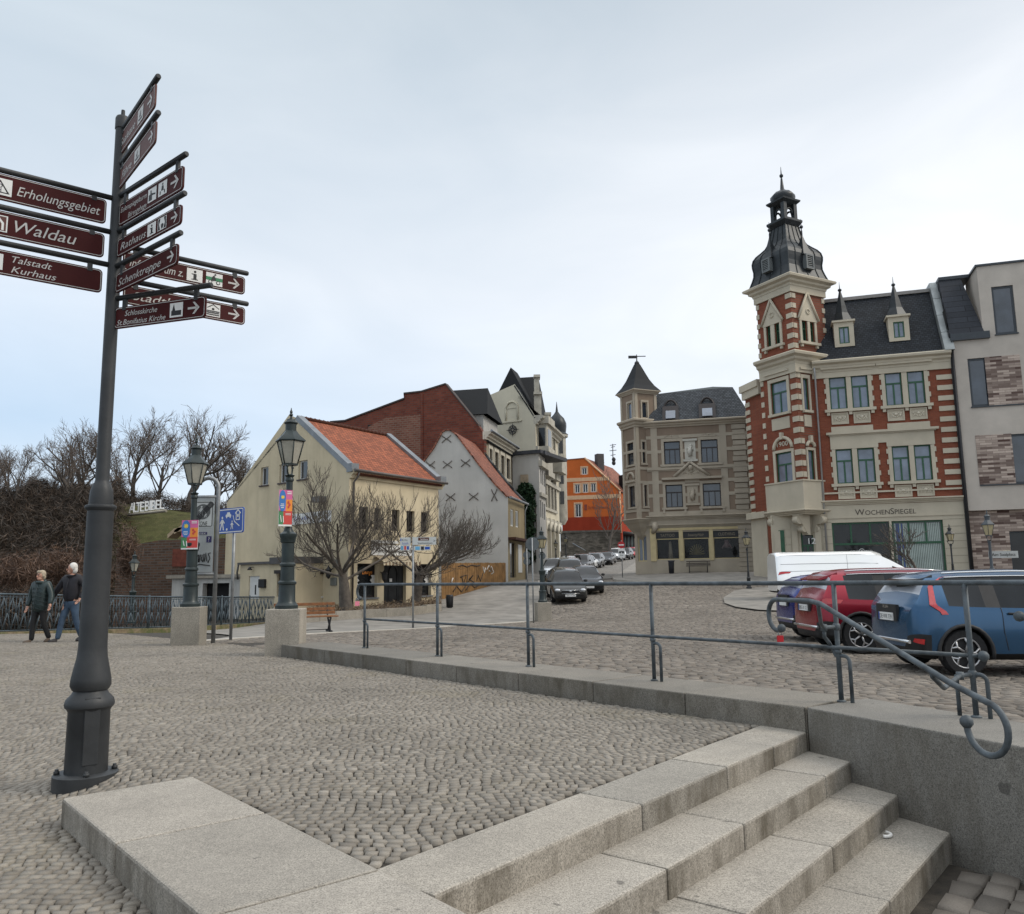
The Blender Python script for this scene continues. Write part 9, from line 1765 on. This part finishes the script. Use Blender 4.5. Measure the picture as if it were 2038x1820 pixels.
    for x in (xr, xf):
        for s_ in (1, -1):
            y = s_ * (W_ / 2 - .13); m = MB(); k = 24; pr = [(wr * .66, -.10), (wr * .93, -.105), (wr, -.07), (wr, .07), (wr * .93, .105), (wr * .66, .10)]; Vt = [(x + r * math.cos(2 * math.pi * j / k), y + d, wr + r * math.sin(2 * math.pi * j / k)) for r, d in pr for j in range(k)]; m.add(Vt, [(i * k + j, i * k + (j + 1) % k, (i + 1) * k + (j + 1) % k, (i + 1) * k + j) for i in range(5) for j in range(k)], 0, True); w_ = m.build('wheel', M_TYRE, c, sharp=40)
            m = MB(); yo = y + s_ * .085; m.add([(x + wr * .66 * math.cos(2 * math.pi * j / k), yo - s_ * .05, wr + wr * .66 * math.sin(2 * math.pi * j / k)) for j in range(k)], [tuple(range(k))], 1); m.tube([(x + wr * .65 * math.cos(a), yo, wr + wr * .65 * math.sin(a)) for a in np.linspace(0, 6.2832, 25)], .017, 5, 0)
            for q in range(5): a = q * 1.2566 + .4 * (x > 0); [m.tube([(x + .03 * math.cos(a), yo, wr + .03 * math.sin(a)), (x + wr * .42 * math.cos(a), yo, wr + wr * .42 * math.sin(a)), (x + wr * .64 * math.cos(a + d), yo, wr + wr * .64 * math.sin(a + d))], [.022, .017, .017], 5, 0) for d in (-.3, .3)]
            m.ball((x, yo, wr), .04, 8, 1); m.build('rim', [M_RIM, M_TRIM], w_)
    def patch(nm, mat, pts, side, off=.012, n=6):   # four (t, k) corners laid on the body skin
        m = MB(); P = []; 
        for i in range(n + 1):
            for j in range(n + 1): a = [np.array(p) for p in pts]; q = (a[0] * (1 - i / n) + a[1] * (i / n)) * (1 - j / n) + (a[3] * (1 - i / n) + a[2] * (i / n)) * (j / n); P.append(S(q[0], q[1], side, off))
        m.add(P, [(i * (n + 1) + j, (i + 1) * (n + 1) + j, (i + 1) * (n + 1) + j + 1, i * (n + 1) + j + 1) for i in range(n) for j in range(n)], 0, True); return m.build(nm, mat, c)
    for s_ in (1, -1):
        if front or not rear: m = MB(); m.ball((L / 2 - .10, s_ * W_ * .355, .70 if kind != 'van' else .9), .12, 10, 0, (.9, 1.25, .62)); m.build('headlight', M_LAMPC, c)
        if rear or kind == 'van':
            if tail == 'boomerang':
                for a, b_ in (((.175, 6.35), (.075, 5.75)), ((.075, 5.75), (.060, 5.0)), ((.060, 5.0), (.095, 3.9))): patch('taillight', M_TAIL, [a, b_, (b_[0] + .022, b_[1] + .02), (a[0] + .02, a[1] + .16)], s_, .014)
                patch('reflector', M_TAIL, [(.008, 2.42), (.034, 2.42), (.036, 2.72), (.010, 2.72)], s_)
            else: patch('taillight', M_TAIL, [(.008, 3.9), (.085, 4.05), (.10, 4.75), (.02, 5.0)], s_)
        m = MB()
        for t_, k0, k1 in ((.30 if kind != 'van' else .36, 1.8, 5), (.49, 1.6, 6), (.705, 1.8, 5)): m.tube([S(t_ + .012 * max(0, 3.2 - k) * (t_ < .4), k, s_, .002) for k in np.linspace(k0, k1, 8)], .006, 4)
        if kind == 'van': [m.tube([S(t_, k, s_, .003) for t_ in np.linspace(.03, .70, 6)], .009, 4) for k in (5.0, 5.45, 6.0)]
        m.build('door_gap', M_TRIM, c)
        for t_ in ((.34, .54) if kind != 'van' else ()): m = MB(); m.tube([S(t_ - .022, 4.1, s_, .02), S(t_ + .022, 4.1, s_, .02)], .018, 5); m.build('door_handle', M_TRIM, c)
        for x in (xr, xf): m = MB(); m.tube([(x + (wr + .06) * math.cos(a), s_ * (W_ / 2 * (.985 if kind == 'suv' else .97)), wr + (wr + .06) * math.sin(a)) for a in np.linspace(-.25, math.pi + .25, 15)], .03 if kind == 'suv' else .012, 6); m.build('wheel_arch', M_TRIM if kind == 'suv' else paint, c)
        m = MB(); p = S(.70 if kind != 'van' else .80, 5.15, s_, .12); m.ball(p, .11, 8, 0, (.7, 1, .7)); m.build('mirror', M_TRIM, c)
        if kind == 'van': patch('side_window', M_CGLASS, [(.795, 5.0), (.90, 5.0), (.87, 5.42), (.795, 5.5)], s_)
        if kind == 'suv': m = MB(); m.tube([S(t_, 6.55, s_, .035) for t_ in np.linspace(.14, .56, 8)], .016, 5); m.build('roof_rail', M_CHROME, c)
        if kind == 'suv' and rear: m = MB(); m.tube([S(t_, 6.02, s_, .012) for t_ in np.linspace(.14, .66, 10)], .012, 4); m.build('window_trim', M_CHROME, c)
    if rear:
        x = -L / 2 - .015; m = MB(); m.box((x + .015, 0, .92), (.05, W_ * .40, .26)); m.build('plate_recess', M_TRIM, c); m = MB(); m.box((x - .015, 0, .86), (.02, .52, .12)); pl = m.build('number_plate', M_WHITE, c); m = MB()
        if plate: put_text(m, plate, (x - .027, .21, .825), (0, -1, 0), UP, .10, 0, .44)
        m.add([(x - .0265, .26, .80), (x - .0265, .22, .80), (x - .0265, .22, .92), (x - .0265, .26, .92)], [(0, 1, 2, 3)], 1); m.build('lettering', [M_BLACK, M_BLUE], pl)
        if tail == 'boomerang': m = MB(); put_text(m, 'KIA', (x - .012, .10, .99), (0, -1, 0), UP, .075, 0, .2); m.build('rear_badge', M_CHROME, c)
        m = MB(); m.tube([(x + .02, y, .50 + .0 * y) for y in np.linspace(-W_ * .38, W_ * .38, 5)], .03, 5); m.build('bumper_strip', M_CHROME, c)
        m = MB(); t_ = prof[3][0]; a = S(t_, 6.4, 1), S(t_, 6.4, -1); m.hexa([a[0] + np.array([.1, 0, -.03]), a[1] + np.array([.1, 0, -.03]), a[1] + np.array([-.26, .06, -.10]), a[0] + np.array([-.26, -.06, -.10]), a[0] + np.array([.1, 0, .05]), a[1] + np.array([.1, 0, .05]), a[1] + np.array([-.26, .06, -.07]), a[0] + np.array([-.26, -.06, -.07])]); m.build('spoiler', paint if tail != 'boomerang' else plain('gloss_black_paint', (.012, .012, .014), .15, .1, 3, 0, 0, .6), c)
        m = MB(); p = S(prof[2][0] + .02, 8, 1); m.tube([p + np.array([-.03, 0, .03]), p + np.array([.0, -.35, .05])], .012, 4); m.build('wiper', M_TRIM, c)
    else:
        x = L / 2; m = MB(); m.box((x - .02, 0, .62), (.06, W_ * .50, .17)); gr = m.build('grille', M_TRIM, c); m = MB(); [m.tube([(x + .015, -W_ * .25, z), (x + .02, 0, z), (x + .015, W_ * .25, z)], .014, 4) for z in (.70, .54)]; m.ball((x + .02, 0, .655), .05, 8, 0, (.3, 1.5, .8)); m.build('chrome_frame', M_CHROME, gr)
        m = MB(); m.box((x - .03, 0, .40), (.06, W_ * .72, .12)); m.build('lower_grille', M_TRIM, c); m = MB(); m.box((x + .012, 0, .44), (.02, .52, .11)); pl = m.build('number_plate', M_WHITE, c)
        if plate: m = MB(); put_text(m, plate, (x + .024, -.20, .41), (0, 1, 0), UP, .09, 0, .42); m.build('lettering', M_BLACK, pl)
    return c
def paint(name, col, rough=.28): return plain(name, tuple(x * 1.5 for x in col), .24, .06, .6, 0, .55, .5, .35)
def put_car(c, pos, ang, scale=1): c.location = tuple(pos); c.rotation_euler = (0, 0, ang)
ROW = 'cars parked along the climbing street'
def street_ang(y): a = kerb_x(y - 1.5); b = kerb_x(y + 1.5); return math.atan2(-3.0, a - b)
def street_car(label, u, v, Y, args, pc, da=0.0, plate=None, group=ROW):
    c = make_car(label, *args, pc, group, False, True, args_kind(args), plate); p = H(u, v, Y); z = tz(p[0], p[1]); sl_ = (tz(p[0], p[1] + 1.3) - tz(p[0], p[1] - 1.3)) / 2.6; put_car(c, (p[0], p[1], z), street_ang(Y) + da); c.rotation_mode = 'XYZ'; c.rotation_euler = (0, math.atan(sl_), street_ang(Y) + da); return c
A_SUV = (4.4, 1.80, 1.60, 2.63, .335, SUV); A_SED = (4.5, 1.80, 1.44, 2.68, .32, SEDAN); A_BIG = (4.65, 1.88, 1.66, 2.8, .36, SUV)
def args_kind(a): return 'sedan' if a[5] is SEDAN else 'suv'
DK = paint('dark_brown_grey_paint', (.030, .030, .029)); BK = paint('black_car_paint', (.012, .012, .014)); SV = paint('silver_paint', (.36, .37, .38)); WT = paint('white_car_paint', (.62, .63, .63)); GY = paint('mid_grey_paint', (.10, .105, .11)); RD = paint('dark_red_paint', (.28, .03, .04))
street_car('dark grey estate car with bright grille, front one of the row beside the plinth', 1127, 1226, 43.5, A_SUV, DK, .06, 'BBG-R 204')
street_car('black car just behind and right of the front dark grey estate', 1166, 1216, 47.5, A_SED, BK, .02)
street_car('dark car with roof rails showing only its windscreen above the front estate', 1135, 1200, 52.5, A_SUV, GY)
street_car('silver estate car left of the dark car, behind the lamp plinth', 1106, 1180, 58, A_SUV, SV, .0)
street_car('small silver hatchback parked at the foot of the climb', 1131, 1143, 73, A_SED, SV)
street_car('big black car with dark grille climbing behind the silver hatchback', 1158, 1140, 79, A_BIG, BK)
street_car('white car half hidden behind the big black car', 1168, 1137, 85, A_SED, WT)
street_car('light grey car in the middle of the climbing row', 1184, 1131, 91, A_SUV, GY)
street_car('glossy black saloon following the light grey car uphill', 1208, 1124, 97, A_SED, BK)
street_car('white compact car behind the black saloon', 1228, 1119, 103, A_SUV, WT)
street_car('dark car behind the white compact near the no entry sign', 1244, 1115, 109, A_SUV, DK)
street_car('red car near the top of the parked row', 1256, 1111, 115, A_SED, RD)
street_car('white car last at the top of the parked row', 1266, 1107, 121, A_SUV, WT)
GRP = 'cars parked on the square behind the railing'; h = math.radians(-1); hx = np.array([math.cos(h), math.sin(h)]); hl_ = np.array([-hx[1], hx[0]])
def square_car(label, wheel, args, pc, plate, tail, gl=None, yaw=h, fixed=None):
    hx = np.array([math.cos(yaw), math.sin(yaw)]); hl_ = np.array([-hx[1], hx[0]]); c = make_car(label, *args, pc, GRP, True, False, args_kind(args), plate, tail=tail, glassT=gl); L, W_, wb = args[0], args[1], args[3]; xr = -L / 2 + L * .168; p = np.array(wheel[:2]) - hx * xr + hl_ * (W_ / 2 - .12); put_car(c, (*p, tz(*wheel[:2])), yaw)
LG = plain('painted_reflection_glass', (.42, .44, .48), .15, .1, 2)  # pale base colour paints the sky's reflection onto the rear windows
square_car('blue SUV with boomerang red taillight and black spoiler, nearest the railing', GT(1921, 1346), (4.42, 1.84, 1.57, 2.72, .345, SUV), paint('steel_blue_paint', (.019, .058, .115)), 'DE·WR 739', 'boomerang', LG)
square_car('red SUV parked between the blue SUV and the violet blue car', GT(1714, 1302), (4.5, 1.85, 1.62, 2.68, .36, SUV), paint('cherry_red_paint', (.17, .006, .016)), 'BBG K 12', 'std', LG)
vp = GT(1714, 1302); vw = np.array([H(1650, 1270, vp[1] + 2.7)[0], vp[1] + 2.7]); square_car('violet blue car with pale rear window, farthest of three parked rears', vw, (4.3, 1.8, 1.52, 2.6, .34, SUV), paint('violet_blue_paint', (.009, .018, .13)), None, 'std', LG)
vn = make_car('white high-roofed delivery van parked beyond the red and violet cars', 6.6, 2.0, 2.24, 3.7, .34, VAN, paint('white_van_paint', (.70, .70, .67), .35), None, False, True, 'van', None, 'delivery_van', 'van', win=(.8, .8)); p0 = H(1547, 1160, 38.5); put_car(vn, (p0[0] + 3.42, 39.4, tz(p0[0] + 2.8, 39.4)), math.radians(-4))
